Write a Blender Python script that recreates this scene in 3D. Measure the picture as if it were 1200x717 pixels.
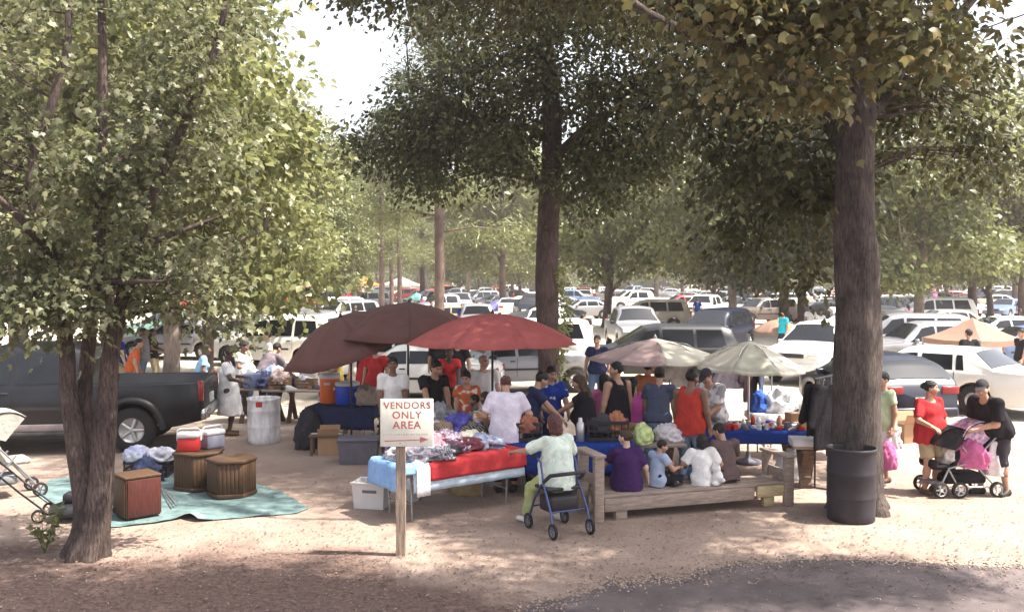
import bpy, bmesh, math, random
import numpy as np
from mathutils import Matrix, Vector, noise as mnoise

# ------------------------------------------------------------------ camera, sky, sun, exposure
for _o in list(bpy.data.objects): bpy.data.objects.remove(_o)
SC = bpy.context.scene
COL = SC.collection
W_PX, H_PX, FPX, CAM_H, HOR = 1200.0, 717.0, 1100.0, 3.1, 325.0
TILT = math.atan((H_PX/2-HOR)/FPX)
cam_data = bpy.data.cameras.new('camera'); cam = bpy.data.objects.new('camera', cam_data); COL.objects.link(cam)
cam_data.sensor_width = 36.0; cam_data.lens = 36.0*FPX/W_PX; cam_data.clip_start = 0.05; cam_data.clip_end = 6000
cam.location = (0, 0, CAM_H); cam.rotation_euler = (math.pi/2-TILT, 0, 0)
SC.camera = cam

SUN_EL, SUN_AZ = math.radians(60), math.radians(98)      # azimuth clockwise from +Y (the view direction)
sun_dir = Vector((math.sin(SUN_AZ)*math.cos(SUN_EL), math.cos(SUN_AZ)*math.cos(SUN_EL), math.sin(SUN_EL)))
world = bpy.data.worlds.new('World'); SC.world = world; world.use_nodes = True
_wn = world.node_tree
_sky = _wn.nodes.new('ShaderNodeTexSky'); _sky.sky_type = 'NISHITA'; _sky.sun_disc = False
_sky.sun_elevation = SUN_EL; _sky.sun_rotation = SUN_AZ; _sky.air_density = 0.8; _sky.dust_density = 4.0; _sky.ozone_density = 0.3
_hs = _wn.nodes.new('ShaderNodeHueSaturation'); _hs.inputs['Saturation'].default_value = 0.4; _hs.inputs['Value'].default_value = 1.15   # milky summer haze
_wn.links.new(_sky.outputs['Color'], _hs.inputs['Color']); _wn.links.new(_hs.outputs['Color'], _wn.nodes['Background'].inputs['Color'])
_wn.nodes['Background'].inputs['Strength'].default_value = 0.145
sun_data = bpy.data.lights.new('sun', 'SUN'); sun_data.energy = 5.0; sun_data.angle = math.radians(0.8); sun_data.color = (1.0, 0.94, 0.82)
sun = bpy.data.objects.new('sun', sun_data); COL.objects.link(sun)
sun.rotation_euler = (-sun_dir).to_track_quat('-Z', 'Y').to_euler(); sun.location = (0, 0, 60)
SC.view_settings.view_transform = 'Standard'; SC.view_settings.look = 'None'
SC.view_settings.exposure = 1.55; SC.view_settings.gamma = 1.0
SC.view_settings.use_curve_mapping = False
SC.render.engine = 'CYCLES'
SC.cycles.use_denoising = True
SC.cycles.max_bounces = 6; SC.cycles.diffuse_bounces = 3; SC.cycles.transmission_bounces = 4; SC.cycles.transparent_max_bounces = 8
SC.cycles.caustics_reflective = False; SC.cycles.caustics_refractive = False

def G(px, py):
    """ground point (z = 0) under a picture point of the photograph"""
    a = (px-W_PX/2)/FPX; b = (H_PX/2-py)/FPX
    d = Vector((a, math.cos(TILT)+b*math.sin(TILT), -math.sin(TILT)+b*math.cos(TILT)))
    t = -CAM_H/d.z
    return Vector((d.x*t, d.y*t, 0.0))
def X(px, Y):                                    # lateral position of a picture column at distance Y
    return (px-W_PX/2)/FPX*Y
def Z(py, Y):                                    # height of a picture row at distance Y
    return CAM_H-(py-HOR)/FPX*Y
# ------------------------------------------------------------------ helpers
R = math.radians
def rnd(a, b): return random.uniform(a, b)
random.seed(11); NPR = np.random.RandomState(5)

def tag(o, label=None, cat=None, group=None, kind=None):
    if label: o['label'] = label
    if cat: o['category'] = cat
    if group: o['group'] = group
    if kind: o['kind'] = kind
    return o
def thing(name, label, cat, loc=(0, 0, 0), rz=0.0, group=None):
    o = bpy.data.objects.new(name, None); COL.objects.link(o)
    o.empty_display_size = 0.1
    o.location = loc; o.rotation_euler = (0, 0, rz)
    return tag(o, label, cat, group)
def link(name, me, parent=None, loc=(0, 0, 0), rot=(0, 0, 0), mats=None):
    o = bpy.data.objects.new(name, me); COL.objects.link(o)
    if parent is not None: o.parent = parent
    o.location = loc; o.rotation_euler = rot
    if mats:
        for i, m in enumerate(mats):
            if m is not None and i < len(o.material_slots):
                o.material_slots[i].link = 'OBJECT'; o.material_slots[i].material = m
    return o
def copy_tree(o, parent=None, swap=None, skip=()):
    c = o.copy(); COL.objects.link(c); c.parent = parent
    if swap and c.type == 'MESH':
        for s in c.material_slots:
            if s.material and s.material.name in swap:
                m = swap[s.material.name]; s.link = 'OBJECT'; s.material = m
    for ch in o.children:
        if ch.name.split('.')[0] not in skip: copy_tree(ch, c, swap, skip)
    return c

class MB:
    """collects simple shapes; build() links them as one mesh object"""
    def __init__(s): s.v = []; s.f = []; s.mi = []; s.sm = []
    def add(s, vs, fs, mi=0, smooth=False, M=None):
        b = len(s.v)
        if M is not None: vs = [M @ Vector(p) for p in vs]
        s.v.extend([tuple(p) for p in vs])
        for f in fs: s.f.append([i+b for i in f]); s.mi.append(mi); s.sm.append(smooth)
        return s
    def box(s, c, size, mi=0, M=None, rz=0.0, taper=1.0):
        x, y, z = [q/2 for q in size]; t = taper
        vs = [(-x, -y, -z), (x, -y, -z), (x, y, -z), (-x, y, -z), (-x*t, -y*t, z), (x*t, -y*t, z), (x*t, y*t, z), (-x*t, y*t, z)]
        T = Matrix.Translation(c) @ Matrix.Rotation(rz, 4, 'Z')
        if M is not None: T = M @ T
        return s.add(vs, [(0, 3, 2, 1), (4, 5, 6, 7), (0, 1, 5, 4), (1, 2, 6, 5), (2, 3, 7, 6), (3, 0, 4, 7)], mi, False, T)
    def rbox(s, c, size, r=0.02, mi=0, M=None, rz=0.0, seg=2):
        bm = bmesh.new(); bmesh.ops.create_cube(bm, size=1.0)
        for v in bm.verts: v.co = Vector((v.co.x*size[0], v.co.y*size[1], v.co.z*size[2]))
        bmesh.ops.bevel(bm, geom=list(bm.edges), offset=r, segments=seg, affect='EDGES', profile=0.5)
        T = Matrix.Translation(c) @ Matrix.Rotation(rz, 4, 'Z')
        if M is not None: T = M @ T
        bm.verts.index_update()
        s.add([v.co.copy() for v in bm.verts], [[v.index for v in f.verts] for f in bm.faces], mi, True, T); bm.free(); return s
    def tube(s, pts, rad, n=8, mi=0, M=None, caps=True, smooth=True):
        pts = [Vector(p) for p in pts]
        if not hasattr(rad, '__len__'): rad = [rad]*len(pts)
        vs = []; fs = []
        up = None
        for i, p in enumerate(pts):
            t = (pts[min(i+1, len(pts)-1)]-pts[max(i-1, 0)])
            if t.length < 1e-9: t = Vector((0, 0, 1))
            t.normalize()
            if up is None:
                up = Vector((1, 0, 0)) if abs(t.x) < 0.8 else Vector((0, 1, 0))
            a = (up-t*up.dot(t))
            if a.length < 1e-6: a = t.orthogonal()
            a.normalize(); up = a; b = t.cross(a)
            for k in range(n):
                an = 2*math.pi*k/n
                vs.append(p+(a*math.cos(an)+b*math.sin(an))*rad[i])
        for i in range(len(pts)-1):
            for k in range(n):
                k2 = (k+1) % n
                fs.append((i*n+k, i*n+k2, (i+1)*n+k2, (i+1)*n+k))
        s.add(vs, fs, mi, smooth, M)
        if caps:
            m = len(pts)-1
            s.add([vs[k] for k in range(n)], [tuple(reversed(range(n)))], mi, False, M)
            s.add([vs[m*n+k] for k in range(n)], [tuple(range(n))], mi, False, M)
        return s
    def cyl(s, p0, p1, r0, r1=None, n=14, mi=0, M=None, caps=True):
        return s.tube([p0, p1], [r0, r0 if r1 is None else r1], n, mi, M, caps)
    def lathe(s, prof, n=20, mi=0, M=None, smooth=True, cap0=True, cap1=True):
        vs = []; fs = []
        for (r, z) in prof:
            for k in range(n):
                a = 2*math.pi*k/n; vs.append((r*math.cos(a), r*math.sin(a), z))
        for i in range(len(prof)-1):
            for k in range(n):
                k2 = (k+1) % n; fs.append((i*n+k, i*n+k2, (i+1)*n+k2, (i+1)*n+k))
        s.add(vs, fs, mi, smooth, M)
        if cap0: s.add(vs[:n], [tuple(reversed(range(n)))], mi, False, M)
        if cap1: s.add(vs[-n:], [tuple(range(n))], mi, False, M)
        return s
    def grid(s, nu, nv, fn, mi=0, M=None, smooth=True, closed_u=False):
        vs = [fn(i/(nu-1) if not closed_u else i/nu, j/(nv-1)) for i in range(nu) for j in range(nv)]
        fs = []
        for i in range(nu if closed_u else nu-1):
            for j in range(nv-1):
                a = i*nv+j; b = ((i+1) % nu)*nv+j
                fs.append((a, b, b+1, a+1))
        return s.add(vs, fs, mi, smooth, M)
    def prism(s, poly, z0, z1, mi=0, M=None):
        n = len(poly)
        vs = [(p[0], p[1], z0) for p in poly]+[(p[0], p[1], z1) for p in poly]
        fs = [tuple(reversed(range(n))), tuple(range(n, 2*n))]+[(i, (i+1) % n, n+(i+1) % n, n+i) for i in range(n)]
        return s.add(vs, fs, mi, False, M)
    def mesh(s, name, mats, bevel=0.0, seg=1):
        me = bpy.data.meshes.new(name); me.from_pydata(s.v, [], s.f)
        for m in (mats if isinstance(mats, (list, tuple)) else [mats]): me.materials.append(m)
        me.polygons.foreach_set('material_index', s.mi); me.polygons.foreach_set('use_smooth', s.sm)
        if bevel > 0:
            bm = bmesh.new(); bm.from_mesh(me)
            bmesh.ops.remove_doubles(bm, verts=bm.verts, dist=1e-5)
            ed = [e for e in bm.edges if len(e.link_faces) == 2 and e.calc_face_angle(0) > 0.5]
            bmesh.ops.bevel(bm, geom=ed, offset=bevel, segments=seg, affect='EDGES', clamp_overlap=True)
            bm.to_mesh(me); bm.free()
        me.update(); return me
    def build(s, name, mats, parent=None, bevel=0.0, seg=1, loc=(0, 0, 0), rot=(0, 0, 0)):
        return link(name, s.mesh(name, mats, bevel, seg), parent, loc, rot)

def np_mesh(name, V, F, mats, smooth=False, mi=None):
    """V (n,3) floats, F (m,k) ints, every face with the same corner count"""
    me = bpy.data.meshes.new(name); V = np.asarray(V, np.float32); F = np.asarray(F, np.int32)
    m, k = F.shape
    me.vertices.add(len(V)); me.vertices.foreach_set('co', V.ravel())
    me.loops.add(m*k); me.loops.foreach_set('vertex_index', F.ravel())
    me.polygons.add(m); me.polygons.foreach_set('loop_start', np.arange(0, m*k, k, dtype=np.int32))
    try: me.polygons.foreach_set('loop_total', np.full(m, k, np.int32))
    except Exception: pass
    for q in (mats if isinstance(mats, (list, tuple)) else [mats]): me.materials.append(q)
    if smooth: me.polygons.foreach_set('use_smooth', np.ones(m, bool))
    if mi is not None: me.polygons.foreach_set('material_index', np.asarray(mi, np.int32))
    me.update(calc_edges=True); me.validate(); return me

# ------------------------------------------------------------------ materials
MATS = {}
def _s2l(c): return tuple(((x/12.92) if x <= 0.04045 else ((x+0.055)/1.055)**2.4) for x in c)
def mat(name, col, rough=0.8, var=0.18, scale=6.0, bump=0.0, bscale=40.0, metal=0.0, spec=0.3, hue=None, coat=0.0, stretch=None, island=0.0, sheen=0.0, trans=0.0, pattern=None):
    """procedural surface: base colour broken up by two noises, optional second colour, optional relief"""
    if name in MATS: return MATS[name]
    m = bpy.data.materials.new(name); m.use_nodes = True; nt = m.node_tree; N = nt.nodes; L = nt.links
    bs = N['Principled BSDF']; bs.inputs['Roughness'].default_value = rough; bs.inputs['Metallic'].default_value = metal
    bs.inputs['Specular IOR Level'].default_value = spec
    if coat: bs.inputs['Coat Weight'].default_value = coat; bs.inputs['Coat Roughness'].default_value = 0.08
    if sheen: bs.inputs['Sheen Weight'].default_value = sheen
    tc = N.new('ShaderNodeTexCoord'); src = tc.outputs['Object']
    if stretch:
        mp = N.new('ShaderNodeMapping'); mp.inputs['Scale'].default_value = stretch; L.new(src, mp.inputs['Vector']); src = mp.outputs['Vector']
    c1 = tuple(max(0, q*(1-var)) for q in col); c2 = tuple(min(1, q*(1+var)) for q in (hue or col))
    ns = N.new('ShaderNodeTexNoise'); ns.inputs['Scale'].default_value = scale; ns.inputs['Detail'].default_value = 5; ns.inputs['Roughness'].default_value = 0.65
    L.new(src, ns.inputs['Vector'])
    rp = N.new('ShaderNodeValToRGB'); rp.color_ramp.elements[0].position = 0.3; rp.color_ramp.elements[1].position = 0.7
    rp.color_ramp.elements[0].color = (*c1, 1); rp.color_ramp.elements[1].color = (*c2, 1)
    L.new(ns.outputs['Fac'], rp.inputs['Fac']); out = rp.outputs['Color']
    if pattern:                                              # printed cloth: kind, second colour, scale, threshold
        kd, pc, ps, th = pattern
        if kd == 'stripe': tx = N.new('ShaderNodeTexWave'); tx.inputs['Scale'].default_value = ps; tx.inputs['Distortion'].default_value = 1.2; tx.bands_direction = 'DIAGONAL'; po = tx.outputs['Fac']
        elif kd == 'dots': tx = N.new('ShaderNodeTexVoronoi'); tx.inputs['Scale'].default_value = ps; po = tx.outputs['Distance']
        else: tx = N.new('ShaderNodeTexNoise'); tx.inputs['Scale'].default_value = ps; tx.inputs['Detail'].default_value = 1; po = tx.outputs['Fac']
        L.new(tc.outputs['Object'], tx.inputs['Vector'])
        r3 = N.new('ShaderNodeMapRange'); r3.inputs['From Min'].default_value = th-0.03; r3.inputs['From Max'].default_value = th+0.03; L.new(po, r3.inputs['Value'])
        m3 = N.new('ShaderNodeMix'); m3.data_type = 'RGBA'; L.new(r3.outputs['Result'], m3.inputs[0]); L.new(out, m3.inputs[6]); m3.inputs[7].default_value = (*pc, 1); out = m3.outputs[2]
    if island:
        ge = N.new('ShaderNodeNewGeometry'); hs = N.new('ShaderNodeHueSaturation'); mr = N.new('ShaderNodeMapRange')
        mr.inputs['To Min'].default_value = 1-island; mr.inputs['To Max'].default_value = 1+island
        L.new(ge.outputs['Random Per Island'], mr.inputs['Value']); L.new(mr.outputs['Result'], hs.inputs['Value']); L.new(out, hs.inputs['Color']); out = hs.outputs['Color']
    L.new(out, bs.inputs['Base Color'])
    if bump:
        nb = N.new('ShaderNodeTexNoise'); nb.inputs['Scale'].default_value = bscale; nb.inputs['Detail'].default_value = 4
        L.new(src, nb.inputs['Vector'])
        bp = N.new('ShaderNodeBump'); bp.inputs['Strength'].default_value = min(1.0, bump); bp.inputs['Distance'].default_value = 0.02*max(1.0, bump)
        L.new(nb.outputs['Fac'], bp.inputs['Height']); L.new(bp.outputs['Normal'], bs.inputs['Normal'])
    if trans:
        tr = N.new('ShaderNodeBsdfTranslucent'); mx = N.new('ShaderNodeMixShader'); mx.inputs['Fac'].default_value = trans
        L.new(out, tr.inputs['Color']); L.new(bs.outputs['BSDF'], mx.inputs[1]); L.new(tr.outputs['BSDF'], mx.inputs[2]); L.new(mx.outputs['Shader'], N['Material Output'].inputs['Surface'])
    MATS[name] = m; return m
def srgb(r, g, b): return _s2l((r/255, g/255, b/255))
def cloth(name, col, **k): return mat('cloth_'+name, col, rough=0.9, var=k.pop('var', 0.16), scale=k.pop('scale', 9), bump=k.pop('bump', 0.5), bscale=k.pop('bscale', 25), spec=0.08, sheen=0.0, **k)
def paint(name, col, **k): return mat('paint_'+name, col, rough=k.pop('rough', 0.32), var=0.06, scale=2.5, spec=0.5, coat=k.pop('coat', 0.25), **k)
def wood(name, col, **k): return mat('wood_'+name, col, rough=k.pop('rough', 0.8), var=k.pop('var', 0.35), scale=5, bump=0.4, bscale=9, stretch=k.pop('stretch', (1.2, 9, 9)), spec=0.2, **k)
def leafmat(name, cols, trans=0.42):
    m = bpy.data.materials.new(name); m.use_nodes = True; nt = m.node_tree; N = nt.nodes; L = nt.links
    N.remove(N['Principled BSDF'])
    ge = N.new('ShaderNodeNewGeometry'); rp = N.new('ShaderNodeValToRGB'); el = rp.color_ramp.elements
    el[0].position = 0; el[0].color = (*cols[0], 1); el[1].position = 1; el[1].color = (*cols[-1], 1)
    for i, c in enumerate(cols[1:-1]): e = el.new((i+1)/(len(cols)-1)); e.color = (*c, 1)
    L.new(ge.outputs['Random Per Island'], rp.inputs['Fac'])
    tc = N.new('ShaderNodeTexCoord'); ns = N.new('ShaderNodeTexNoise'); ns.inputs['Scale'].default_value = 0.9; ns.inputs['Detail'].default_value = 3
    L.new(tc.outputs['Object'], ns.inputs['Vector'])
    mr = N.new('ShaderNodeMapRange'); mr.inputs['From Min'].default_value = 0.3; mr.inputs['From Max'].default_value = 0.7; mr.inputs['To Min'].default_value = 0.7; mr.inputs['To Max'].default_value = 1.3
    L.new(ns.outputs['Fac'], mr.inputs['Value'])
    hs = N.new('ShaderNodeHueSaturation'); L.new(mr.outputs['Result'], hs.inputs['Value']); L.new(rp.outputs['Color'], hs.inputs['Color'])
    di = N.new('ShaderNodeBsdfPrincipled'); di.inputs['Roughness'].default_value = 0.42; di.inputs['Specular IOR Level'].default_value = 0.45
    tr = N.new('ShaderNodeBsdfTranslucent'); mx = N.new('ShaderNodeMixShader'); mx.inputs['Fac'].default_value = trans
    L.new(hs.outputs['Color'], di.inputs['Base Color']); L.new(hs.outputs['Color'], tr.inputs['Color'])
    L.new(di.outputs['BSDF'], mx.inputs[1]); L.new(tr.outputs['BSDF'], mx.inputs[2]); L.new(mx.outputs['Shader'], N['Material Output'].inputs['Surface'])
    return m
def glassmat(name, col=(0.012, 0.013, 0.017), rough=0.06):
    if name in MATS: return MATS[name]
    m = bpy.data.materials.new(name); m.use_nodes = True; b = m.node_tree.nodes['Principled BSDF']
    b.inputs['Base Color'].default_value = (*col, 1); b.inputs['Roughness'].default_value = rough; b.inputs['Specular IOR Level'].default_value = 0.4
    MATS[name] = m; return m
# ------------------------------------------------------------------ ground, drive, leaf litter
def ground_material():
    m = bpy.data.materials.new('soil'); m.use_nodes = True; nt = m.node_tree; N = nt.nodes; L = nt.links
    bs = N['Principled BSDF']; bs.inputs['Roughness'].default_value = 0.95; bs.inputs['Specular IOR Level'].default_value = 0.12
    tc = N.new('ShaderNodeTexCoord'); P = tc.outputs['Object']
    def noise(sc, det=5, ro=0.6, v=None):
        n = N.new('ShaderNodeTexNoise'); n.inputs['Scale'].default_value = sc; n.inputs['Detail'].default_value = det; n.inputs['Roughness'].default_value = ro
        L.new(v or P, n.inputs['Vector']); return n.outputs['Fac']
    def ramp(f, a, b, ca, cb):
        r = N.new('ShaderNodeValToRGB'); r.color_ramp.elements[0].position = a; r.color_ramp.elements[1].position = b
        r.color_ramp.elements[0].color = (*ca, 1); r.color_ramp.elements[1].color = (*cb, 1); L.new(f, r.inputs['Fac']); return r.outputs['Color']
    def mix(f, a, b, mode='MIX'):
        x = N.new('ShaderNodeMix'); x.data_type = 'RGBA'; x.blend_type = mode
        if isinstance(f, float): x.inputs[0].default_value = f
        else: L.new(f, x.inputs[0])
        L.new(a, x.inputs[6]); L.new(b, x.inputs[7]); return x.outputs[2]
    def rng(v, a, b, c=0.0, d=1.0):
        r = N.new('ShaderNodeMapRange'); r.inputs['From Min'].default_value = a; r.inputs['From Max'].default_value = b
        r.inputs['To Min'].default_value = c; r.inputs['To Max'].default_value = d; L.new(v, r.inputs['Value']); return r.outputs['Result']
    def add(a, b, op='ADD'):
        x = N.new('ShaderNodeMath'); x.operation = op; L.new(a, x.inputs[0])
        if isinstance(b, float): x.inputs[1].default_value = b
        else: L.new(b, x.inputs[1])
        return x.outputs[0]
    sep = N.new('ShaderNodeSeparateXYZ'); L.new(P, sep.inputs[0])
    base = ramp(noise(1.1), 0.3, 0.72, (0.285, 0.212, 0.178), (0.42, 0.325, 0.272))
    fine = ramp(noise(26, 6, 0.75), 0.35, 0.65, (0.68, 0.64, 0.63), (1.0, 1.0, 1.0))
    base = mix(0.75, base, fine, 'MULTIPLY')
    # strip of leaf mould along the edge of the drive
    edge = add(sep.outputs['Y'], rng(noise(0.7, 4), 0.25, 0.75, -1.1, 1.1))
    lx = rng(sep.outputs['X'], -2.2, 2.0, 0.0, 2.6)
    edge = add(edge, lx)
    mould = ramp(noise(18, 6, 0.7), 0.32, 0.68, (0.06, 0.036, 0.033), (0.2, 0.135, 0.115))
    base = mix(rng(edge, 10.2, 11.0, 0.92, 0.0), base, mould)
    # pale sand of the car park
    sand = ramp(noise(0.35, 6, 0.6), 0.3, 0.7, (0.44, 0.38, 0.31), (0.58, 0.51, 0.43))
    far = add(sep.outputs['Y'], rng(noise(0.25, 4), 0.25, 0.75, -4.0, 4.0))
    base = mix(rng(far, 17.0, 24.0), base, sand)
    L.new(base, bs.inputs['Base Color'])
    b1 = N.new('ShaderNodeBump'); b1.inputs['Strength'].default_value = 0.7; b1.inputs['Distance'].default_value = 0.03
    L.new(add(noise(30, 6, 0.75), noise(4, 4)), b1.inputs['Height']); L.new(b1.outputs['Normal'], bs.inputs['Normal'])
    return m
me = bpy.data.meshes.new('ground')
xs = [-700, -300, -80, -30, -15, -8, -4, 0, 4, 8, 15, 30, 80, 300, 700]; ys = [-100, -40, 0, 8, 14, 20, 30, 60, 120, 300, 900]
me.from_pydata([(x, y, 0) for y in ys for x in xs], [], [(j*len(xs)+i, j*len(xs)+i+1, (j+1)*len(xs)+i+1, (j+1)*len(xs)+i) for j in range(len(ys)-1) for i in range(len(xs)-1)])
me.materials.append(ground_material())
tag(link('ground', me), kind='structure')

# worn asphalt drive in front of the market, a shadow's wavy outline built in as its northern edge
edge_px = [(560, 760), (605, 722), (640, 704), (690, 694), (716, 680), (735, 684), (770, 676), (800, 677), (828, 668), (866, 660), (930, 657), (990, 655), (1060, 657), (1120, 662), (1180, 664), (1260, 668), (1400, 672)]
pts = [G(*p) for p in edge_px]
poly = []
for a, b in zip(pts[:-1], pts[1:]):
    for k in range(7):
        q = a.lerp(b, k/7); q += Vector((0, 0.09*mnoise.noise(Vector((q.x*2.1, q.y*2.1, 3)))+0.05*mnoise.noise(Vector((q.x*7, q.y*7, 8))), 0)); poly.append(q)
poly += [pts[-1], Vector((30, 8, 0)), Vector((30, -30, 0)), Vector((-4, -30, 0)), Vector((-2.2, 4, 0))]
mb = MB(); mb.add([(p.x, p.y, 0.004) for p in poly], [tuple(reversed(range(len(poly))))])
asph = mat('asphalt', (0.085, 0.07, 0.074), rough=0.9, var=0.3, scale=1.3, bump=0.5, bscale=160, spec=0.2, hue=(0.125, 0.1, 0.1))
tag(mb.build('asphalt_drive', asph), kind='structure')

# fallen leaves, bark chips and pebbles: uncountable litter near the camera
def scatter_flat(name, n, region, smin, smax, cols, seed, kind='chip'):
    rs = np.random.RandomState(seed); P = []
    while len(P) < n:
        x, y = rs.uniform(region[0], region[1]), rs.uniform(region[2], region[3])
        if rs.rand() < region[4](x, y): P.append((x, y))
    P = np.array(P); n = len(P); a = rs.uniform(0, 6.283, n); s = rs.uniform(smin, smax, n); w = s*rs.uniform(0.25, 0.6, n)
    tz = rs.uniform(-0.35, 0.35, n)
    dx, dy = np.cos(a), np.sin(a)
    V = np.zeros((n, 4, 3)); z0 = 0.012+0.5*s*np.abs(tz)
    V[:, 0] = np.c_[P[:, 0]+dx*s, P[:, 1]+dy*s, z0+s*tz]; V[:, 2] = np.c_[P[:, 0]-dx*s, P[:, 1]-dy*s, z0-s*tz]
    V[:, 1] = np.c_[P[:, 0]-dy*w, P[:, 1]+dx*w, z0+w*rs.uniform(0, 0.7, n)]; V[:, 3] = np.c_[P[:, 0]+dy*w, P[:, 1]-dx*w, z0+w*rs.uniform(0, 0.7, n)]
    F = np.arange(n*4).reshape(n, 4)
    o = link(name, np_mesh(name, V.reshape(-1, 3), F, leafmat(name+'_mat', cols, 0.1)))
    return o
def wl(x, y):
    k = math.exp(-max(0, y-10.2)*0.55)
    if x > 0.2 and y < 9.6-0.1*(x-0.2): k *= 0.12
    return k
o = scatter_flat('leaf_litter', 11000, (-7.5, 7.5, 7.6, 15, wl), 0.008, 0.026, [(0.05, 0.03, 0.025), (0.12, 0.075, 0.055), (0.2, 0.135, 0.1), (0.32, 0.24, 0.19)], 3)
tag(o, 'dry brown leaves and bark chips scattered over the soil', 'leaf litter', kind='stuff')
def pebbles():
    rs = np.random.RandomState(9); n = 4600; V = []; F = []
    base = np.array([(1, 0, 0), (0, 1, 0), (-1, 0, 0), (0, -1, 0), (0, 0, 0.8), (0, 0, -0.4)], float)
    fs = np.array([(0, 1, 4), (1, 2, 4), (2, 3, 4), (3, 0, 4), (1, 0, 5), (2, 1, 5), (3, 2, 5), (0, 3, 5)])
    x = rs.uniform(-8, 8, n); y = 7.5+rs.gamma(1.6, 2.2, n); s = rs.uniform(0.004, 0.012, n)
    ep = np.array([(q.x, q.y) for q in poly[:112]]); k = rs.randint(0, len(ep), 1600); x[:1600] = ep[k, 0]+rs.normal(0, 0.12, 1600); y[:1600] = ep[k, 1]+rs.normal(-0.03, 0.1, 1600); s[:1600] = rs.uniform(0.006, 0.02, 1600)   # crumbs along the shadow-shaped edge of the drive
    A = rs.uniform(0, 6.28, n)
    Vv = base[None]*s[:, None, None]*rs.uniform(0.7, 1.3, (n, 6, 1))
    c, sn = np.cos(A)[:, None], np.sin(A)[:, None]
    Vx = Vv[:, :, 0]*c-Vv[:, :, 1]*sn; Vy = Vv[:, :, 0]*sn+Vv[:, :, 1]*c
    Vw = np.stack([Vx+x[:, None], Vy+y[:, None], Vv[:, :, 2]+0.006], -1)
    Fw = fs[None]+(np.arange(n)*6)[:, None, None]
    return np_mesh('gravel', Vw.reshape(-1, 3), Fw.reshape(-1, 3), mat('pebble', (0.3, 0.23, 0.195), island=0.45, scale=20))
tag(link('gravel', pebbles()), 'small loose pebbles strewn over the trodden soil', 'gravel', kind='stuff')
# ------------------------------------------------------------------ trees
def barkmat(name, col, col2, sc=1.0, bump=1.0):
    m = bpy.data.materials.new(name); m.use_nodes = True; nt = m.node_tree; N = nt.nodes; L = nt.links
    bs = N['Principled BSDF']; bs.inputs['Roughness'].default_value = 0.93; bs.inputs['Specular IOR Level'].default_value = 0.15
    tc = N.new('ShaderNodeTexCoord'); mp = N.new('ShaderNodeMapping'); mp.inputs['Scale'].default_value = (9*sc, 9*sc, 1.6*sc); L.new(tc.outputs['Object'], mp.inputs['Vector'])
    n1 = N.new('ShaderNodeTexNoise'); n1.inputs['Scale'].default_value = 3.2; n1.inputs['Detail'].default_value = 8; n1.inputs['Roughness'].default_value = 0.72; L.new(mp.outputs['Vector'], n1.inputs['Vector'])
    n2 = N.new('ShaderNodeTexNoise'); n2.inputs['Scale'].default_value = 1.7*sc; n2.inputs['Detail'].default_value = 4; L.new(tc.outputs['Object'], n2.inputs['Vector'])
    r = N.new('ShaderNodeValToRGB'); r.color_ramp.elements[0].position = 0.34; r.color_ramp.elements[1].position = 0.66
    r.color_ramp.elements[0].color = (*col, 1); r.color_ramp.elements[1].color = (*col2, 1); L.new(n1.outputs['Fac'], r.inputs['Fac'])
    r2 = N.new('ShaderNodeValToRGB'); r2.color_ramp.elements[0].position = 0.35; r2.color_ramp.elements[1].position = 0.65
    r2.color_ramp.elements[0].color = (0.6, 0.58, 0.6, 1); r2.color_ramp.elements[1].color = (1.15, 1.1, 1.05, 1); L.new(n2.outputs['Fac'], r2.inputs['Fac'])
    mx = N.new('ShaderNodeMix'); mx.data_type = 'RGBA'; mx.blend_type = 'MULTIPLY'; mx.inputs[0].default_value = 1.0
    L.new(r.outputs['Color'], mx.inputs[6]); L.new(r2.outputs['Color'], mx.inputs[7]); L.new(mx.outputs[2], bs.inputs['Base Color'])
    bp = N.new('ShaderNodeBump'); bp.inputs['Strength'].default_value = 1.0; bp.inputs['Distance'].default_value = 0.035*bump
    L.new(n1.outputs['Fac'], bp.inputs['Height']); L.new(bp.outputs['Normal'], bs.inputs['Normal'])
    return m
BARK_MAPLE = barkmat('bark_maple', (0.04, 0.03, 0.03), (0.22, 0.17, 0.155), 1.6, 1.6)
BARK_OAK = barkmat('bark_oak', (0.05, 0.042, 0.04), (0.19, 0.16, 0.15), 1.5, 1.6)
BARK_DARK = barkmat('bark_dark', (0.05, 0.036, 0.038), (0.15, 0.11, 0.105))
BARK_PINE = barkmat('bark_pine', (0.09, 0.065, 0.06), (0.2, 0.15, 0.14), 0.8)
BARK_PALE = barkmat('bark_pale', (0.16, 0.13, 0.12), (0.34, 0.29, 0.26), 0.8)
LEAF_MAPLE = leafmat('leaf_maple', [(0.08, 0.09, 0.042), (0.13, 0.14, 0.066), (0.185, 0.19, 0.1), (0.25, 0.245, 0.15)], 0.45)
LEAF_DARK = leafmat('leaf_dark', [(0.042, 0.048, 0.02), (0.072, 0.078, 0.032), (0.11, 0.114, 0.05)], 0.38)
LEAF_BROWN = leafmat('leaf_brownish', [(0.044, 0.048, 0.02), (0.07, 0.074, 0.03), (0.1, 0.1, 0.042), (0.125, 0.115, 0.05)], 0.38)
LEAF_AUTUMN = leafmat('leaf_autumn', [(0.1, 0.105, 0.045), (0.13, 0.13, 0.055), (0.17, 0.155, 0.065), (0.2, 0.155, 0.06), (0.12, 0.125, 0.055)])
LEAF_PALE = leafmat('leaf_pale', [(0.12, 0.14, 0.05), (0.18, 0.195, 0.072), (0.23, 0.235, 0.095), (0.27, 0.265, 0.115)], 0.48)
LEAF_FAR = leafmat('leaf_far', [(0.105, 0.125, 0.045), (0.16, 0.175, 0.066), (0.21, 0.215, 0.09)], 0.48)
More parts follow.
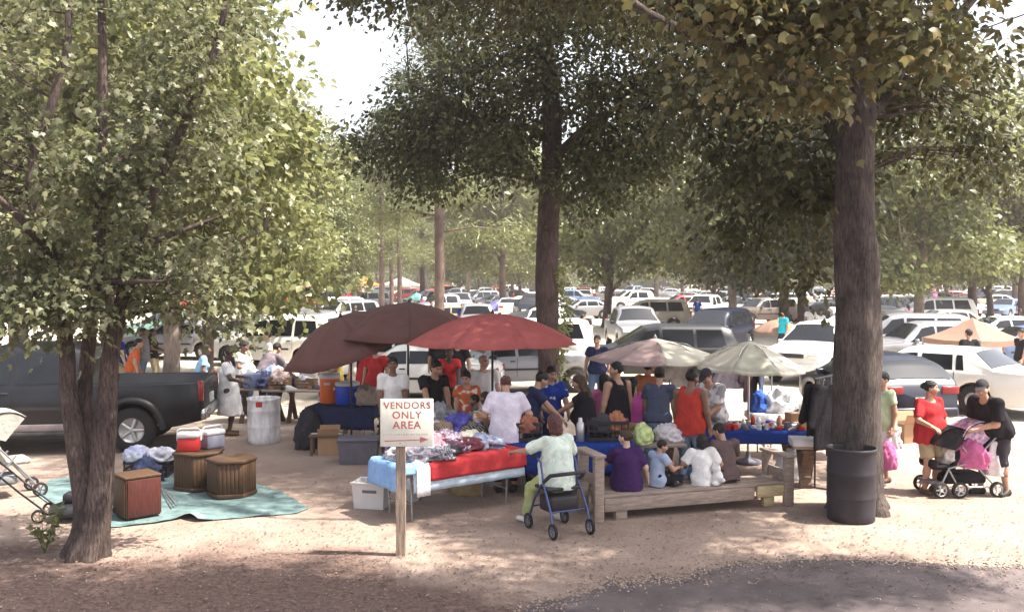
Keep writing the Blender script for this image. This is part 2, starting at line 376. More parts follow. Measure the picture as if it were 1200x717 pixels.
LEAF_PINE = leafmat('leaf_pine', [(0.095, 0.115, 0.045), (0.15, 0.165, 0.066), (0.2, 0.205, 0.09)], 0.4)

MAPLE_V = np.array([(0, 0.42, 0.04), (0, 0, 0), (0.3, 0.02, -0.05), (0.22, 0.26, 0), (0.56, 0.42, -0.12), (0.24, 0.55, 0), (0.2, 0.78, -0.03), (0, 1.05, -0.16),
                    (-0.2, 0.78, -0.03), (-0.24, 0.55, 0), (-0.56, 0.42, -0.12), (-0.22, 0.26, 0), (-0.3, 0.02, -0.05)])
MAPLE_F = np.array([(0, i, i+1) for i in range(1, 12)]+[(0, 12, 1)])
MAPLE2_V = np.array([(0, 0.42, 0.04), (0, 0, 0), (0.34, 0.1, -0.05), (0.55, 0.45, -0.12), (0.2, 0.68, 0), (0, 1.05, -0.16), (-0.2, 0.68, 0), (-0.55, 0.45, -0.12), (-0.34, 0.1, -0.05)])
MAPLE2_F = np.array([(0, i, i+1) for i in range(1, 8)]+[(0, 8, 1)])
OVAL_V = np.array([(0, 0, 0), (0.3, 0.42, -0.06), (0, 1.0, -0.12), (-0.3, 0.42, -0.06), (0, 0.45, 0.05)])
OVAL_F = np.array([(4, 0, 1), (4, 1, 2), (4, 2, 3), (4, 3, 0)])
QUAD_V = np.array([(0, 0, 0), (0.36, 0.5, 0.05), (0, 1.0, -0.08), (-0.36, 0.5, 0.05)])
QUAD_F = np.array([(0, 1, 2), (0, 2, 3)])
NEED_V = np.array([(0, 0, 0), (0.09, 0.5, 0.02), (0, 1.0, -0.05), (-0.09, 0.5, 0.02)])
def nrm(a): return a/np.maximum(1e-9, np.linalg.norm(a, axis=-1, keepdims=True))
def leaves(name, C, out, size, tv, tf, mats, rs, droop=0.45, flat=0.8):
    n = len(C); size = np.broadcast_to(size, (n,))*rs.uniform(0.65, 1.25, n)
    d = nrm(out*0.7+rs.normal(0, 0.55, (n, 3))+np.array([0, 0, -droop]))
    up = nrm(np.array([0, 0, flat])+rs.normal(0, 0.55, (n, 3)))
    x = nrm(np.cross(d, up)); z = np.cross(x, d)
    V = C[:, None]+size[:, None, None]*(tv[None, :, 0:1]*x[:, None]+tv[None, :, 1:2]*d[:, None]+tv[None, :, 2:3]*z[:, None])
    F = tf[None]+(np.arange(n)*len(tv))[:, None, None]
    return np_mesh(name, V.reshape(-1, 3), F.reshape(-1, tf.shape[1]), mats)
def catmull(pts, k=6):
    P = [Vector(p) for p in pts]; out = []
    for i in range(len(P)-1):
        p0, p1, p2, p3 = P[max(i-1, 0)], P[i], P[i+1], P[min(i+2, len(P)-1)]
        for j in range(k):
            t = j/k; out.append(0.5*((2*p1)+(p2-p0)*t+(2*p0-5*p1+4*p2-p3)*t*t+(3*p1-p0-3*p2+p3)*t*t*t))
    out.append(P[-1]); return out
def limb(mb, pts, rad, n=14, k=6, rough=0.08, seed=0, flare=0.0, lobes=5, ground=0.0):
    """gnarled tapered tube along a smoothed path; flare spreads the foot into root lobes"""
    path = catmull(pts, k); m = len(path)
    rr = np.interp(np.linspace(0, len(pts)-1, m), range(len(pts)), rad)
    up = Vector((1, 0, 0)); vs = []
    for i, p in enumerate(path):
        t = (path[min(i+1, m-1)]-path[max(i-1, 0)]).normalized()
        a = up-t*up.dot(t); a = a.normalized() if a.length > 1e-4 else t.orthogonal().normalized(); up = a; b = t.cross(a)
        h = max(0, p.z-ground)
        for q in range(n):
            an = 2*math.pi*q/n
            r = rr[i]*(1+rough*mnoise.noise(Vector((math.cos(an)*1.7+seed, math.sin(an)*1.7, p.z*1.3)))*2+rough*0.6*mnoise.noise(Vector((math.cos(an)*5, math.sin(an)*5+seed, p.z*4))))
            if flare: r += rr[0]*flare*math.exp(-h/0.22)*(0.55+0.45*math.cos(lobes*an+seed))
            vs.append(p+(a*math.cos(an)+b*math.sin(an))*r)
    fs = [(i*n+q, i*n+(q+1) % n, (i+1)*n+(q+1) % n, (i+1)*n+q) for i in range(m-1) for q in range(n)]
    mb.add(vs, fs+[tuple(range((m-1)*n, m*n))], 0, True)
    return path
def crown_points(blobs, rs, shell=0.45):
    """clump centres spread through ellipsoids, denser towards the skin: blob = centre, radii, count"""
    out = []
    for (c, r, n) in blobs:
        d = nrm(rs.normal(0, 1, (n, 3))); q = rs.uniform(shell, 1.0, (n, 1))**0.6
        out.append(np.array(c)+d*q*np.array(r))
    return np.concatenate(out)
def foliage(name, clumps, spread, per, size, tv, tf, m, rs, centre, droop=0.45, flat=0.8, zmin=None):
    n = len(clumps); cnt = rs.poisson(per, n)+2; idx = np.repeat(np.arange(n), cnt)
    off = rs.normal(0, 1, (len(idx), 3))*np.array(spread)*rs.uniform(0.6, 1.3, n)[idx][:, None]
    off[:, 2] -= 0.25*np.linalg.norm(off[:, :2], axis=1)
    C = clumps[idx]+off; out = nrm(off*np.array([1, 1, 0.5])+0.35*nrm(C-np.array(centre))*np.linalg.norm(off, axis=1, keepdims=True))
    if zmin is not None: k = C[:, 2] > zmin; C = C[k]; out = out[k]
    return leaves(name, C, out, size, tv, tf, m, rs, droop, flat)
def twigs(clumps, skel, r0, rs, frac=1.0, n=4):
    mb = MB(); S = np.array([tuple(p) for p in skel])
    for c in clumps:
        if rs.rand() > frac: continue
        lo = S[:, 2] < c[2]+0.2
        D = np.linalg.norm(S-c, axis=1)+(~lo)*4
        s = Vector(S[D.argmin()]); e = Vector(c); mid = s.lerp(e, 0.5)+Vector((rs.normal(0, 0.08), rs.normal(0, 0.08), 0.12*(e-s).length))
        L_ = (e-s).length; q = r0*min(1.0, 0.35+0.3*L_)
        mb.tube([s, s.lerp(mid, 0.5)*0.5+s.lerp(mid, 0.6)*0.5, mid, e], [q, q*0.8, q*0.6, q*0.2], n, caps=False)
    return mb
def make_tree(name, label, base, trunk_paths, limbs, clumps, leafspec, bark, lm, seed, group=None, flare=0.5, tw=(0.03, 1.0), n=16, rough=0.08):
    """trunk_paths / limbs: lists of (points, radii) relative to the foot; leafspec = spread, per, size, template"""
    rs = np.random.RandomState(seed); t = thing(name, label, 'tree', base, 0, group)
    skel = []; mb = MB()
    for k, (p, r) in enumerate(trunk_paths): skel += limb(mb, p, r, n, 7, rough, seed+k, flare if p[0][2] <= 0.01 else 0)
    tr = mb.build('trunk', bark, t)
    for k, (p, r) in enumerate(limbs):
        mb = MB(); skel += limb(mb, p, r, max(8, n//2), 5, rough, seed+7*k); mb.build('limb', bark, t)
    hi = [p for p in skel if p.z > 0.3*max(q.z for q in skel)]
    if tw: tag(twigs(clumps, hi, tw[0], rs, tw[1]).build('twigs', bark, t), kind='stuff')
    sp, per, size, tv, tf = leafspec[:5]
    dr, fl = (leafspec[5], leafspec[6]) if len(leafspec) > 5 else (0.45, 0.8)
    c0 = clumps.mean(0)-np.array([0, 0, 1.0])
    o = link('crown', foliage('crown', clumps, sp, per, size, tv, tf, lm, rs, c0, dr, fl), t); tag(o, kind='stuff')
    return t

# --- maple beside the tarpaulin: three stems fused at the foot
def maple_left():
    b = G(95, 652); d = b.y; rs = np.random.RandomState(21)
    def q(px, py, dy=0.0): return (X(px, d+dy)-b.x, dy, Z(py, d+dy))
    stems = [([(0.0, 0, -0.05), q(97, 600), q(88, 530), q(78, 460), q(76, 400), q(60, 300, 0.1), q(38, 215, 0.1), q(62, 130, 0.1), q(85, 40, 0.15), q(80, -120, 0.2)], [0.15, 0.14, 0.115, 0.085, 0.078, 0.07, 0.06, 0.048, 0.04, 0.02]),
             ([(0.03, 0.1, -0.05), q(102, 600, 0.12), q(98, 520, 0.16), q(99, 440, 0.2), q(112, 330, 0.25), q(122, 200, 0.3), q(124, 60, 0.3), q(120, -160, 0.3)], [0.14, 0.13, 0.1, 0.075, 0.07, 0.06, 0.05, 0.02]),
             ([(0.08, -0.04, -0.05), q(111, 600, -0.05), q(117, 540, -0.05), q(124, 470, -0.02), q(132, 400, 0.05), q(160, 290, 0.1), q(190, 205, 0.1), q(225, 130, 0.1), q(258, 50, 0.1), q(280, -60, 0.1)], [0.15, 0.145, 0.125, 0.105, 0.09, 0.07, 0.055, 0.048, 0.04, 0.02])]
    limbs = [([q(122, 200, 0.3), q(180, 160, 0.9), q(240, 90, 1.2), q(300, 20, 1.3)], [0.05, 0.04, 0.03, 0.015]),
             ([q(60, 300, 0.1), q(20, 250, -0.6), q(-40, 200, -1.0)], [0.06, 0.04, 0.015]),
             ([q(160, 290, 0.1), q(215, 270, 0.6), q(270, 250, 0.8)], [0.045, 0.03, 0.012]),
             ([q(112, 330, 0.25), q(150, 330, -0.5), q(190, 330, -0.8)], [0.04, 0.03, 0.012])]
    def c(px, py, dy=0): return q(px, py, dy)
    blobs = [(c(90, 330, 0.2), (1.45, 1.2, 0.55), 40), (c(30, 250, 0.2), (1.3, 1.3, 0.8), 36), (c(195, 255, 0.2), (0.9, 1.1, 0.95), 31), (c(110, 150, 0.3), (1.9, 1.4, 1.2), 59), (c(222, 130, 0.3), (0.75, 1.1, 1.0), 23),
             (c(232, 25, 0.4), (0.75, 1.0, 0.5), 14), (c(85, -60, 0.3), (2.0, 1.7, 1.3), 50),
             (c(70, 352, -0.4), (1.0, 0.5, 0.28), 16), (c(220, 345, 0.1), (0.45, 0.5, 0.35), 11), (c(268, 370, 0.2), (0.3, 0.3, 0.18), 4), (c(30, 340, -0.3), (0.7, 0.5, 0.3), 11), (c(165, 330, 0.0), (0.5, 0.4, 0.3), 9), (c(-30, 120, 0.2), (0.8, 1.2, 1.4), 22)]
    cl = crown_points(blobs, rs, 0.2)
    make_tree('maple_tree', 'leafy maple of three fused stems growing beside the teal tarpaulin', b, stems, limbs, cl,
              ((0.17, 0.17, 0.13), 40, 0.086, MAPLE_V, MAPLE_F, 0.5, 0.75), BARK_MAPLE, LEAF_MAPLE, 3, flare=0.75, tw=(0.016, 0.9), n=20, rough=0.1)
maple_left()

# --- broad tree by the black barrel
def big_right():
    b = G(1006, 597); d = b.y; rs = np.random.RandomState(31)
    def q(px, py, dy=0.0): return (X(px, d+dy)-b.x, dy, Z(py, d+dy))
    tr = [([(0, 0, -0.05), q(1006, 540), q(1006, 430), q(1003, 320), q(1000, 210), q(1003, 110), q(1010, 0), q(1015, -140), q(1010, -320), q(1000, -520)], [0.33, 0.315, 0.3, 0.275, 0.245, 0.225, 0.21, 0.19, 0.15, 0.07])]
    limbs = [([q(1000, 190), q(950, 120, 0.8), q(880, 40, 1.6), q(800, -40, 2.4)], [0.12, 0.1, 0.08, 0.03]),
             ([q(1003, 120), q(930, 100, -0.6), q(850, 60, -0.8), q(760, 20, -1.0), q(690, -40, -1.0)], [0.1, 0.085, 0.07, 0.05, 0.02]),
             ([q(1003, 150), q(1060, 90, 0.9), q(1120, 20, 1.8), q(1190, -60, 2.3)], [0.11, 0.09, 0.07, 0.03]),
             ([q(1008, 30), q(960, -80, 1.2), q(900, -200, 2.2)], [0.1, 0.08, 0.03]), ([q(1012, -60), q(1070, -160, -0.8), q(1120, -260, -1.6)], [0.1, 0.08, 0.03]),
             ([q(1002, 240), q(960, 225, 1.2), q(915, 235, 2.2)], [0.06, 0.045, 0.02])]
    blobs = [(q(915, 190, 1.4), (1.3, 1.6, 0.8), 46), (q(1090, 120, 1.6), (1.25, 1.4, 0.85), 40), (q(840, 120, 1.6), (1.2, 1.5, 0.9), 36), (q(970, 60, 0.8), (1.8, 1.9, 0.9), 54),
             (q(970, -75, 0.9), (2.8, 2.0, 1.2), 160), (q(800, -160, 2.4), (2.4, 2.4, 1.3), 80), ((-0.6, 3.6, 9.8), (5.8, 4.6, 2.0), 700), ((-5.4, 4.2, 9.2), (3.8, 4.0, 1.6), 380), ((0.6, 8.0, 9.6), (5.0, 3.0, 1.6), 280), (q(885, 265, 2.0), (0.7, 0.8, 0.4), 16), (q(965, 235, 1.0), (0.7, 0.7, 0.45), 16),
             (q(1150, 190, 2.2), (0.8, 1.0, 0.5), 16), (q(640, -180, 2.6), (1.8, 2.2, 1.0), 40), (q(945, 310, 1.6), (0.35, 0.5, 0.3), 6), ((1.4, -1.4, 8.6), (2.4, 1.5, 0.8), 300)]  # high clumps above the view are added to shade the stalls and bench
    cl = crown_points(blobs, rs, 0.15)
    make_tree('oak_tree', 'tall broad tree with one thick straight trunk beside the black barrel', b, tr, limbs, cl,
              ((0.28, 0.28, 0.2), 45, 0.138, OVAL_V, OVAL_F), BARK_OAK, LEAF_BROWN, 5, flare=0.42, tw=(0.022, 0.7), n=40, rough=0.07)
big_right()

# --- dark tree behind the crowd
def oak_centre():
    d = 25.0; b = Vector((X(642, d), d, 0)); rs = np.random.RandomState(41)
    def q(px, py, dy=0.0): return (X(px, d+dy)-b.x, dy, Z(py, d+dy))
    tr = [([(0, 0, -0.05), q(642, 400), q(641, 320), q(644, 230), q(647, 150), q(640, 60), q(630, -60), q(630, -180)], [0.34, 0.31, 0.3, 0.28, 0.25, 0.2, 0.14, 0.05])]
    limbs = [([q(644, 230), q(600, 180, 1), q(540, 130, 1.5), q(480, 100, 2)], [0.14, 0.12, 0.09, 0.03]), ([q(646, 190), q(700, 140, -1), q(770, 110, -1.5)], [0.13, 0.1, 0.03]),
             ([q(643, 250), q(690, 215, 1), q(740, 215, 1.5)], [0.1, 0.08, 0.03]), ([q(641, 80), q(580, 0, 1), q(520, -60, 2)], [0.13, 0.1, 0.03]), ([q(640, 60), q(700, -30, 0), q(760, -80, 0)], [0.12, 0.1, 0.03])]
    blobs = [(q(588, 70, 0.5), (2.9, 3.2, 2.2), 130), (q(475, 145, 1.5), (1.7, 2.0, 1.1), 46), (q(690, 60, -0.5), (2.8, 3.0, 2.2), 115), (q(700, 205, -0.3), (1.7, 1.8, 1.0), 55), (q(560, 170, 0.5), (1.9, 2.0, 0.9), 50),
             (q(690, -90, 0), (4.4, 4.0, 2.2), 130), (q(500, 205, 1.0), (1.1, 1.2, 0.5), 16), (q(775, 150, -1), (1.2, 1.4, 1.2), 30), (q(425, 165, 1.5), (0.7, 1.0, 0.6), 9), (q(740, 130, -1.5), (1.5, 1.3, 1.3), 36), (q(820, 60, 0), (1.6, 2, 1.8), 40)]
    cl = crown_points(blobs, rs, 0.15)
    t = make_tree('oak_tree', 'dark dense tree rising behind the people at the red parasol', b, tr, limbs, cl,
              ((0.36, 0.36, 0.27), 62, 0.17, OVAL_V, OVAL_F), BARK_DARK, LEAF_DARK, 8, flare=0.35, tw=(0.03, 0.5), n=18, rough=0.05)
    # ivy climbing its trunk
    n = 420; a = rs.uniform(-1.0, 0.6, n); h = rs.uniform(0.4, 3.4, n)**1.0; r = 0.3+np.abs(rs.normal(0, 0.09, n))+0.28*np.exp(-((h-2.0)/0.55)**2)*rs.uniform(0, 1, n)
    C = np.stack([np.cos(a)*r, np.sin(a)*r, h], -1)
    iv = link('climbing_ivy', leaves('climbing_ivy', C, nrm(C*np.array([1, 1, 0])), 0.14, OVAL_V, OVAL_F, LEAF_PALE, rs, 0.6, 0.3), None, b)
    tag(iv, 'leafy green ivy climbing the dark tree trunk behind the crowd', 'ivy')
oak_centre()

# --- tree at the camera's right whose yellowing branches hang into the picture
def near_maple():
    b = Vector((7.4, 4.4, 0)); rs = np.random.RandomState(51)
    tr = [([(0, 0, -0.05), (0.02, 0, 1.5), (-0.05, 0.05, 3.0), (-0.1, 0.1, 4.6), (-0.1, 0.2, 6.5), (0, 0.3, 9.0)], [0.24, 0.22, 0.2, 0.17, 0.12, 0.03])]
    def w(px, py, Y): return (X(px, Y)-b.x, Y-b.y, Z(py, Y))
    limbs = [([(-0.05, 0.05, 3.6), (-1.6, 0.9, 4.9), w(1110, -40, 6.6), w(980, 10, 6.9), w(850, 60, 7.0)], [0.13, 0.1, 0.06, 0.035, 0.012]), ([(-0.1, 0.1, 4.3), (-2.0, -0.5, 6.0), (-4.2, -1.2, 6.8)], [0.12, 0.09, 0.03]),
             ([(-0.1, 0.1, 4.6), (1.6, -0.8, 6.2), (3.0, -1.4, 6.9)], [0.12, 0.08, 0.03]), ([(-0.1, 0.2, 5.4), (-1.8, 1.8, 7.2), (-3.8, 2.6, 8.0)], [0.1, 0.07, 0.03])]
    blobs = [(w(985, 20, 6.9), (0.8, 0.6, 0.22), 17), (w(880, 65, 7.0), (0.3, 0.4, 0.14), 6), (w(1075, 40, 6.7), (0.3, 0.45, 0.25), 8), (w(930, -30, 6.9), (1.3, 0.8, 0.35), 22), (w(965, 100, 7.0), (0.3, 0.25, 0.16), 5), (w(850, 10, 7.1), (0.3, 0.3, 0.15), 4),
             ((-3.2, -0.6, 6.9), (2.6, 2.4, 1.2), 70), ((0, 0, 8.0), (3.0, 3.0, 1.6), 70), ((-4.0, 1.6, 7.6), (2.4, 2.0, 1.1), 56), ((-5.0, 3.7, 8.0), (4.2, 1.4, 0.8), 420), ((-8.2, 4.4, 7.4), (1.6, 1.0, 0.7), 30), ((-4.4, 4.2, 8.0), (1.6, 0.9, 0.7), 30), ((1.8, -1.5, 7.0), (2.2, 2.2, 1.2), 40), ((-0.6, 4.7, 7.6), (2.3, 0.8, 0.6), 260)]  # dense leaf slabs out of view, added to shade the foreground and drive
    cl = crown_points(blobs, rs, 0.1)
    make_tree('maple_tree', 'yellowing maple whose hanging branches reach out over the asphalt drive', b, tr, limbs, cl,
              ((0.2, 0.2, 0.11), 50, 0.08, MAPLE2_V, MAPLE2_F, 0.4, 0.8), BARK_MAPLE, LEAF_AUTUMN, 13, flare=0.5, tw=(0.012, 0.8), n=14)
near_maple()

# --- middle and far trees: a few kinds, copied with their own turn and size
def proto(kind, seed):
    rs = np.random.RandomState(seed)
    if kind == 'round':
        H = 13.0; tr = [([(0, 0, -0.05), (0.1, 0, 2), (0, 0.1, 5), (0.15, 0, 8), (0, 0, 13)], [0.27, 0.23, 0.19, 0.13, 0.04])]
        limbs = [([(0, 0, 3.0+0.8*k), (1.2*math.cos(k*2.4), 1.2*math.sin(k*2.4), 4.3+0.9*k), (2.7*math.cos(k*2.4), 2.7*math.sin(k*2.4), 5.0+0.9*k)], [0.1, 0.07, 0.02]) for k in range(5)]
        blobs = [((0, 0, 9.5), (3.9, 3.9, 5.6), 250)]+[((3.0*math.cos(k*1.3), 3.0*math.sin(k*1.3), 3.8+0.8*k), (1.7, 1.7, 0.9), 24) for k in range(8)]
        cl = crown_points(blobs, rs, 0.3); spec = ((0.52, 0.52, 0.34), 34, 0.3, QUAD_V, QUAD_F)
    elif kind == 'low':
        tr = [([(0, 0, -0.05), (0.1, 0, 1.2), (0.25, 0.1, 3), (0, 0.1, 5), (0, 0, 7.5)], [0.2, 0.17, 0.14, 0.09, 0.03])]
        limbs = [([(0.1, 0, 1.3+0.4*k), (1.0*math.cos(k*2.1), 1.0*math.sin(k*2.1), 2.3+0.5*k), (2.4*math.cos(k*2.1), 2.4*math.sin(k*2.1), 3.0+0.5*k)], [0.09, 0.06, 0.02]) for k in range(5)]
        blobs = [((0, 0, 5.4), (3.2, 3.2, 3.2), 150)]+[((2.3*math.cos(k*1.2), 2.3*math.sin(k*1.2), 3.2+0.4*k), (1.4, 1.4, 0.7), 18) for k in range(6)]
        cl = crown_points(blobs, rs, 0.3); spec = ((0.42, 0.42, 0.28), 34, 0.26, QUAD_V, QUAD_F)
    elif kind == 'bush':
        tr = [([(0, 0, -0.05), (0.05, 0, 0.6), (0.1, 0.05, 1.4), (0, 0, 2.4)], [0.1, 0.09, 0.07, 0.02])]; limbs = []
        blobs = [((0, 0, 1.5), (2.6, 2.2, 1.5), 90), ((1.6, 0, 0.8), (1.2, 1.2, 0.7), 24), ((-1.6, 0.3, 0.8), (1.2, 1.2, 0.7), 24)]
        cl = crown_points(blobs, rs, 0.2); spec = ((0.35, 0.35, 0.25), 30, 0.24, QUAD_V, QUAD_F)
    else:
        tr = [([(0, 0, -0.05), (0.05, 0, 4), (0.0, 0.1, 8), (0.1, 0, 12), (0, 0, 16)], [0.24, 0.21, 0.18, 0.13, 0.04])]
        limbs = []; blobs = []
        for k in range(16):
            z = 5.0+0.68*k; L_ = 3.4*(1-k/20); a = k*2.4
            limbs.append(([(0, 0, z), (0.5*L_*math.cos(a), 0.5*L_*math.sin(a), z+0.25), (L_*math.cos(a), L_*math.sin(a), z+0.1)], [0.055, 0.04, 0.015]))
            blobs.append(((0.65*L_*math.cos(a), 0.65*L_*math.sin(a), z+0.25), (0.55*L_, 0.55*L_, 0.35), 12))
        blobs.append(((0, 0, 12.5), (2.0, 2.0, 3.6), 50))
        cl = crown_points(blobs, rs, 0.1); spec = ((0.34, 0.34, 0.2), 46, 0.34, NEED_V, QUAD_F, 0.1, 0.5)
    return tr, limbs, cl, spec
TREEK = {}
def place_tree(kind, px, Y, s=1.0, rz=None, label=None, group=None, leaf=None, bark=None, name=None, sz=1.0):
    """kind: round/low/pine + variant digit"""
    k = kind.rstrip('0123456789'); base = (X(px, Y), Y, 0)
    if kind not in TREEK:
        sd = sum(map(ord, kind)); tr, li, cl, sp = proto(k, sd)
        lm = {'round': LEAF_PALE, 'low': LEAF_FAR, 'pine': LEAF_PINE, 'bush': LEAF_FAR}[k]; bk = {'round': BARK_PINE, 'low': BARK_DARK, 'pine': BARK_PINE, 'bush': BARK_DARK}[k]
        t = make_tree({'round': 'shade_tree', 'low': 'spreading_tree', 'pine': 'pine_tree', 'bush': 'bush'}[k], '', base, tr, li, cl, sp, bk, lm, sd, None, 0.3, (0.03, 0.25), 10, 0.05)
        TREEK[kind] = t
    else:
        t = copy_tree(TREEK[kind]); t.location = base
    t.rotation_euler = (0, 0, rnd(0, 6.28) if rz is None else rz); t.scale = (s, s, s*sz)
    if 'label' in t: del t['label']
    if 'group' in t: del t['group']
    tag(t, label, 'tree', group)
    for c in t.children:
        if c.name.startswith('crown') and leaf: c.material_slots[0].link = 'OBJECT'; c.material_slots[0].material = leaf
        if not c.name.startswith('crown') and bark: c.material_slots[0].link = 'OBJECT'; c.material_slots[0].material = bark
    return t
place_tree('pine1', 514, 40, 1.0, 0.4, 'slender straight pine rising behind the brown parasols')
place_tree('round1', 197, 23, 0.85, 0.2, 'pale grey trunked tree standing just behind the dark pickup bed', bark=BARK_PALE)
place_tree('round2', 241, 29, 0.75, 1.0, 'leafy tree behind the woman in the white tunic')
place_tree('round1', 20, 27, 1.1, 2.0, 'leafy tree standing beyond the cab of the dark pickup')
place_tree('round2', 128, 33, 1.15, 2.6, 'tall leafy tree beyond the middle of the dark pickup')
place_tree('pine2', 447, 68, 0.95, 0.0, 'stout pine among parked cars beside two thinner pines', 'pines in the car park')
place_tree('pine1', 468, 72, 0.85, 1.1, 'thin pine standing close to a stout pine in the car park', 'pines in the car park')
place_tree('pine1', 459, 78, 0.8, 2.1, 'thin pine standing close to a stout pine in the car park', 'pines in the car park')
place_tree('low1', 710, 58, 1.45, 0.3, 'low branched tree beyond the dark van with the open tailgate', leaf=LEAF_FAR, bark=BARK_PINE)
place_tree('round1', 857, 50, 0.95, 0.6, 'pale slim trunked tree beside the maroon estate car', bark=BARK_PALE)
place_tree('round2', 920, 54, 1.15, 2.0, 'sturdy dark tree behind the small tan parasol', leaf=LEAF_DARK, bark=BARK_DARK)
place_tree('round1', 942, 49, 1.0, 2.9, 'slim dark tree beside the small tan parasol', leaf=LEAF_DARK, bark=BARK_DARK)
place_tree('round1', 1078, 43, 0.95, 4.0, 'slim tree behind the silver estate car', leaf=LEAF_FAR)
place_tree('round2', 1140, 60, 1.2, 1.4, 'spreading tree behind the tan canopy tent')
place_tree('low2', 1162, 66, 1.25, 2.2, 'forked tree standing beside the spreading tree behind the tan canopy tent', leaf=LEAF_DARK)
place_tree('round2', 1200, 57, 1.0, 2.8, 'leafy tree beyond the tan canopy tent and the white estate car')
place_tree('round2', 372, 60, 0.78, 0.9, 'tall leafy tree behind the orange red pickups', leaf=LEAF_PINE)
place_tree('round1', 415, 84, 1.05, 1.9, 'tall pale tree rising behind the stout pine', leaf=LEAF_FAR)
place_tree('round1', 320, 52, 0.9, 3.3, 'leafy tree beyond the white minivan')
place_tree('round2', 590, 88, 1.35, 2.3, 'pale leafy tree between the slender pine and the dark tree', leaf=LEAF_PALE)
place_tree('pine2', 495, 92, 1.1, 2.3, 'pine beyond the slender straight pine')
place_tree('low2', 835, 74, 1.1, 0.5, 'bushy tree next to the bright red hatchback')
FT = 'trees filling the far side of the car park'
for i, (px, Y) in enumerate([(548, 128), (562, 132), (540, 140), (610, 112), (660, 120), (370, 96), (330, 88), (285, 100), (400, 118), (600, 140), (770, 105), (800, 125), (880, 110), (985, 100), (1040, 95), (1110, 110), (230, 92), (160, 80), (60, 85), (1190, 100), (500, 150), (700, 150), (950, 140), (1250, 120), (-30, 100)]):
    kd = ['round1', 'low1', 'round2', 'pine2', 'low2'][(i*3) % 5]
    place_tree(kd, px, Y, rnd(1.0, 1.3), None, {'r': 'tall round-crowned tree in the far rows of the car park', 'l': 'low spreading tree in the far rows of the car park', 'p': 'pine in the far rows of the car park'}[kd[0]], FT+', '+kd.rstrip('12'), leaf=[LEAF_FAR, LEAF_PALE][i % 2], sz=rnd(0.9, 1.1))
FW = 'trees of the wood behind the car park'
for i in range(34):
    Y = rnd(165, 215); px = -80+i*41+rnd(-12, 12)
    place_tree(['round1', 'round2', 'low1', 'low2'][i % 4], px, Y, rnd(1.45, 1.8), None, 'tree in the continuous wood behind the car park', FW, leaf=[LEAF_FAR, LEAF_PALE, LEAF_PINE][i % 3], sz=rnd(0.95, 1.25))
for i in range(44):
    place_tree('bush%d' % (1+i % 2), -90+i*32+rnd(-8, 8), rnd(222, 245), rnd(1.9, 2.6), None, 'dense bush along the foot of the wood behind the car park', 'bushes along the foot of the far wood', leaf=[LEAF_FAR, LEAF_PINE][i % 2], sz=rnd(0.9, 1.3))
for i in range(30):
    place_tree(['round2', 'round1'][i % 2], -60+i*46+rnd(-12, 12), rnd(248, 275), rnd(1.6, 2.0), None, 'tree in the continuous wood behind the car park', FW, leaf=[LEAF_FAR, LEAF_PINE][i % 2])
# ------------------------------------------------------------------ vehicles
GLASS = glassmat('car_glass'); RUBBER = mat('tyre_rubber', (0.022, 0.02, 0.021), rough=0.85, scale=12); RIM = mat('wheel_rim', (0.5, 0.49, 0.48), rough=0.35, metal=0.7, var=0.08)
CHROME = mat('chrome', (0.6, 0.59, 0.58), rough=0.22, metal=0.9, var=0.05); TRIM = mat('black_trim', (0.03, 0.028, 0.03), rough=0.6); TAIL = mat('tail_lamp', (0.25, 0.015, 0.015), rough=0.2, coat=0.5, var=0.1)
LAMP = mat('head_lamp', (0.7, 0.7, 0.68), rough=0.15, coat=0.6, var=0.05); PLATE = mat('number_plate', (0.65, 0.65, 0.62), var=0.1); SEAM = mat('door_seam', (0.015, 0.015, 0.016), rough=0.9)
BEDLINER = mat('bed_liner', (0.03, 0.03, 0.032), rough=0.9, bump=0.4)
CARCOL = {'white': paint('white', (0.74, 0.73, 0.7)), 'silver': paint('silver', (0.24, 0.24, 0.26), metal=0.2), 'black': paint('black', (0.006, 0.006, 0.008), coat=0.0, rough=0.4), 'navy': paint('navy', (0.006, 0.008, 0.022), coat=0.0),
          'red': paint('red', (0.5, 0.03, 0.025)), 'orange': paint('orange_red', (0.62, 0.075, 0.03)), 'maroon': paint('maroon', (0.16, 0.02, 0.025)), 'grey': paint('grey', (0.2, 0.2, 0.215), metal=0.2),
          'tan': paint('tan', (0.4, 0.34, 0.27)), 'blue': paint('blue', (0.09, 0.14, 0.26)), 'teal': paint('teal', (0.06, 0.16, 0.2)), 'green': paint('green', (0.05, 0.11, 0.08)), 'brown': paint('brown', (0.13, 0.1, 0.085)), 'gold': paint('gold', (0.42, 0.36, 0.25), metal=0.3), 'pickup': paint('midnight', (0.004, 0.004, 0.007), coat=0.0, rough=0.35)}
BODY = paint('body', (0.74, 0.73, 0.7))
def lerp_tab(tab, x): return float(np.interp(x, [t[0] for t in tab], [t[1] for t in tab]))
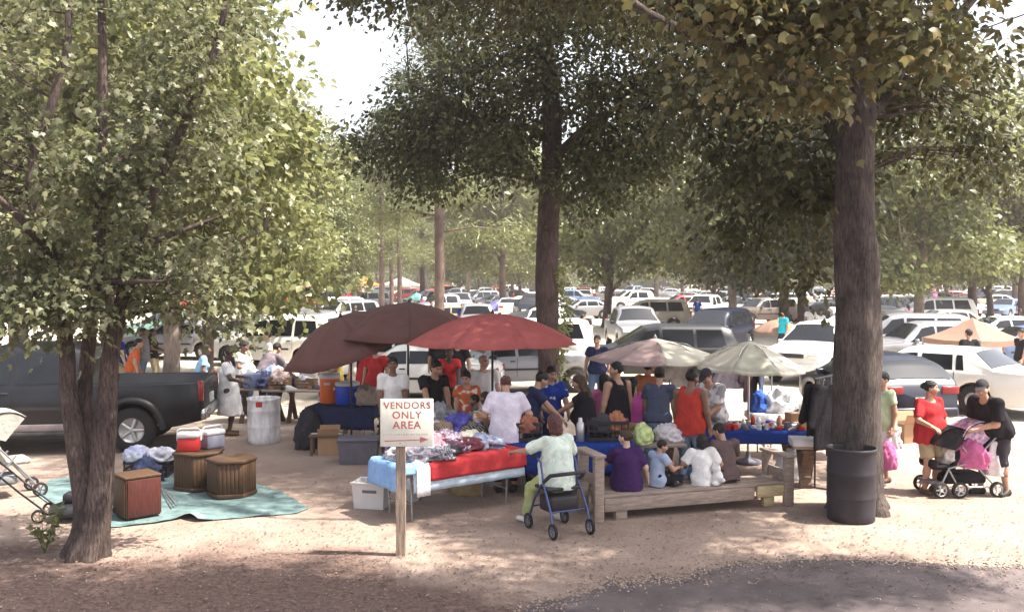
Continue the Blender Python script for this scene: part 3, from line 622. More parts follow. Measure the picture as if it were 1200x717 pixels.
SPEC = {
 # length, width, wheel radius, wheel x (front, rear), profile of the top line, belt line, cabin (cowl, roof front, roof rear, tail), bottom
 'sedan': dict(L=4.9, W=1.8, r=0.32, wx=(0.95, 3.78), zb=0.24, belt=[(0, 0.66), (0.3, 0.78), (1.3, 0.92), (3.6, 0.98), (4.6, 0.96), (4.9, 0.8)], top=[(0, 0.6), (0.08, 0.72), (0.3, 0.8), (1.35, 0.96), (2.1, 1.39), (2.5, 1.43), (3.3, 1.42), (3.6, 1.36), (4.12, 1.02), (4.75, 0.98), (4.85, 0.9), (4.9, 0.7)], cab=(1.35, 2.12, 3.52, 4.12), win=[(1.55, 2.52, 2.08, 2.5), (2.6, 3.42, 2.58, 3.36), (3.5, 3.88, 3.44, 3.56)]),
 'formal': dict(L=5.4, W=1.92, r=0.34, wx=(1.0, 4.02), zb=0.25, belt=[(0, 0.7), (0.3, 0.82), (1.6, 0.93), (4.4, 0.97), (5.2, 0.94), (5.4, 0.8)], top=[(0, 0.62), (0.06, 0.76), (0.3, 0.86), (1.65, 0.97), (2.3, 1.4), (2.6, 1.44), (3.7, 1.44), (3.95, 1.39), (4.42, 1.03), (5.25, 0.99), (5.36, 0.92), (5.4, 0.7)], cab=(1.65, 2.32, 3.9, 4.42), win=[(1.82, 2.72, 2.32, 2.7), (2.82, 3.55, 2.8, 3.5), (3.62, 3.8, 3.58, 3.72)]),
 'suv': dict(L=4.75, W=1.86, r=0.37, wx=(0.9, 3.68), zb=0.34, belt=[(0, 0.82), (0.25, 1.0), (1.3, 1.08), (4.5, 1.12), (4.75, 1.08)], top=[(0, 0.75), (0.06, 0.92), (0.3, 1.02), (1.3, 1.12), (1.95, 1.66), (2.3, 1.74), (4.2, 1.74), (4.5, 1.66), (4.68, 1.15), (4.75, 0.9)], cab=(1.3, 1.98, 4.45, 4.68), win=[(1.5, 2.42, 1.98, 2.4), (2.5, 3.35, 2.48, 3.32), (3.45, 4.35, 3.42, 4.2)]),
 'van': dict(L=4.9, W=1.95, r=0.34, wx=(0.85, 3.85), zb=0.26, belt=[(0, 0.75), (0.3, 0.92), (1.2, 1.02), (4.7, 1.06), (4.9, 1.0)], top=[(0, 0.62), (0.08, 0.8), (0.35, 0.92), (1.0, 1.1), (1.95, 1.68), (2.4, 1.76), (4.35, 1.75), (4.65, 1.66), (4.82, 1.2), (4.9, 0.8)], cab=(1.0, 1.98, 4.55, 4.8), win=[(1.35, 2.4, 1.98, 2.38), (2.5, 3.45, 2.48, 3.42), (3.55, 4.45, 3.52, 4.3)]),
 'hatch': dict(L=4.2, W=1.72, r=0.31, wx=(0.8, 3.35), zb=0.23, belt=[(0, 0.66), (0.3, 0.8), (1.1, 0.92), (3.9, 1.0), (4.2, 0.9)], top=[(0, 0.6), (0.08, 0.74), (0.3, 0.82), (1.1, 0.98), (1.85, 1.42), (2.2, 1.47), (3.2, 1.45), (3.6, 1.36), (4.05, 1.02), (4.2, 0.75)], cab=(1.1, 1.88, 3.5, 4.05), win=[(1.3, 2.22, 1.86, 2.2), (2.3, 3.1, 2.28, 3.05), (3.18, 3.62, 3.14, 3.35)]),
 'pickup': dict(L=5.7, W=1.98, r=0.39, wx=(1.0, 4.55), zb=0.42, belt=[(0, 0.9), (0.25, 1.08), (1.5, 1.14), (5.6, 1.16), (5.7, 1.14)], top=[(0, 0.8), (0.06, 1.0), (0.3, 1.1), (1.5, 1.2), (2.1, 1.76), (2.4, 1.84), (3.55, 1.83), (3.78, 1.74), (3.86, 1.18), (5.68, 1.18), (5.7, 1.16)], cab=(1.5, 2.12, 3.74, 3.86), win=[(1.72, 2.6, 2.12, 2.58), (2.7, 3.58, 2.68, 3.54)], bed=3.88),
}
def car_mesh(kind):
    S = SPEC[kind]; L_, W, r = S['L'], S['W'], S['r']; hw = W/2; bed = S.get('bed')
    xs = sorted(set([round(x, 3) for x in np.linspace(0, L_, 30)]+[t[0] for t in S['top']]+[round(w+dx, 3) for w in S['wx'] for dx in np.linspace(-r-0.075, r+0.075, 11)]+([bed, bed-0.02, L_-0.06, L_-0.05] if bed else [])))
    xs = [x for x in xs if 0 <= x <= L_]
    def width(x): 
        e = min(x, L_-x); return hw*(0.86+0.14*min(1, (max(0, e)/0.5))**0.5)
    def zbot(x):
        z = S['zb']+0.1*max(0, 1-min(x, L_-x)/0.5)
        for w in S['wx']:
            dx = abs(x-w); ra = r+0.07
            if dx < ra: z = max(z, r+math.sqrt(max(0, ra*ra-dx*dx)))
        return z
    rowsv = []
    c0, c1, c2, c3 = S['cab']
    def section(x):
        w = width(x); zb = zbot(x); zl = lerp_tab(S['belt'], x); zt = max(lerp_tab(S['top'], x), zl+0.015); zl = max(zl, zb+0.03); zt = max(zt, zl+0.015)
        h = zt-zl; k = min(1, max(0, h-0.05)/0.42)                  # 0 = bonnet, 1 = full cabin
        zm = zb+(zl-zb)*0.55
        if bed and x >= bed and x <= L_-0.055:
            f = 0.62
            return [(w*0.965, zb), (w*0.99, zb+0.02), (w, zm), (w*0.985, zl), (w*0.975, zt), (w-0.05, zt+0.012), (w-0.09, zt), (w-0.1, f+0.02), (w*0.4, f), (0, f)]
        wt = w*(0.96-0.2*k); 
        return [(w*0.965, zb), (w*0.99, zb+(zm-zb)*0.25), (w, zm), (w*0.985, zl-0.02), (w*0.965, zl), (w*0.965+(wt-w*0.965)*0.5, zl+h*0.5), (wt+0.01, zt-0.07*k-0.004), (wt-0.07*k-0.02, zt-0.01*k), (wt*0.5, zt+0.02+0.005*k), (0, zt+0.025+0.01*k)]
    secs = [section(x) for x in xs]; n = len(secs[0])
    mb = MB(); vs = []; fs = []
    for x, s in zip(xs, secs):
        for (y, z) in s: vs.append((x, -y, z))
        for (y, z) in reversed(s[:-1]): vs.append((x, y, z))
    m = 2*n-1
    for i in range(len(xs)-1):
        for j in range(m-1): fs.append((i*m+j, i*m+j+1, (i+1)*m+j+1, (i+1)*m+j))
    fs.append(tuple(range(m-1, -1, -1))); fs.append(tuple((len(xs)-1)*m+j for j in range(m)))
    mb.add(vs, fs, 0, True)
    # dark underside and wheel wells
    mb.box((L_/2, 0, S['zb']+0.16), (L_-0.5, W*0.86, 0.2), 1)
    return mb, section, xs
CARS = {}
def side_patch(mb, section, a, b, a2, b2, lo, hi, sgn, mi=0, off=0.007):
    def fn(u, v):
        x = (a+(b-a)*u)*(1-v)+(a2+(b2-a2)*u)*v; s = section(x); f = lo+(hi-lo)*v
        P = [s[4], s[5], s[6]]; z0, z1 = s[4][1], s[6][1]
        zz = z0+(z1-z0)*f; y = float(np.interp(zz, [p[1] for p in P], [p[0] for p in P]))
        return (x, sgn*(y+off), zz)
    mb.grid(5, 4, fn, mi, smooth=True)
def build_car(kind, detail=True):
    S = SPEC[kind]; L_, W, r = S['L'], S['W'], S['r']; hw = W/2; t = thing(kind, '', 'car')
    mb, sec, xs = car_mesh(kind); mb.build('body', [BODY, TRIM], t)
    for sg in (-1, 1):
        for (a, b, a2, b2) in S['win']:
            g = MB(); side_patch(g, sec, a, b, a2, b2, 0.1, 0.93, sg)
            g.build('side_window', GLASS, t)
    c0, c1, c2, c3 = S['cab']
    def glass_end(xa, xb, fr):
        g = MB()
        def fn(u, v):
            x = xa+(xb-xa)*v; s = sec(x); zt = s[-1][1]; w = s[7][0]-0.03
            y = -w+2*w*u; zz = float(np.interp(abs(y), [0, s[8][0], s[7][0]], [s[9][1], s[8][1], s[7][1]]))
            return (x+(-0.012 if fr else 0.012), y, zz+0.012)
        g.grid(7, 6, fn); return g
    glass_end(c0+0.1, c1-0.04, True).build('windscreen', GLASS, t)
    glass_end(c2+0.04, c3-0.05, False).build('rear_window', GLASS, t)
    zl = lerp_tab(S['belt'], 0.3)
    fw = sec(0.06)[2][0]; rw = sec(L_-0.04)[2][0]
    for sg in (-1, 1):
        MB().rbox((0.045, sg*(fw-0.2), zl-0.13), (0.12, 0.32, 0.13), 0.02).build('headlight', LAMP, t)
        zr = lerp_tab(S['belt'], L_-0.2)
        if kind in ('suv', 'van', 'pickup'): MB().rbox((L_-0.03, sg*(rw-0.07), zr-0.13), (0.1, 0.14, 0.36), 0.02).build('tail_light', TAIL, t)
        else: MB().rbox((L_-0.03, sg*(rw-0.19), zr-0.1), (0.1, 0.36, 0.16), 0.02).build('tail_light', TAIL, t)
        mx_ = c0+0.42; s = sec(mx_)
        MB().rbox((mx_, sg*(s[4][0]+0.09), s[4][1]+0.06), (0.1, 0.18, 0.13), 0.03).build('wing_mirror', TRIM if kind == 'pickup' else BODY, t)
    MB().rbox((0.0, 0, S['zb']+0.2), (0.16, fw*2-0.06, 0.2), 0.05).build('front_bumper', CHROME if kind in ('pickup', 'formal') else BODY, t)
    MB().rbox((L_-0.01, 0, S['zb']+0.2), (0.16, rw*2-0.06, 0.2), 0.05).build('rear_bumper', CHROME if kind in ('pickup', 'formal') else BODY, t)
    MB().rbox((0.0, 0, zl-0.13), (0.1, fw*0.9, 0.13), 0.02).build('grille', TRIM, t)
    MB().box((L_+0.03, 0, S['zb']+0.42), (0.03, 0.32, 0.16)).build('number_plate', PLATE, t)
    if detail:
        for sg in (-1, 1):
            for (a, b, a2, b2) in S['win'][:2]:
                q = MB(); x = b+0.04; s = sec(x)
                q.tube([(x, sg*(s[1][0]+0.002), s[1][1]+0.05), (x, sg*(s[2][0]+0.002), s[2][1]), (x, sg*(s[3][0]+0.002), s[3][1]), (x, sg*(s[4][0]+0.002), s[4][1])], 0.007, 5)
                q.build('door_seam', SEAM, t)
                MB().rbox((b-0.1, sg*(s[3][0]+0.012), s[3][1]-0.07), (0.16, 0.03, 0.035), 0.01).build('door_handle', TRIM, t)
            q = MB(); s0 = sec(L_/2)
            q.grid(10, 2, lambda u, v: (S['wx'][0]+r+0.15+(S['wx'][1]-S['wx'][0]-2*r-0.3)*u, sg*(sec(L_/2)[2][0]+0.008), sec(L_/2)[2][1]-0.05+0.06*v))
            q.build('rubbing_strip', TRIM, t)
    if S.get('bed'):
        MB().box(((S['bed']+L_)/2, 0, 0.635), (L_-S['bed']-0.12, W-0.24, 0.02)).build('bed_floor', BEDLINER, t)
    # wheels: tyre and rim
    ty = MB(); ty.lathe([(r*0.55, -0.1), (r*0.95, -0.11), (r, -0.075), (r, 0.075), (r*0.95, 0.11), (r*0.55, 0.1)], 22, cap0=False, cap1=False)
    tym = ty.mesh('tyre', RUBBER)
    rm = MB(); rm.lathe([(r*0.57, 0.1), (r*0.54, 0.085), (r*0.45, 0.05), (0.02, 0.05)], 22, 0, cap0=False); 
    for k in range(5):
        a = k*2*math.pi/5; rm.tube([(0.03*math.cos(a), 0.03*math.sin(a), 0.085), (r*0.51*math.cos(a), r*0.51*math.sin(a), 0.08)], [0.035, 0.03], 5)
    rm.lathe([(0.055, 0.06), (0.055, 0.1), (0.0, 0.104)], 10, cap0=False, cap1=False); rm.lathe([(r*0.56, -0.1), (0.01, -0.09)], 14, cap0=False)
    rmm = rm.mesh('rim', RIM)
    for wx in S['wx']:
        for sg in (-1, 1):
            w = bpy.data.objects.new('wheel', None); COL.objects.link(w); w.parent = t; w.location = (wx, sg*(hw-0.13), r); w.rotation_euler = (-sg*math.pi/2, 0, 0)
            link('tyre', tym, w); link('rim', rmm, w)
    return t
CAR_NAME = {'sedan': 'sedan', 'formal': 'sedan', 'suv': 'sport_utility_car', 'van': 'minivan', 'hatch': 'hatchback', 'pickup': 'pickup_truck'}
def place_car(kind, col, px, Y, heading, label, group=None, s=1.0, cat=None, far=False, name=None):
    """heading: direction the bonnet points, degrees from +X (picture right) counter-clockwise; px, Y = middle of the car"""
    key = kind
    if key not in CARS:
        CARS[key] = build_car(kind)
        CARS[key].location = (0, -500, -50)
    t = copy_tree(CARS[key], None, {BODY.name: CARCOL[col]}, skip=('door_seam', 'door_handle', 'rubbing_strip', 'number_plate') if far else ())
    L_ = SPEC[kind]['L']; a = R(heading+180)
    t.rotation_euler = (0, 0, a); t.scale = (s, s, s)
    t.location = (X(px, Y)-math.cos(a)*L_/2*s, Y-math.sin(a)*L_/2*s, 0)
    t.name = name or CAR_NAME[kind]
    for k in ('label', 'group', 'category'):
        if k in t: del t[k]
    tag(t, label, cat or {'pickup': 'pickup truck', 'van': 'minivan', 'suv': 'car'}.get(kind, 'car'), group)
    return t
# --- dark crew cab pickup whose bed stands beside the market
pk = place_car('pickup', 'pickup', 50, 17.2, 189, 'dark midnight blue pickup truck parked behind the maple', s=1.03)
def dark_pickup_extras():
    r_ = pk; Lp = SPEC['pickup']['L']
    for sg in (-1, 1):                                          # bulging rear arches
        q = MB(); wx = SPEC['pickup']['wx'][1]; rr = SPEC['pickup']['r']
        q.grid(15, 4, lambda u, v: (wx-math.cos(math.pi*u)*(rr+0.075+0.11*v), sg*(0.985+0.055*math.sin(math.pi*min(1, v*0.9+0.1))), rr+math.sin(math.pi*u)*(rr+0.075+0.11*v)))
        q.build('wheel_arch', CARCOL['pickup'], r_)
        q = MB(); q.tube([(1.55, sg*0.98, 0.36), (3.95, sg*0.98, 0.36)], 0.05, 8); q.build('side_step', TRIM, r_)
        MB().rbox((2.7, sg*0.965, 0.47), (2.4, 0.05, 0.13), 0.02).build('sill_panel', mat('sill_grey', (0.2, 0.17, 0.17), rough=0.5), r_)
    tgp = MB(); tgp.rbox((Lp-0.02, 0, 0.9), (0.07, 1.66, 0.5), 0.02); o = tgp.build('tailgate', CARCOL['pickup'], r_)
    MB().rbox((Lp+0.02, 0, 1.02), (0.03, 0.3, 0.08), 0.015).build('tailgate_handle', TRIM, o)
dark_pickup_extras()

# --- the larger parked cars around the market
place_car('formal', 'white', 1093, 22.55, 133, 'white long-bonnet saloon with a whitewall wheel parked behind the couple')
place_car('suv', 'silver', 1082, 30.6, 182, 'silver estate car behind the white saloon', s=0.95)
place_car('hatch', 'navy', 1022, 20.6, 96, 'navy hatchback with red tail lamps behind the broad trunk')
place_car('suv', 'white', 962, 28.6, 232, 'large white off-road car facing the stall with the white parasol')
place_car('sedan', 'blue', 1205, 32.0, 180, 'dark blue saloon behind the white saloon')
place_car('van', 'black', 772, 28.5, 178, 'black minivan behind the pink and white parasol', s=0.95)
place_car('suv', 'brown', 893, 62.0, 200, 'brown off-road car behind the small tan parasol')
place_car('hatch', 'red', 797, 82.0, 190, 'bright red hatchback parked under the trees', s=1.05)
place_car('pickup', 'white', 748, 88.0, 185, 'white pickup truck parked next to the bright red hatchback')
place_car('van', 'white', 330, 33.0, 160, 'white minivan behind the man in the grey shirt')
place_car('sedan', 'silver', 212, 36.0, 170, 'silver saloon seen between the two grey tree trunks')
place_car('suv', 'white', 612, 30.5, 178, 'white off-road car behind the red parasol and the dark tree')
place_car('pickup', 'silver', 604, 25.5, 195, 'silver pickup truck behind the white-haired man', s=0.85)
place_car('sedan', 'white', 455, 27.5, 190, 'white saloon behind the tilted brown parasol')
place_car('sedan', 'white', 482, 24.2, 172, 'white saloon close behind the man in the black polo shirt', s=0.95)
place_car('pickup', 'orange', 331, 75.0, 160, 'orange red pickup truck facing the market between parked cars')
place_car('pickup', 'orange', 285, 80.0, 165, 'orange red pickup truck parked at the end of the row beside another red pickup')
place_car('suv', 'white', 388, 64.0, 215, 'white off-road car with a roof rack in the far row', s=1.0)
place_car('suv', 'silver', 400, 55.0, 225, 'silver off-road car nosing out of the row behind the brown parasols')
place_car('van', 'grey', 352, 118.0, 180, 'grey minivan under the trees at the back of the car park')
place_car('van', 'white', 1090, 58.0, 175, 'white van with dark windows behind the tan canopy tent', s=1.05)
place_car('suv', 'black', 1122, 60.0, 250, 'black off-road car parked beside the white van')
place_car('van', 'silver', 1056, 34.5, 170, 'silver blue minivan behind the silver estate car')
place_car('sedan', 'white', 1172, 40.0, 180, 'white saloon under the edge of the tan canopy tent')
place_car('sedan', 'grey', 290, 41.0, 165, 'grey saloon near the white minivan', s=0.95)
# --- the rows beyond
RNG = random.Random(77)
used = [(X(p, y), y) for p, y in [(797, 82), (748, 88), (331, 75), (285, 80), (388, 64), (400, 55), (352, 118), (893, 62), (1090, 58), (1122, 60), (1172, 40), (1056, 34.5), (290, 41), (212, 36), (330, 33), (710, 58), (857, 50), (920, 54), (942, 49), (1078, 43), (1140, 60), (1162, 66), (1200, 57), (835, 74), (447, 68), (468, 72), (459, 78), (514, 40)]]
CN = {'white': 'white', 'silver': 'silver', 'black': 'black', 'navy': 'navy blue', 'red': 'red', 'maroon': 'maroon', 'grey': 'grey', 'tan': 'tan', 'blue': 'blue', 'green': 'dark green', 'gold': 'pale gold', 'teal': 'teal'}
KN = {'sedan': 'saloon', 'suv': 'off-road car', 'van': 'minivan', 'hatch': 'hatchback', 'pickup': 'pickup truck'}
for (Y, px0, px1) in [(40, 640, 850), (49, 560, 700), (52, 1000, 1060), (62, 640, 700), (66, 730, 870), (78, 540, 720), (82, 860, 1000), (96, 560, 760), (115, 240, 1230), (40, 520, 620), (46, 200, 330), (47, 960, 1240), (56, 530, 640), (58, 760, 850), (66, 960, 1260), (70, 520, 700), (74, 880, 1250), (90, 230, 700), (92, 830, 1250), (104, 250, 760), (106, 800, 1240), (125, 240, 1230), (142, 260, 1230), (160, 280, 1220)]:
    px = px0
    while px < px1:
        k = RNG.choice(['sedan', 'sedan', 'suv', 'van', 'pickup', 'hatch']); c = RNG.choice(['white', 'white', 'silver', 'silver', 'black', 'navy', 'red', 'grey', 'grey', 'tan', 'white', 'gold', 'maroon', 'blue', 'green', 'red', 'black'])
        hd = RNG.choice([90, 270, 180, 0, 200, 160, 230])+RNG.uniform(-12, 12)
        x, y = X(px, Y), Y+RNG.uniform(-2, 2)
        ext = 2.7 if abs(math.cos(R(hd))) > 0.5 else 1.6
        if all((x-a)**2+(y-b)**2 > 8.5 for a, b in used) and RNG.random() < 0.95:
            used.append((x, y))
            place_car(k, c, px, y, hd, '%s %s parked in the rows of the far car park' % (CN[c], KN[k]), '%s %ss in the far car park' % (CN[c], KN[k]), far=True)
        px += (ext*2+RNG.uniform(0.1, 1.0))/Y*FPX
for t in CARS.values():                                         # the moulds themselves are not part of the place
    for o in [g for c in t.children for g in c.children]+list(t.children)+[t]: bpy.data.objects.remove(o)
# ------------------------------------------------------------------ people: smooth-blended bodies meshed from distance fields
def snets(f, lo, hi, h):
    lo = np.array(lo)-2*h; hi = np.array(hi)+2*h; n = np.maximum(4, np.ceil((hi-lo)/h).astype(int)+1)
    ax = [lo[i]+h*np.arange(n[i]) for i in range(3)]
    P = np.stack(np.meshgrid(*ax, indexing='ij'), -1).astype(np.float32)
    v = f(P.reshape(-1, 3)).reshape(n)
    c = [n[0]-1, n[1]-1, n[2]-1]
    acc = np.zeros((*c, 3)); cnt = np.zeros(c)
    corners = [(i, j, k) for i in (0, 1) for j in (0, 1) for k in (0, 1)]
    for a in corners:
        for d in range(3):
            if a[d]: continue
            b = list(a); b[d] = 1
            va = v[a[0]:a[0]+c[0], a[1]:a[1]+c[1], a[2]:a[2]+c[2]]; vb = v[b[0]:b[0]+c[0], b[1]:b[1]+c[1], b[2]:b[2]+c[2]]
            m = (va < 0) != (vb < 0)
            t = np.where(m, va/np.where(np.abs(va-vb) < 1e-12, 1, va-vb), 0)
            for e in range(3): acc[..., e] += np.where(m, a[e]+(t if e == d else 0), 0)
            cnt += m
    idx = -np.ones(c, int); on = cnt > 0; idx[on] = np.arange(on.sum())
    cell = np.argwhere(on); V = lo+h*(cell+acc[on]/cnt[on][:, None])
    F = []
    s = v < 0
    for d in range(3):
        e, g = (d+1) % 3, (d+2) % 3
        sl0 = [slice(1, -1)]*3; sl0[d] = slice(0, -1); sl1 = list(sl0); sl1[d] = slice(1, None)
        A = s[tuple(sl0)]; B = s[tuple(sl1)]; q = np.argwhere(A != B)
        if not len(q): continue
        fl = A[tuple(q.T)]
        q = q.copy(); q[:, e] += 1; q[:, g] += 1
        def at(de, dg):
            r = q.copy(); r[:, e] += de; r[:, g] += dg; return idx[r[:, 0], r[:, 1], r[:, 2]]
        Q = np.stack([at(-1, -1), at(0, -1), at(0, 0), at(-1, 0)], -1)
        Q[~fl] = Q[~fl][:, ::-1]; F.append(Q)
    F = np.concatenate(F); F = F[(F >= 0).all(1)]
    return V, F
def cone(a, b, ra, rb=None, fl=None, ff=1.0):
    a = np.array(a, np.float32); b = np.array(b, np.float32); rb = ra if rb is None else rb; ba = b-a; L2 = float(ba@ba)+1e-9
    u = None if fl is None else np.array(fl, np.float32)
    def f(P):
        q = P-a; t = np.clip(q@ba/L2, 0, 1); q = q-t[:, None]*ba
        if u is not None: q = q+((ff-1)*(q@u))[:, None]*u
        return np.sqrt((q*q).sum(1))-(ra+(rb-ra)*t)
    r = max(ra, rb); f.lo = np.minimum(a, b)-r; f.hi = np.maximum(a, b)+r
    return f
def ell(c, r):
    c = np.array(c, np.float32); r = np.array(r, np.float32)
    def f(P): q = (P-c)/r; l = np.sqrt((q*q).sum(1)); return (l-1)*float(r.min())
    f.lo = c-r; f.hi = c+r; return f
def plane(p, n):                                             # negative on the side away from n
    p = np.array(p, np.float32); n = np.array(n, np.float32); n = n/np.linalg.norm(n)
    return lambda P: (P-p)@n
def cut(f, *ps):
    def g(P):
        d = f(P)
        for q in ps: d = np.maximum(d, q(P))
        return d
    g.lo, g.hi = f.lo, f.hi; return g
def union(fs, k=0.03):
    def g(P):
        d = fs[0](P)
        for f in fs[1:]:
            e = f(P); h = np.clip(0.5+0.5*(e-d)/k, 0, 1); d = e*(1-h)+d*h-k*h*(1-h)
        return d
    g.lo = np.min([f.lo for f in fs], 0); g.hi = np.max([f.hi for f in fs], 0); return g
def wrinkle(f, amp, seed):
    rs = np.random.RandomState(seed); K = rs.normal(0, 26, (5, 3)); K[:, 2] *= 0.6; ph = rs.uniform(0, 6.28, 5)
    def g(P): return f(P)+amp*np.sin(P@K.T+ph).sum(1)/2.2
    g.lo, g.hi = f.lo-0.01, f.hi+0.01; return g
def field_mesh(f, h): return snets(f, f.lo, f.hi, h)

def _head_template():
    f = union([ell((0, -0.012, 0.03), (0.075, 0.094, 0.088)), cone((0, 0.02, -0.03), (0, 0.05, -0.085), 0.056, 0.032), cone((-0.03, 0.045, -0.02), (0.03, 0.045, -0.02), 0.04)], 0.04)
    f = union([f, cone((-0.034, 0.074, 0.03), (0.034, 0.074, 0.03), 0.013), cone((0, 0.084, 0.016), (0, 0.106, -0.022), 0.008, 0.015), cone((-0.016, 0.096, -0.026), (0.016, 0.096, -0.026), 0.008), ell((0.078, -0.008, -0.005), (0.012, 0.022, 0.034)), ell((-0.078, -0.008, -0.005), (0.012, 0.022, 0.034)), cone((-0.018, 0.085, -0.057), (0.018, 0.085, -0.057), 0.009)], 0.012)
    e1, e2 = ell((0.032, 0.092, 0.008), (0.018, 0.014, 0.011)), ell((-0.032, 0.092, 0.008), (0.018, 0.014, 0.011))
    def g(P):
        d = f(P)
        for e in (e1, e2): d = np.maximum(d, -e(P))
        return d
    g.lo, g.hi = f.lo, f.hi
    V, F = field_mesh(g, 0.0085)
    cen = V[F].mean(1); mi = np.zeros(len(F), int)
    lip = (np.abs(cen[:, 2]+0.057) < 0.009) & (np.abs(cen[:, 0]) < 0.026) & (cen[:, 1] > 0.07); mi[lip] = 1
    brow = (np.abs(cen[:, 2]-0.031) < 0.008) & (np.abs(cen[:, 0]) > 0.012) & (np.abs(cen[:, 0]) < 0.05) & (cen[:, 1] > 0.06); mi[brow] = 3
    parts = [(V, F, mi)]
    for sx in (-1, 1):                                        # eyeballs with a dark iris
        ve, fe = field_mesh(ell((sx*0.032, 0.073, 0.008), (0.0145, 0.0135, 0.0125)), 0.006); c = ve[fe].mean(1)
        parts.append((ve, fe, np.where(((c[:, 0]-sx*0.032)**2+(c[:, 2]-0.008)**2 < 0.0075**2) & (c[:, 1] > 0.078), 3, 2)))
    return join(parts)
def join(parts):
    Vs, Fs, Ms, b = [], [], [], 0
    for V, F, m in parts: Vs.append(V); Fs.append(F+b); Ms.append(m if hasattr(m, '__len__') else np.full(len(F), m)); b += len(V)
    return np.concatenate(Vs), np.concatenate(Fs), np.concatenate(Ms)
def _hand_template(curl):
    fs = [cone((x, 0, 0.0), (x*1.15, 0, 0.088-abs(x-0.008)*0.25), 0.0165, 0.0135) for x in (-0.028, -0.009, 0.01, 0.029)]
    palm = union(fs, 0.012); fg = [palm]
    for i, (x, L_) in enumerate([(-0.034, 0.058), (-0.011, 0.074), (0.012, 0.08), (0.034, 0.07)]):
        p = np.array([x, 0, 0.085-abs(x-0.008)*0.25]); a = 0
        for s, r0 in ((0.45, 0.0098), (0.3, 0.009), (0.25, 0.0082)):
            a += curl; q = p+L_*s*np.array([x*0.8, math.sin(a), math.cos(a)]); fg.append(cone(p, q, r0, r0*0.92)); p = q
    fg += [cone((0.024, 0.004, 0.02), (0.05, 0.018, 0.052), 0.016, 0.0125), cone((0.05, 0.018, 0.052), (0.054, 0.032, 0.083), 0.0118, 0.009)]
    f = union(fg, 0.004); V, F = field_mesh(f, 0.0076); return V, F
HEAD = _head_template(); HANDS = {'relaxed': _hand_template(R(22)), 'grip': _hand_template(R(58)), 'flat': _hand_template(R(8))}
def _hair(style):
    cr = ell((0, -0.014, 0.036), (0.086, 0.105, 0.097))
    def hl(y0, z0, y1, z1):                                  # keep what lies above and behind the hair line
        return plane((0, y0, z0), (0, (z0-z1), -(y0-y1)))
    line = hl(0.075, 0.07, -0.06, -0.075)
    if style == 'short': f = cut(cr, line)
    elif style == 'thin': f = cut(ell((0, -0.014, 0.03), (0.081, 0.1, 0.088)), hl(0.05, 0.1, -0.02, -0.06))
    elif style == 'bob': f = union([cut(cr, line), cut(union([cone((-0.06, -0.03, 0.03), (-0.068, -0.03, -0.1), 0.045, 0.035), cone((0.06, -0.03, 0.03), (0.068, -0.03, -0.1), 0.045, 0.035), cone((0, -0.06, 0.0), (0, -0.065, -0.11), 0.075, 0.06)], 0.03), plane((0, 0.035, 0), (0, 1, 0)))], 0.02)
    elif style == 'long': f = union([cut(cr, line), cut(union([cone((-0.055, -0.03, 0.03), (-0.07, -0.05, -0.16), 0.042, 0.035), cone((0.055, -0.03, 0.03), (0.07, -0.05, -0.16), 0.042, 0.035), cone((0, -0.06, 0.02), (0, -0.12, -0.36), 0.075, 0.05)], 0.04), plane((0, 0.03, 0), (0, 1, 0)))], 0.03)
    elif style == 'pony': f = union([cut(cr, line), cone((0, -0.1, 0.03), (0, -0.15, -0.03), 0.03, 0.035), cone((0, -0.15, -0.03), (0, -0.13, -0.2), 0.034, 0.015)], 0.02)
    elif style == 'bun': f = union([cut(cr, line), ell((0, -0.115, 0.03), (0.045, 0.04, 0.045))], 0.02)
    elif style == 'afro': f = cut(ell((0, -0.02, 0.045), (0.105, 0.12, 0.115)), line)
    V, F = field_mesh(f, 0.0105)
    V = np.array([Vector(p)*(1+0.1*mnoise.noise(Vector(p)*38)+0.06*mnoise.noise(Vector(p)*85)) for p in V])
    return V, F
HAIRS = {}
def _cap():
    f = union([cut(ell((0, -0.012, 0.04), (0.087, 0.106, 0.095)), plane((0, 0, 0.035), (0, 0.12, -1))), cut(cone((0, 0.06, 0.052), (0, 0.15, 0.035), 0.075, 0.055, (0, 0.2, 0.98), 7.0), plane((0, 0.05, 0), (0, -1, 0)))], 0.008)
    return field_mesh(f, 0.008)
SKINS = {'tan': (0.42, 0.24, 0.165), 'fair': (0.55, 0.36, 0.28), 'brown': (0.2, 0.105, 0.07), 'dark': (0.085, 0.045, 0.035), 'olive': (0.35, 0.2, 0.135)}
def skinmat(n): return mat('skin_'+n, SKINS[n], rough=0.55, var=0.08, scale=14, spec=0.35)
HAIRM = {'black': mat('hair_black', (0.014, 0.011, 0.011), rough=0.5, var=0.4, scale=30, bump=0.6, bscale=60), 'brown': mat('hair_brown', (0.06, 0.033, 0.022), rough=0.5, var=0.4, scale=30, bump=0.6, bscale=60),
         'auburn': mat('hair_auburn', (0.085, 0.03, 0.03), rough=0.5, var=0.4, scale=30, bump=0.6, bscale=60), 'grey': mat('hair_grey', (0.5, 0.47, 0.45), rough=0.6, var=0.2, scale=30, bump=0.5, bscale=60)}
LIP = mat('lip', (0.3, 0.1, 0.09), rough=0.5); EYEW = mat('eye_white', (0.7, 0.68, 0.65), rough=0.3); EYED = mat('eye_dark', (0.015, 0.01, 0.01), rough=0.3)

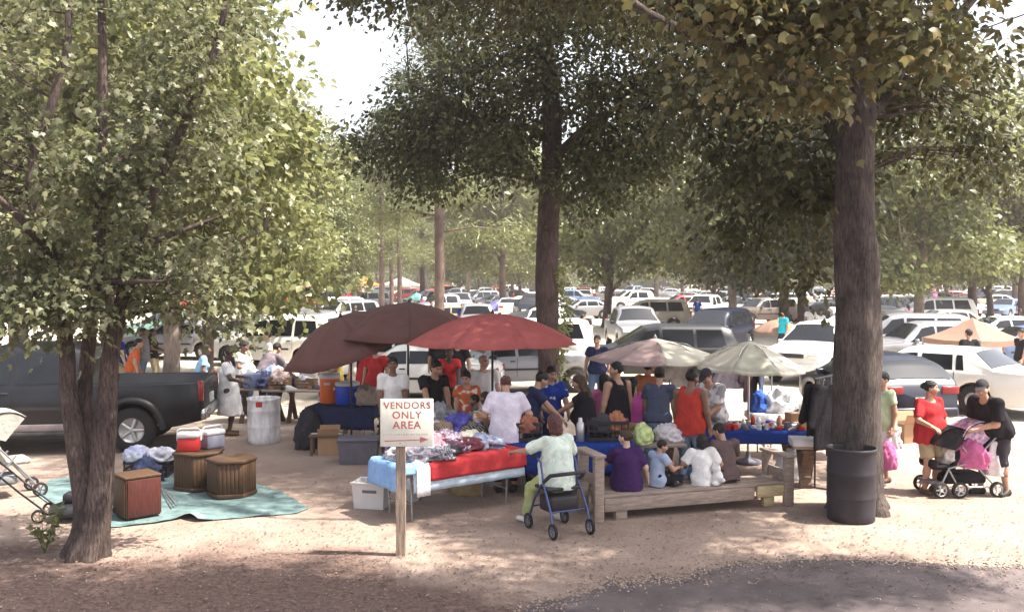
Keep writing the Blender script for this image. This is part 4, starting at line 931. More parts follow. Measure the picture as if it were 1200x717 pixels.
def ik(a, t, l1, l2, pole):
    a, t, pole = Vector(a), Vector(t), Vector(pole); d = t-a; D = min(max(d.length, 0.05), (l1+l2)*0.998); u = d.normalized() if d.length > 1e-6 else Vector((0, 0, -1))
    x = (D*D+l1*l1-l2*l2)/(2*D); y = math.sqrt(max(0, l1*l1-x*x)); p = pole-u*pole.dot(u)
    p = p.normalized() if p.length > 1e-5 else u.orthogonal().normalized()
    return a+u*x+p*y, a+u*D
def basis(z, y):
    z = Vector(z).normalized(); y = Vector(y); y = (y-z*y.dot(z)); y = y.normalized() if y.length > 1e-5 else z.orthogonal().normalized(); x = y.cross(z)
    return np.array([x, y, z]).T
PID = [0]
def make_person(label, loc, face=270, H=1.72, skin='tan', hair='black', style='short', lean=0, tilt=0, twist=0, head=(0, 0), hips=None, feet=None, hands=(None, None), handpose=('relaxed', 'relaxed'), palm=(None, None),
                fat=1.0, fem=False, shirt=None, sleeve=0.55, hem=0.0, neck=0.05, tank=False, legs=None, leg_end=0.93, skirt=None, shoe=None, cap=None, h=0.02, group=None, knee=None, beard=False, stripe=None):
    """local frame: +y is where the person faces. hands / feet: targets in that frame. hips: height of the hip joint"""
    PID[0] += 1; sd = PID[0]; k = H/1.72; kb = k*(1.0 if H > 1.45 else 1.04)
    Pz = 0.918*k if hips is None else hips
    P = Vector((0, 0, Pz)); Rt = Matrix.Rotation(R(-lean), 3, 'X') @ Matrix.Rotation(R(tilt), 3, 'Y') @ Matrix.Rotation(R(twist), 3, 'Z')
    C = P+Rt @ Vector((0, -0.01, 0.3*k)); Nk = P+Rt @ Vector((0, -0.015, 0.515*k)); fwd = Rt @ Vector((0, 1, 0)); upv = Rt @ Vector((0, 0, 1)); rt = Rt @ Vector((1, 0, 0))
    sw = (0.165 if fem else 0.19)*k*(0.85+0.15*fat)
    sh = [Nk+Rt @ Vector((s*sw, -0.005, -0.05*k)) for s in (-1, 1)]
    hp = [P+Vector((s*0.09*k*(0.8+0.2*fat), 0, -0.015)) for s in (-1, 1)]
    fy = 0.0; fz = 0.085*k
    ft = feet or [(-0.11*k, 0.0, fz), (0.11*k, 0.03, fz)]
    ft = [None if q is None else Vector(q) for q in ft]
    kn, an = [], []
    for i in (0, 1):
        j, e = ik(hp[i], ft[i], 0.42*k, 0.42*k, (knee[i] if knee else ((-0.15 if i == 0 else 0.15), 1, 0.1))); kn.append(j); an.append(e)
    el, wr = [], []
    for i, s in ((0, -1), (1, 1)):
        t = Vector(hands[i]) if hands[i] is not None else sh[i]+Vector((s*0.09, 0.06, -0.53*k))
        j, e = ik(sh[i], t, 0.285*k, 0.265*k, (s*0.6, -0.9, -0.35)); el.append(j); wr.append(e)
    hq = Matrix.Rotation(R(head[0]), 3, 'Z') @ Matrix.Rotation(R(-head[1]), 3, 'X')
    hf = hq @ (Vector((0, 1, 0))); hup = (Vector((0, 0, 1))*0.75+upv*0.25).normalized(); hup = (hq @ Vector((0, 0, 1))+upv*0.25).normalized()
    hc = Nk+upv*0.05*k+hup*0.115*kb+hf*0.025
    f3 = tuple(fwd)
    fw = fat; T = tuple
    # ---- the body
    torso = [cone(P+Vector((0, 0, -0.02)), C, 0.15*k*fw, 0.15*k*fw, f3, 1.4/max(1, fw**0.7)), cone(C, Nk-upv*0.1*k, (0.15 if fem else 0.162)*k*(0.6+0.4*fw), 0.12*k, f3, 1.45), cone(sh[0], sh[1], 0.052*k)]
    if fat > 1.08: torso.append(ell(P+upv*0.13*k+fwd*0.06*k*fw, (0.15*k*fw, 0.125*k*fw, 0.15*k)))
    if fem: torso.append(cone(C+upv*0.02*k+fwd*0.085*k-rt*0.06, C+upv*0.02*k+fwd*0.085*k+rt*0.06, 0.062*k*(0.6+0.4*fw)))
    hipsf = [cone(hp[0], hp[1], 0.112*k*(0.55+0.45*fw)*(1.06 if fem else 1))]
    arms = []
    ar = (0.046 if fem else 0.053)*k*(0.6+0.4*fw)
    for i in (0, 1): arms += [cone(sh[i], el[i], ar*1.08, ar*0.85), cone(el[i], wr[i], ar*0.88, ar*0.56)]
    lgs = []
    for i in (0, 1): lgs += [cone(hp[i], kn[i], 0.088*k*(0.6+0.4*fw), 0.058*k), cone(kn[i], an[i], 0.058*k*(0.8+0.2*fw), 0.036*k), cone(kn[i].lerp(an[i], 0.3)+Vector((0, -0.012, 0)), kn[i].lerp(an[i], 0.4)+Vector((0, -0.012, 0)), 0.055*k)]
    nk = [cone(Nk-upv*0.04, hc-hup*0.06*kb-hf*0.02, 0.056*k, 0.052*k)]
    fd = []
    for i in (0, 1):
        d = Vector(((-0.2 if i == 0 else 0.2), 1, 0)).normalized() if knee is None else Vector((kn[i].x-hp[i].x, max(0.2, abs(kn[i].y)), 0)).normalized()
        fd.append(d)
    foot = [cone(an[i]+Vector((0, 0, -0.045*k)), an[i]+fd[i]*0.15*k+Vector((0, 0, -0.06*k)), 0.036*k, 0.03*k) for i in (0, 1)]
    V, F = field_mesh(union(torso+hipsf+arms+lgs+nk+foot, 0.028), h)
    parts = [(V, F, 0)]
    hb = basis(hup, hf)[:, [0, 1, 2]]
    hv = HEAD[0]*kb; parts.append((hv @ hb.T+np.array(hc), HEAD[1], HEAD[2]))
    for i, s in ((0, -1), (1, 1)):
        fa = (wr[i]-el[i]).normalized(); v, f = HANDS[handpose[i]]
        pm = palm[i] or ((-s, 0.3, 0) if abs(fa.z) > 0.6 else (0, 0, -1))
        b = basis(fa, pm); m = 1 if s > 0 else -1                # the thumb points forward or inwards
        th = Vector(b[:, 0]); want = Vector((0, 1, 0)) if abs(fa.z) > 0.6 else Vector((-s, 0, 0))
        fx = 1.0 if th.dot(want) >= 0 else -1.0
        vv = v*np.array([fx, 1, 1])*k*1.02; ff = f if fx > 0 else f[:, ::-1]
        parts.append((vv @ b.T+np.array(wr[i]-fa*0.012), ff, 0))
    V, F, mi = join(parts)
    me = np_mesh('person', V, F, [skinmat(skin), LIP, EYEW, EYED], True, mi)
    o = link('person', me, None, loc, (0, 0, R(face-90))); tag(o, label, 'person', group)
    def child(nm, f, m, hh=None):
        v, q = field_mesh(f, hh or h); return link(nm, np_mesh(nm, v, q, m, True), o)
    # ---- clothes
    if shirt is not None:
        e = 0.02
        hm = P+upv*(-0.09-hem)*1.0
        tor = [cone(hm, C, (0.15*fw+e+0.03)*k*(1.06 if fem else 1), (0.15*fw+e+0.004)*k, f3, 1.26/max(1, fw**0.7)), cone(C, Nk-upv*(0.1 if not tank else 0.17)*k, (0.155*(0.6+0.4*fw)+e)*k, (0.122+e*0.4)*k, f3, 1.4)]
        if fat > 1.08: tor.append(ell(P+upv*0.12*k+fwd*0.065*k*fw, (0.155*k*fw+e, 0.13*k*fw+e, 0.17*k)))
        if fem: tor.append(cone(C+upv*0.02*k+fwd*0.09*k-rt*0.06, C+upv*0.02*k+fwd*0.09*k+rt*0.06, 0.07*k*(0.6+0.4*fw)))
        if hem < 0.3: tor.append(cone(hp[0]+upv*0.02, hp[1]+upv*0.02, 0.142*k*(0.55+0.45*fw)))
        if hem >= 0.3: tor.append(cone(P+Vector((0, 0.01, 0)), P+Vector((0, 0.05, -hem-0.2)), 0.19*k*fw, 0.25*k*fw))
        if tank: tor += [cone(C+rt*s*0.08*k+fwd*0.07*k+upv*0.06*k, Nk+rt*s*0.105*k-upv*0.042*k, 0.06*k, 0.064*k) for s in (-1, 1)]+[cone(C+rt*s*0.08*k-fwd*0.06*k+upv*0.06*k, Nk+rt*s*0.105*k-upv*0.042*k, 0.06*k, 0.064*k) for s in (-1, 1)]
        else: tor.append(cone(sh[0]+rt*0.03, sh[1]-rt*0.03, 0.072*k))
        bod = cut(union(tor, 0.03), plane(hm+upv*0.0, -upv), lambda PP, c=Nk+upv*0.045+fwd*0.045: (neck+0.035)*k-np.sqrt(((PP-np.array(c, np.float32))**2).sum(1)))
        allf = [bod]
        if not tank:
            for i in (0, 1):
                if sleeve <= 1.0:
                    en = sh[i].lerp(el[i], sleeve); allf.append(cut(cone(sh[i]-(el[i]-sh[i])*0.02, el[i], ar*1.08+0.02, ar+0.028), plane(en, en-sh[i])))
                else:
                    en = el[i].lerp(wr[i], sleeve-1.0); allf.append(union([cone(sh[i], el[i], ar+0.017, ar+0.016), cut(cone(el[i], wr[i], ar+0.014, ar+0.004), plane(en, wr[i]-el[i]))], 0.02))
        child('shirt', wrinkle(union(allf, 0.025), 0.008, sd), shirt)
    if skirt is not None:
        z = skirt; lo_ = Vector((0, 0.02, z)); fl = cone(P+upv*0.06, lo_, 0.165*k*fw, 0.24*k*fw, f3, 1.2); child('skirt', wrinkle(cut(fl, plane(lo_, (0, 0, -1))), 0.008, sd+50), legs)
    elif legs is not None:
        e = 0.02; fs = [cone(hp[0]+Vector((0, 0, 0.05)), hp[1]+Vector((0, 0, 0.05)), 0.115*k*(0.55+0.45*fw)*(1.05 if fem else 1)), cone(P+Vector((0, 0, -0.03)), P+upv*0.07*k, (0.152*fw+0.006)*k, (0.152*fw)*k, f3, 1.35)]
        for i in (0, 1):
            if leg_end <= 0.5:
                en = hp[i].lerp(kn[i], leg_end*2); fs.append(cut(cone(hp[i], kn[i], (0.088*(0.6+0.4*fw)+e)*k, (0.062+e*1.6)*k), plane(en, kn[i]-hp[i])))
            else:
                en = kn[i].lerp(an[i], (leg_end-0.5)*2); fs += [cone(hp[i], kn[i], (0.088*(0.6+0.4*fw)+e)*k, (0.06+e)*k), cut(cone(kn[i], an[i], (0.06+e)*k, (0.045+e)*k), plane(en, an[i]-kn[i]))]
        tr = child('trousers', wrinkle(union(fs, 0.025), 0.006, sd+90), legs)
    if shoe is not None:
        for i in (0, 1):
            a = an[i]; d = fd[i]; u = Vector((0, 0, -0.045*k))
            f = union([cone(a+u*0.4-d*0.02, a+u-d*0.03, 0.047*k), cone(a+u-d*0.03, a+u*1.1+d*0.16*k, 0.045*k, 0.038*k, (0, 0, 1), 1.15)], 0.03)
            child('shoe', cut(f, plane((0, 0, a.z-0.083*k), (0, 0, -1))), shoe, 0.012)
    if style:
        if style not in HAIRS: HAIRS[style] = _hair(style)
        v, f = HAIRS[style]; link('hair', np_mesh('hair', (v*kb) @ hb.T+np.array(hc), f, HAIRM[hair], True), o)
    if cap is not None:
        if 'cap' not in HAIRS: HAIRS['cap'] = _cap()
        v, f = HAIRS['cap']; link('cap', np_mesh('cap', (v*kb*1.03) @ hb.T+np.array(hc), f, cap, True), o)
    if beard:
        v, f = field_mesh(cut(cone((0, 0.03, -0.04), (0, 0.056, -0.09), 0.06, 0.034), plane((0, 0.03, -0.035), (0, -0.4, 1))), 0.009)
        link('beard', np_mesh('beard', (v*kb) @ hb.T+np.array(hc), f, HAIRM[hair], True), o)
    return o
CL = {n: cloth(n, c) for n, c in {'white': (0.72, 0.7, 0.69), 'lavender': (0.62, 0.57, 0.66), 'black': (0.018, 0.016, 0.02), 'navy': (0.025, 0.03, 0.075), 'royal': (0.014, 0.038, 0.2), 'orange': (0.55, 0.13, 0.045), 'red': (0.4, 0.03, 0.035), 'tankred': (0.42, 0.045, 0.035),
      'pink': (0.5, 0.13, 0.28), 'magenta': (0.6, 0.1, 0.38), 'grey': (0.2, 0.19, 0.21), 'slate': (0.075, 0.085, 0.13), 'greybrown': (0.17, 0.14, 0.16), 'purple': (0.05, 0.02, 0.085), 'paleblue': (0.34, 0.4, 0.55), 'skyblue': (0.3, 0.5, 0.66), 'brown': (0.125, 0.085, 0.085), 'mint': (0.55, 0.66, 0.58), 'lime': (0.38, 0.42, 0.2),
      'denim': (0.12, 0.17, 0.28), 'palejean': (0.25, 0.33, 0.48), 'khaki': (0.42, 0.34, 0.22), 'darkgrey': (0.045, 0.04, 0.048), 'rust': (0.38, 0.14, 0.07), 'turquoise': (0.02, 0.42, 0.55), 'palegreen': (0.5, 0.58, 0.38), 'maroon': (0.16, 0.02, 0.03), 'teal': (0.1, 0.3, 0.32), 'yellow': (0.55, 0.42, 0.12), 'tan': (0.36, 0.27, 0.18)}.items()}
CL['orangeprint'] = cloth('orangeprint', (0.5, 0.12, 0.045), pattern=('blot', (0.7, 0.62, 0.55), 9, 0.62)); CL['jersey'] = cloth('jersey', (0.018, 0.05, 0.28), pattern=('blot', (0.7, 0.72, 0.75), 8, 0.66)); CL['greyprint'] = cloth('greyprint', (0.3, 0.29, 0.31), pattern=('blot', (0.68, 0.66, 0.66), 7, 0.5)); CL['floral'] = cloth('floral', (0.55, 0.64, 0.57), pattern=('blot', (0.68, 0.74, 0.66), 14, 0.52)); CL['stripes'] = cloth('stripes', (0.12, 0.12, 0.15), pattern=('stripe', (0.4, 0.38, 0.4), 9, 0.6))
SHOEB = mat('shoe_black', (0.025, 0.022, 0.022), rough=0.6); SHOEW = mat('shoe_white', (0.6, 0.58, 0.56), rough=0.6); SANDAL = mat('sandal', (0.12, 0.07, 0.045), rough=0.7)
# --- shoppers and vendors
def at(px, Y): return (X(px, Y), Y, 0)
mp = make_person
mp('woman in a long white tunic standing at the pickup tailgate', at(266, 18.4), 10, 1.72, 'dark', 'black', 'afro', fem=True, shirt=CL['white'], hem=0.42, sleeve=0.7, hands=((-0.15, 0.33, 1.12), (0.2, 0.32, 1.05)), head=(-5, 12), shoe=SANDAL, fat=1.05)
mp('man in a grey long-sleeved shirt bending over the wooden table', at(308, 21.0), 60, 1.74, 'tan', 'black', 'short', lean=38, head=(0, 30), hands=((-0.2, 0.62, 0.86), (0.3, 0.6, 0.9)), shirt=CL['greybrown'], sleeve=1.8, legs=CL['darkgrey'], shoe=SHOEB, fat=1.2)
mp('person with a pale blouse and bag strap between white tunic and grey shirt', at(284, 21.3), 330, 1.66, 'brown', 'black', 'bun', fem=True, shirt=CL['white'], legs=CL['denim'], shoe=SHOEB, hands=((-0.12, 0.3, 1.0), (0.12, 0.3, 1.0)), head=(20, 20))
mp('woman in a light blue top behind the woman in the white tunic', at(233, 20.8), 20, 1.62, 'brown', 'black', 'short', fem=True, lean=14, shirt=CL['skyblue'], legs=CL['denim'], shoe=SHOEB)
mp('man in a white shirt standing behind the bending man', at(313, 23.5), 200, 1.76, 'fair', 'brown', 'short', shirt=CL['white'], legs=CL['khaki'], shoe=SHOEB)
mp('person in an orange shirt behind the pickup bed', at(152, 23.0), 15, 1.62, 'tan', 'black', 'short', lean=20, shirt=CL['orange'], legs=CL['denim'], shoe=SHOEB)
mp('person in a blue shirt beside the orange shirt behind the pickup bed', at(140, 24.4), 40, 1.7, 'fair', 'black', 'short', shirt=CL['royal'], legs=CL['khaki'], shoe=SHOEB)
mp('person in a grey vest behind the pickup bed facing the white trunk', at(167, 25.2), 180, 1.74, 'brown', 'black', 'short', shirt=CL['grey'], tank=True, legs=CL['denim'], shoe=SHOEB)
mp('man in a short-sleeved white shirt facing out from under the brown parasol', at(460, 15.9), 275, 1.74, 'brown', 'black', 'short', shirt=CL['white'], sleeve=0.75, legs=CL['grey'], shoe=SHOEB, hands=((-0.2, 0.12, 0.86), (0.2, 0.14, 0.86)))
mp('man in a black polo shirt sorting clothes under the parasols', at(506, 15.6), 300, 1.75, 'tan', 'black', 'short', lean=10, head=(10, 25), shirt=CL['black'], legs=CL['darkgrey'], shoe=SHOEB, hands=((-0.12, 0.4, 0.98), (0.22, 0.42, 0.92)), palm=((0, 0, -1), (0, 0, -1)))
mp('woman in an orange shirt facing the clothes table', at(547, 15.1), 272, 1.6, 'tan', 'black', 'bun', fem=True, shirt=CL['orangeprint'], legs=CL['denim'], shoe=SHOEB, hands=((-0.15, 0.35, 0.85), (0.16, 0.35, 0.85)), head=(-15, 20), fat=1.15)
mp('child with a blue shirt next to the woman in orange', at(556, 14.55), 190, 1.27, 'brown', 'black', 'short', shirt=CL['slate'], legs=CL['denim'], shoe=SHOEB)
mp('child in a tan shirt beside the child in blue', at(573, 14.4), 150, 1.33, 'brown', 'black', 'short', lean=8, shirt=CL['tan'], legs=CL['khaki'], shoe=SHOEB, hands=((-0.1, 0.3, 0.75), (0.12, 0.3, 0.75)))
mp('white-haired man in a white shirt under the red parasol', at(566, 16.5), 285, 1.74, 'fair', 'grey', 'thin', shirt=CL['white'], legs=CL['khaki'], shoe=SHOEB, head=(25, 5), fat=1.2)
mp('stout person in a lavender white T-shirt seen from behind', at(593, 13.5), 92, 1.7, 'tan', 'auburn', 'thin', shirt=CL['lavender'], sleeve=0.8, hem=0.1, legs=CL['navy'], shoe=SHOEB, head=(5, 25), lean=6, fat=1.3, hands=((-0.28, 0.22, 0.95), (0.33, 0.2, 0.95)))
mp('man in a navy T-shirt bending towards the black crates', at(619, 14.2), 10, 1.7, 'tan', 'black', 'short', lean=16, head=(10, 32), shirt=CL['navy'], legs=CL['navy'], shoe=SHOEB, hands=((-0.1, 0.45, 0.98), (0.2, 0.5, 0.95)), palm=((0, 0, -1), (0, 0, -1)))
bj = mp('young man in a royal blue football shirt with white marks', at(645, 15.1), 285, 1.68, 'tan', 'black', 'short', shirt=CL['jersey'], sleeve=0.75, legs=CL['navy'], shoe=SHOEB, head=(10, 22), hands=((-0.22, 0.28, 0.92), (0.24, 0.3, 0.9)))
mp('woman in a black top with long brown hair reaching over the crates', at(688, 14.3), 165, 1.62, 'tan', 'brown', 'long', fem=True, shirt=CL['black'], legs=CL['navy'], shoe=SHOEB, lean=10, hands=((-0.1, 0.52, 0.98), (0.2, 0.5, 0.96)), head=(5, 18), fat=1.12)
mp('woman in a pink vest standing beside the man in the black tank top', at(708, 15.0), 100, 1.56, 'tan', 'black', 'long', fem=True, shirt=CL['pink'], legs=CL['denim'], shoe=SHOEB)
mp('tall man in a black tank top with bare arms', at(723, 14.6), 125, 1.78, 'tan', 'black', 'short', tank=True, shirt=CL['black'], neck=0.06, legs=CL['darkgrey'], shoe=SHOEB, head=(50, 0), hands=((-0.3, 0.06, 0.85), (0.3, 0.05, 0.84)), fat=1.12)
mp('woman in a magenta strap top behind the man in the black tank top', at(743, 15.0), 80, 1.5, 'tan', 'black', 'pony', fem=True, tank=True, shirt=CL['magenta'], legs=CL['palejean'], shoe=SHOEB)
mp('man in a rust coloured shirt under the pink and white parasol', at(756, 15.9), 40, 1.7, 'tan', 'black', 'short', lean=10, shirt=CL['rust'], legs=CL['denim'], shoe=SHOEB, fat=1.15)
mp('man in a slate grey T-shirt leaning over the tables with arms down', at(771, 14.5), 70, 1.72, 'tan', 'black', 'short', lean=20, head=(20, 10), shirt=CL['slate'], legs=CL['palejean'], shoe=SHOEB, hands=((-0.24, 0.36, 0.78), (0.26, 0.2, 0.78)))
mp('man in a red sleeveless shirt and jeans beside the white-cloth stall', at(810, 13.9), 62, 1.73, 'brown', 'black', 'short', tank=True, shirt=CL['tankred'], hem=0.06, legs=CL['palejean'], shoe=SHOEB, head=(-25, 12), hands=((-0.25, 0.14, 0.82), (0.3, 0.05, 0.76)), fat=1.12)
mp('man in a dark cap and grey white T-shirt looking down at the stall', at(838, 14.8), 225, 1.72, 'tan', 'black', 'short', cap=CL['darkgrey'], lean=18, head=(0, 32), shirt=CL['greyprint'], sleeve=0.85, legs=CL['darkgrey'], shoe=SHOEB, hands=((-0.1, 0.4, 0.95), (0.14, 0.42, 0.95)), palm=((0, 0, -1), (0, 0, -1)), fat=1.1)
# --- seated on the low wooden platform
PZ = 0.335
mp('woman in a purple T-shirt sitting on the wooden platform', (X(735, 12.2), 12.2, 0), 92, 1.42, 'fair', 'brown', 'bun', fem=True, hips=PZ+0.115, feet=((-0.14, 0.62, 0.09), (0.16, 0.62, 0.09)), lean=-2, head=(48, 5), shirt=CL['purple'], hem=0.02, sleeve=0.8, legs=CL['darkgrey'], shoe=SHOEB, fat=1.22, hands=((-0.28, 0.3, PZ+0.2), (0.3, 0.08, PZ+0.1)), h=0.016)
mp('child in a pale blue shirt sitting cross-legged with a red drink', (X(771, 12.36), 12.36, 0), 30, 1.12, 'tan', 'black', 'short', hips=PZ+0.09, feet=((0.16, 0.2, PZ+0.07), (-0.14, 0.24, PZ+0.06)), knee=((-1, 0.5, 0.15), (1, 0.5, 0.15)), lean=8, head=(-25, 15), shirt=CL['paleblue'], legs=CL['black'], shoe=SHOEB, hands=((-0.08, 0.28, PZ+0.27), (0.12, 0.28, PZ+0.25)), handpose=('grip', 'grip'), h=0.014)
mp('child in a white T-shirt seated on the platform next to a white plush toy', (X(824, 12.52), 12.52, 0), 85, 1.2, 'tan', 'black', 'bob', hips=PZ+0.095, feet=((-0.25, 0.4, 0.2), (0.16, 0.5, 0.09)), lean=6, head=(-10, 10), shirt=CL['white'], hem=0.04, sleeve=0.8, legs=CL['denim'], shoe=SHOEB, hands=((-0.22, 0.2, PZ+0.2), (0.22, 0.22, PZ+0.22)), fat=1.08, h=0.014)
mp('person in a brown T-shirt hunched at the far end of the platform', (X(853, 12.66), 12.66, 0), 110, 1.48, 'tan', 'black', 'short', hips=PZ+0.1, feet=((-0.14, 0.55, 0.09), (0.16, 0.55, 0.09)), lean=14, head=(25, 22), shirt=CL['brown'], sleeve=0.8, legs=CL['darkgrey'], shoe=SHOEB, hands=((-0.2, 0.4, PZ+0.25), (0.2, 0.4, PZ+0.25)), h=0.016)
# --- the couple with the twin pushchair
RW = G(1088, 577); RM = G(1168, 579)
mp('woman in a red V-neck blouse and khaki shorts beside the twin pushchair', RW, 290, 1.62, 'tan', 'black', 'bun', fem=True, shirt=CL['red'], neck=0.075, hem=0.05, sleeve=0.9, legs=CL['khaki'], leg_end=0.42, shoe=SANDAL, head=(45, 2), fat=1.2, hands=((-0.33, 0.05, 0.8), (0.22, 0.3, 1.0)), h=0.016)
mp('man in a black T-shirt, black cap and knee shorts leaning on the twin pushchair', RM, 205, 1.75, 'tan', 'black', 'short', cap=CL['darkgrey'], lean=34, head=(25, 8), shirt=CL['black'], sleeve=0.85, legs=CL['darkgrey'], leg_end=0.56, shoe=SHOEB, hands=((-0.05, 0.5, 0.98), (0.12, 0.42, 0.98)), feet=((-0.12, -0.05, 0.085), (0.14, 0.16, 0.085)), fat=1.15, h=0.016)
mp('person in a pale green top half hidden by the broad trunk', at(1036, 14.2), 200, 1.66, 'tan', 'black', 'short', fem=True, shirt=CL['palegreen'], legs=CL['white'], leg_end=0.6, shoe=SANDAL, fat=1.1)
# --- woman on the rollator
ROL = G(655, 622)
mp('woman in a mint blouse and lime trousers sitting on the rollator', (ROL.x-0.02, ROL.y+0.1, 0), 118, 1.62, 'tan', 'auburn', 'bob', fem=True, hips=0.66, feet=((-0.2, 0.42, 0.085), (0.24, 0.4, 0.085)), lean=4, head=(5, 18), shirt=CL['floral'], hem=0.06, sleeve=0.9, legs=CL['lime'], leg_end=0.95, shoe=SHOEW, hands=((-0.36, 0.42, 0.92), (0.3, 0.35, 0.8)), fat=1.25, h=0.016)
# --- people farther back among the cars: five figures repeated in other colours
protos = [mp('', (0, -400, -40), 90, 1.74, 'tan', 'black', 'short', shirt=CL['white'], legs=CL['denim'], shoe=SHOEB, h=0.028),
          mp('', (0, -400, -40), 90, 1.62, 'brown', 'black', 'long', fem=True, shirt=CL['white'], legs=CL['denim'], shoe=SHOEB, h=0.028, hands=((-0.1, 0.3, 1.0), (0.12, 0.3, 1.0))),
          mp('', (0, -400, -40), 90, 1.7, 'tan', 'black', 'short', shirt=CL['white'], legs=CL['denim'], leg_end=0.45, shoe=SHOEB, h=0.028, feet=((-0.1, -0.25, 0.12), (0.1, 0.28, 0.085)), hands=((-0.28, 0.2, 0.85), (0.28, -0.15, 0.85))),
          mp('', (0, -400, -40), 90, 1.66, 'dark', 'black', 'short', lean=28, shirt=CL['white'], legs=CL['denim'], shoe=SHOEB, h=0.028, hands=((-0.15, 0.5, 0.8), (0.2, 0.5, 0.8)), fat=1.15)]
def far_person(px, Y, sh, lg, k, face, label, group=None):
    o = copy_tree(protos[k], None, {CL['white'].name: CL[sh], CL['denim'].name: CL[lg]}); o.location = at(px, Y); o.rotation_euler = (0, 0, R(face-90)); o.name = 'person'
    for q in ('label', 'group'):
        if q in o: del o[q]
    tag(o, label, 'person', group)
SN = {'palejean': 'pale jeans', 'darkgrey': 'dark trousers', 'denim': 'jeans', 'khaki': 'khaki trousers', 'white': 'white trousers', 'navy': 'navy trousers'}
near_far = [(440, 19.5, 'red', 'khaki', 0, 250, 'person in a red shirt behind the pole of the brown parasol'), (425, 20.5, 'red', 'white', 1, 30, 'woman in a red top and white trousers under the tilted brown parasol'), (416, 22, 'white', 'white', 2, 10, 'person all in white walking behind the tilted brown parasol'),
            (394, 20.8, 'yellow', 'denim', 1, 200, 'woman in a yellow top beside the orange drinks cooler'), (525, 20.2, 'red', 'darkgrey', 3, 280, 'person in a red shirt bending behind the black polo shirt'), (536, 21.5, 'black', 'denim', 0, 260, 'person in a black shirt behind the woman in orange'), (515, 22.5, 'black', 'khaki', 2, 90, 'person in a black shirt walking away behind the brown parasol'),
            (700, 22.0, 'navy', 'denim', 0, 250, 'person in navy clothes beside the black minivan'), (690, 34, 'white', 'denim', 1, 200, 'woman in a white top by the bonnet of the black minivan'), (683, 35.5, 'skyblue', 'denim', 2, 20, 'person in a sky blue shirt by the bonnet of the black minivan'),
            (918, 38, 'turquoise', 'navy', 0, 200, 'person in a bright turquoise shirt beside the small tan parasol'), (1136, 24.6, 'black', 'darkgrey', 0, 100, 'person in black standing in front of the tan canopy tent'), (1198, 25.5, 'black', 'denim', 2, 190, 'person in black walking past the dark blue saloon'),
            (1150, 33, 'tan', 'khaki', 1, 240, 'person in a tan top beyond the tan canopy tent'), (1165, 34, 'orange', 'denim', 3, 180, 'person in an orange top bending beyond the tan canopy tent'), (985, 47, 'red', 'denim', 0, 200, 'person in a red shirt among cars beside the broad trunk'), (962, 43, 'white', 'navy', 1, 270, 'woman in a white top near the tree with the tan parasol'), (950, 44.5, 'white', 'navy', 0, 90, 'man in a white shirt near the tree with the tan parasol'),
            (105, 25, 'white', 'denim', 0, 180, 'person in a white shirt seen between the stems of the maple'), (178, 27, 'black', 'khaki', 1, 0, 'woman in a black top beside the pale grey trunk'), (1110, 36, 'grey', 'denim', 2, 0, 'person in a grey shirt walking towards the tan canopy tent')]
for a in near_far: far_person(*a)
RP = random.Random(5)
for i in range(42):
    Y = RP.choice([48, 55, 62, 70, 80, 90]); px = RP.choice([RP.uniform(380, 640), RP.uniform(380, 640), RP.uniform(660, 1000), RP.uniform(1010, 1200)])
    s = RP.choice(['white', 'white', 'red', 'black', 'royal', 'yellow', 'grey', 'pink', 'orange']); l = RP.choice(['denim', 'khaki', 'darkgrey', 'white'])
    far_person(px, Y+RP.uniform(-3, 3), s, l, RP.randrange(4), RP.uniform(0, 360), 'small distant person with %s shirt and %s among the parked cars' % ({'royal': 'blue'}.get(s, s), SN[l]), 'distant people among the parked cars')
for p in protos:
    for o in list(p.children)+[p]: bpy.data.objects.remove(o)
# ------------------------------------------------------------------ market furniture and goods
WOODG = wood('grey', (0.3, 0.235, 0.2)); WOODB = wood('brown', (0.2, 0.125, 0.075)); WOODD = wood('dark', (0.13, 0.085, 0.06)); WOODP = wood('pale', (0.5, 0.4, 0.24)); WOODR = wood('red', (0.075, 0.022, 0.018), stretch=(9, 9, 1.2), var=0.25, rough=0.5)
WOODV = wood('veneer', (0.08, 0.045, 0.027), stretch=(9, 9, 1.2), var=0.3, rough=0.55); WOODPOST = wood('post', (0.28, 0.21, 0.165), stretch=(9, 9, 1.2))
STEEL = mat('grey_steel', (0.3, 0.3, 0.31), rough=0.4, metal=0.6, var=0.1); BLACKT = mat('black_tube', (0.02, 0.02, 0.024), rough=0.4, var=0.2); BLUET = mat('blue_tube', (0.06, 0.08, 0.2), rough=0.3, metal=0.4)
PBLACK = mat('black_plastic', (0.028, 0.024, 0.03), rough=0.55, var=0.25, scale=3); PWHITE = mat('white_plastic', (0.56, 0.54, 0.54), rough=0.5, var=0.1, scale=3); PGREY = mat('grey_plastic', (0.13, 0.12, 0.15), rough=0.5, var=0.15); PORANGE = mat('orange_plastic', (0.62, 0.12, 0.03), rough=0.45, var=0.1); PBLUE = mat('blue_plastic', (0.02, 0.06, 0.42), rough=0.45, var=0.1); PRED = mat('red_plastic', (0.45, 0.03, 0.03), rough=0.45, var=0.1)
CARD = mat('cardboard', (0.36, 0.22, 0.13), rough=0.9, var=0.12, scale=4); BAGW = mat('plastic_bag_white', (0.7, 0.69, 0.7), rough=0.4, var=0.12, trans=0.25); BAGB = mat('plastic_bag_blue', (0.05, 0.09, 0.35), rough=0.4, var=0.3); METAL = mat('brushed_metal', (0.5, 0.5, 0.5), rough=0.3, metal=0.8)
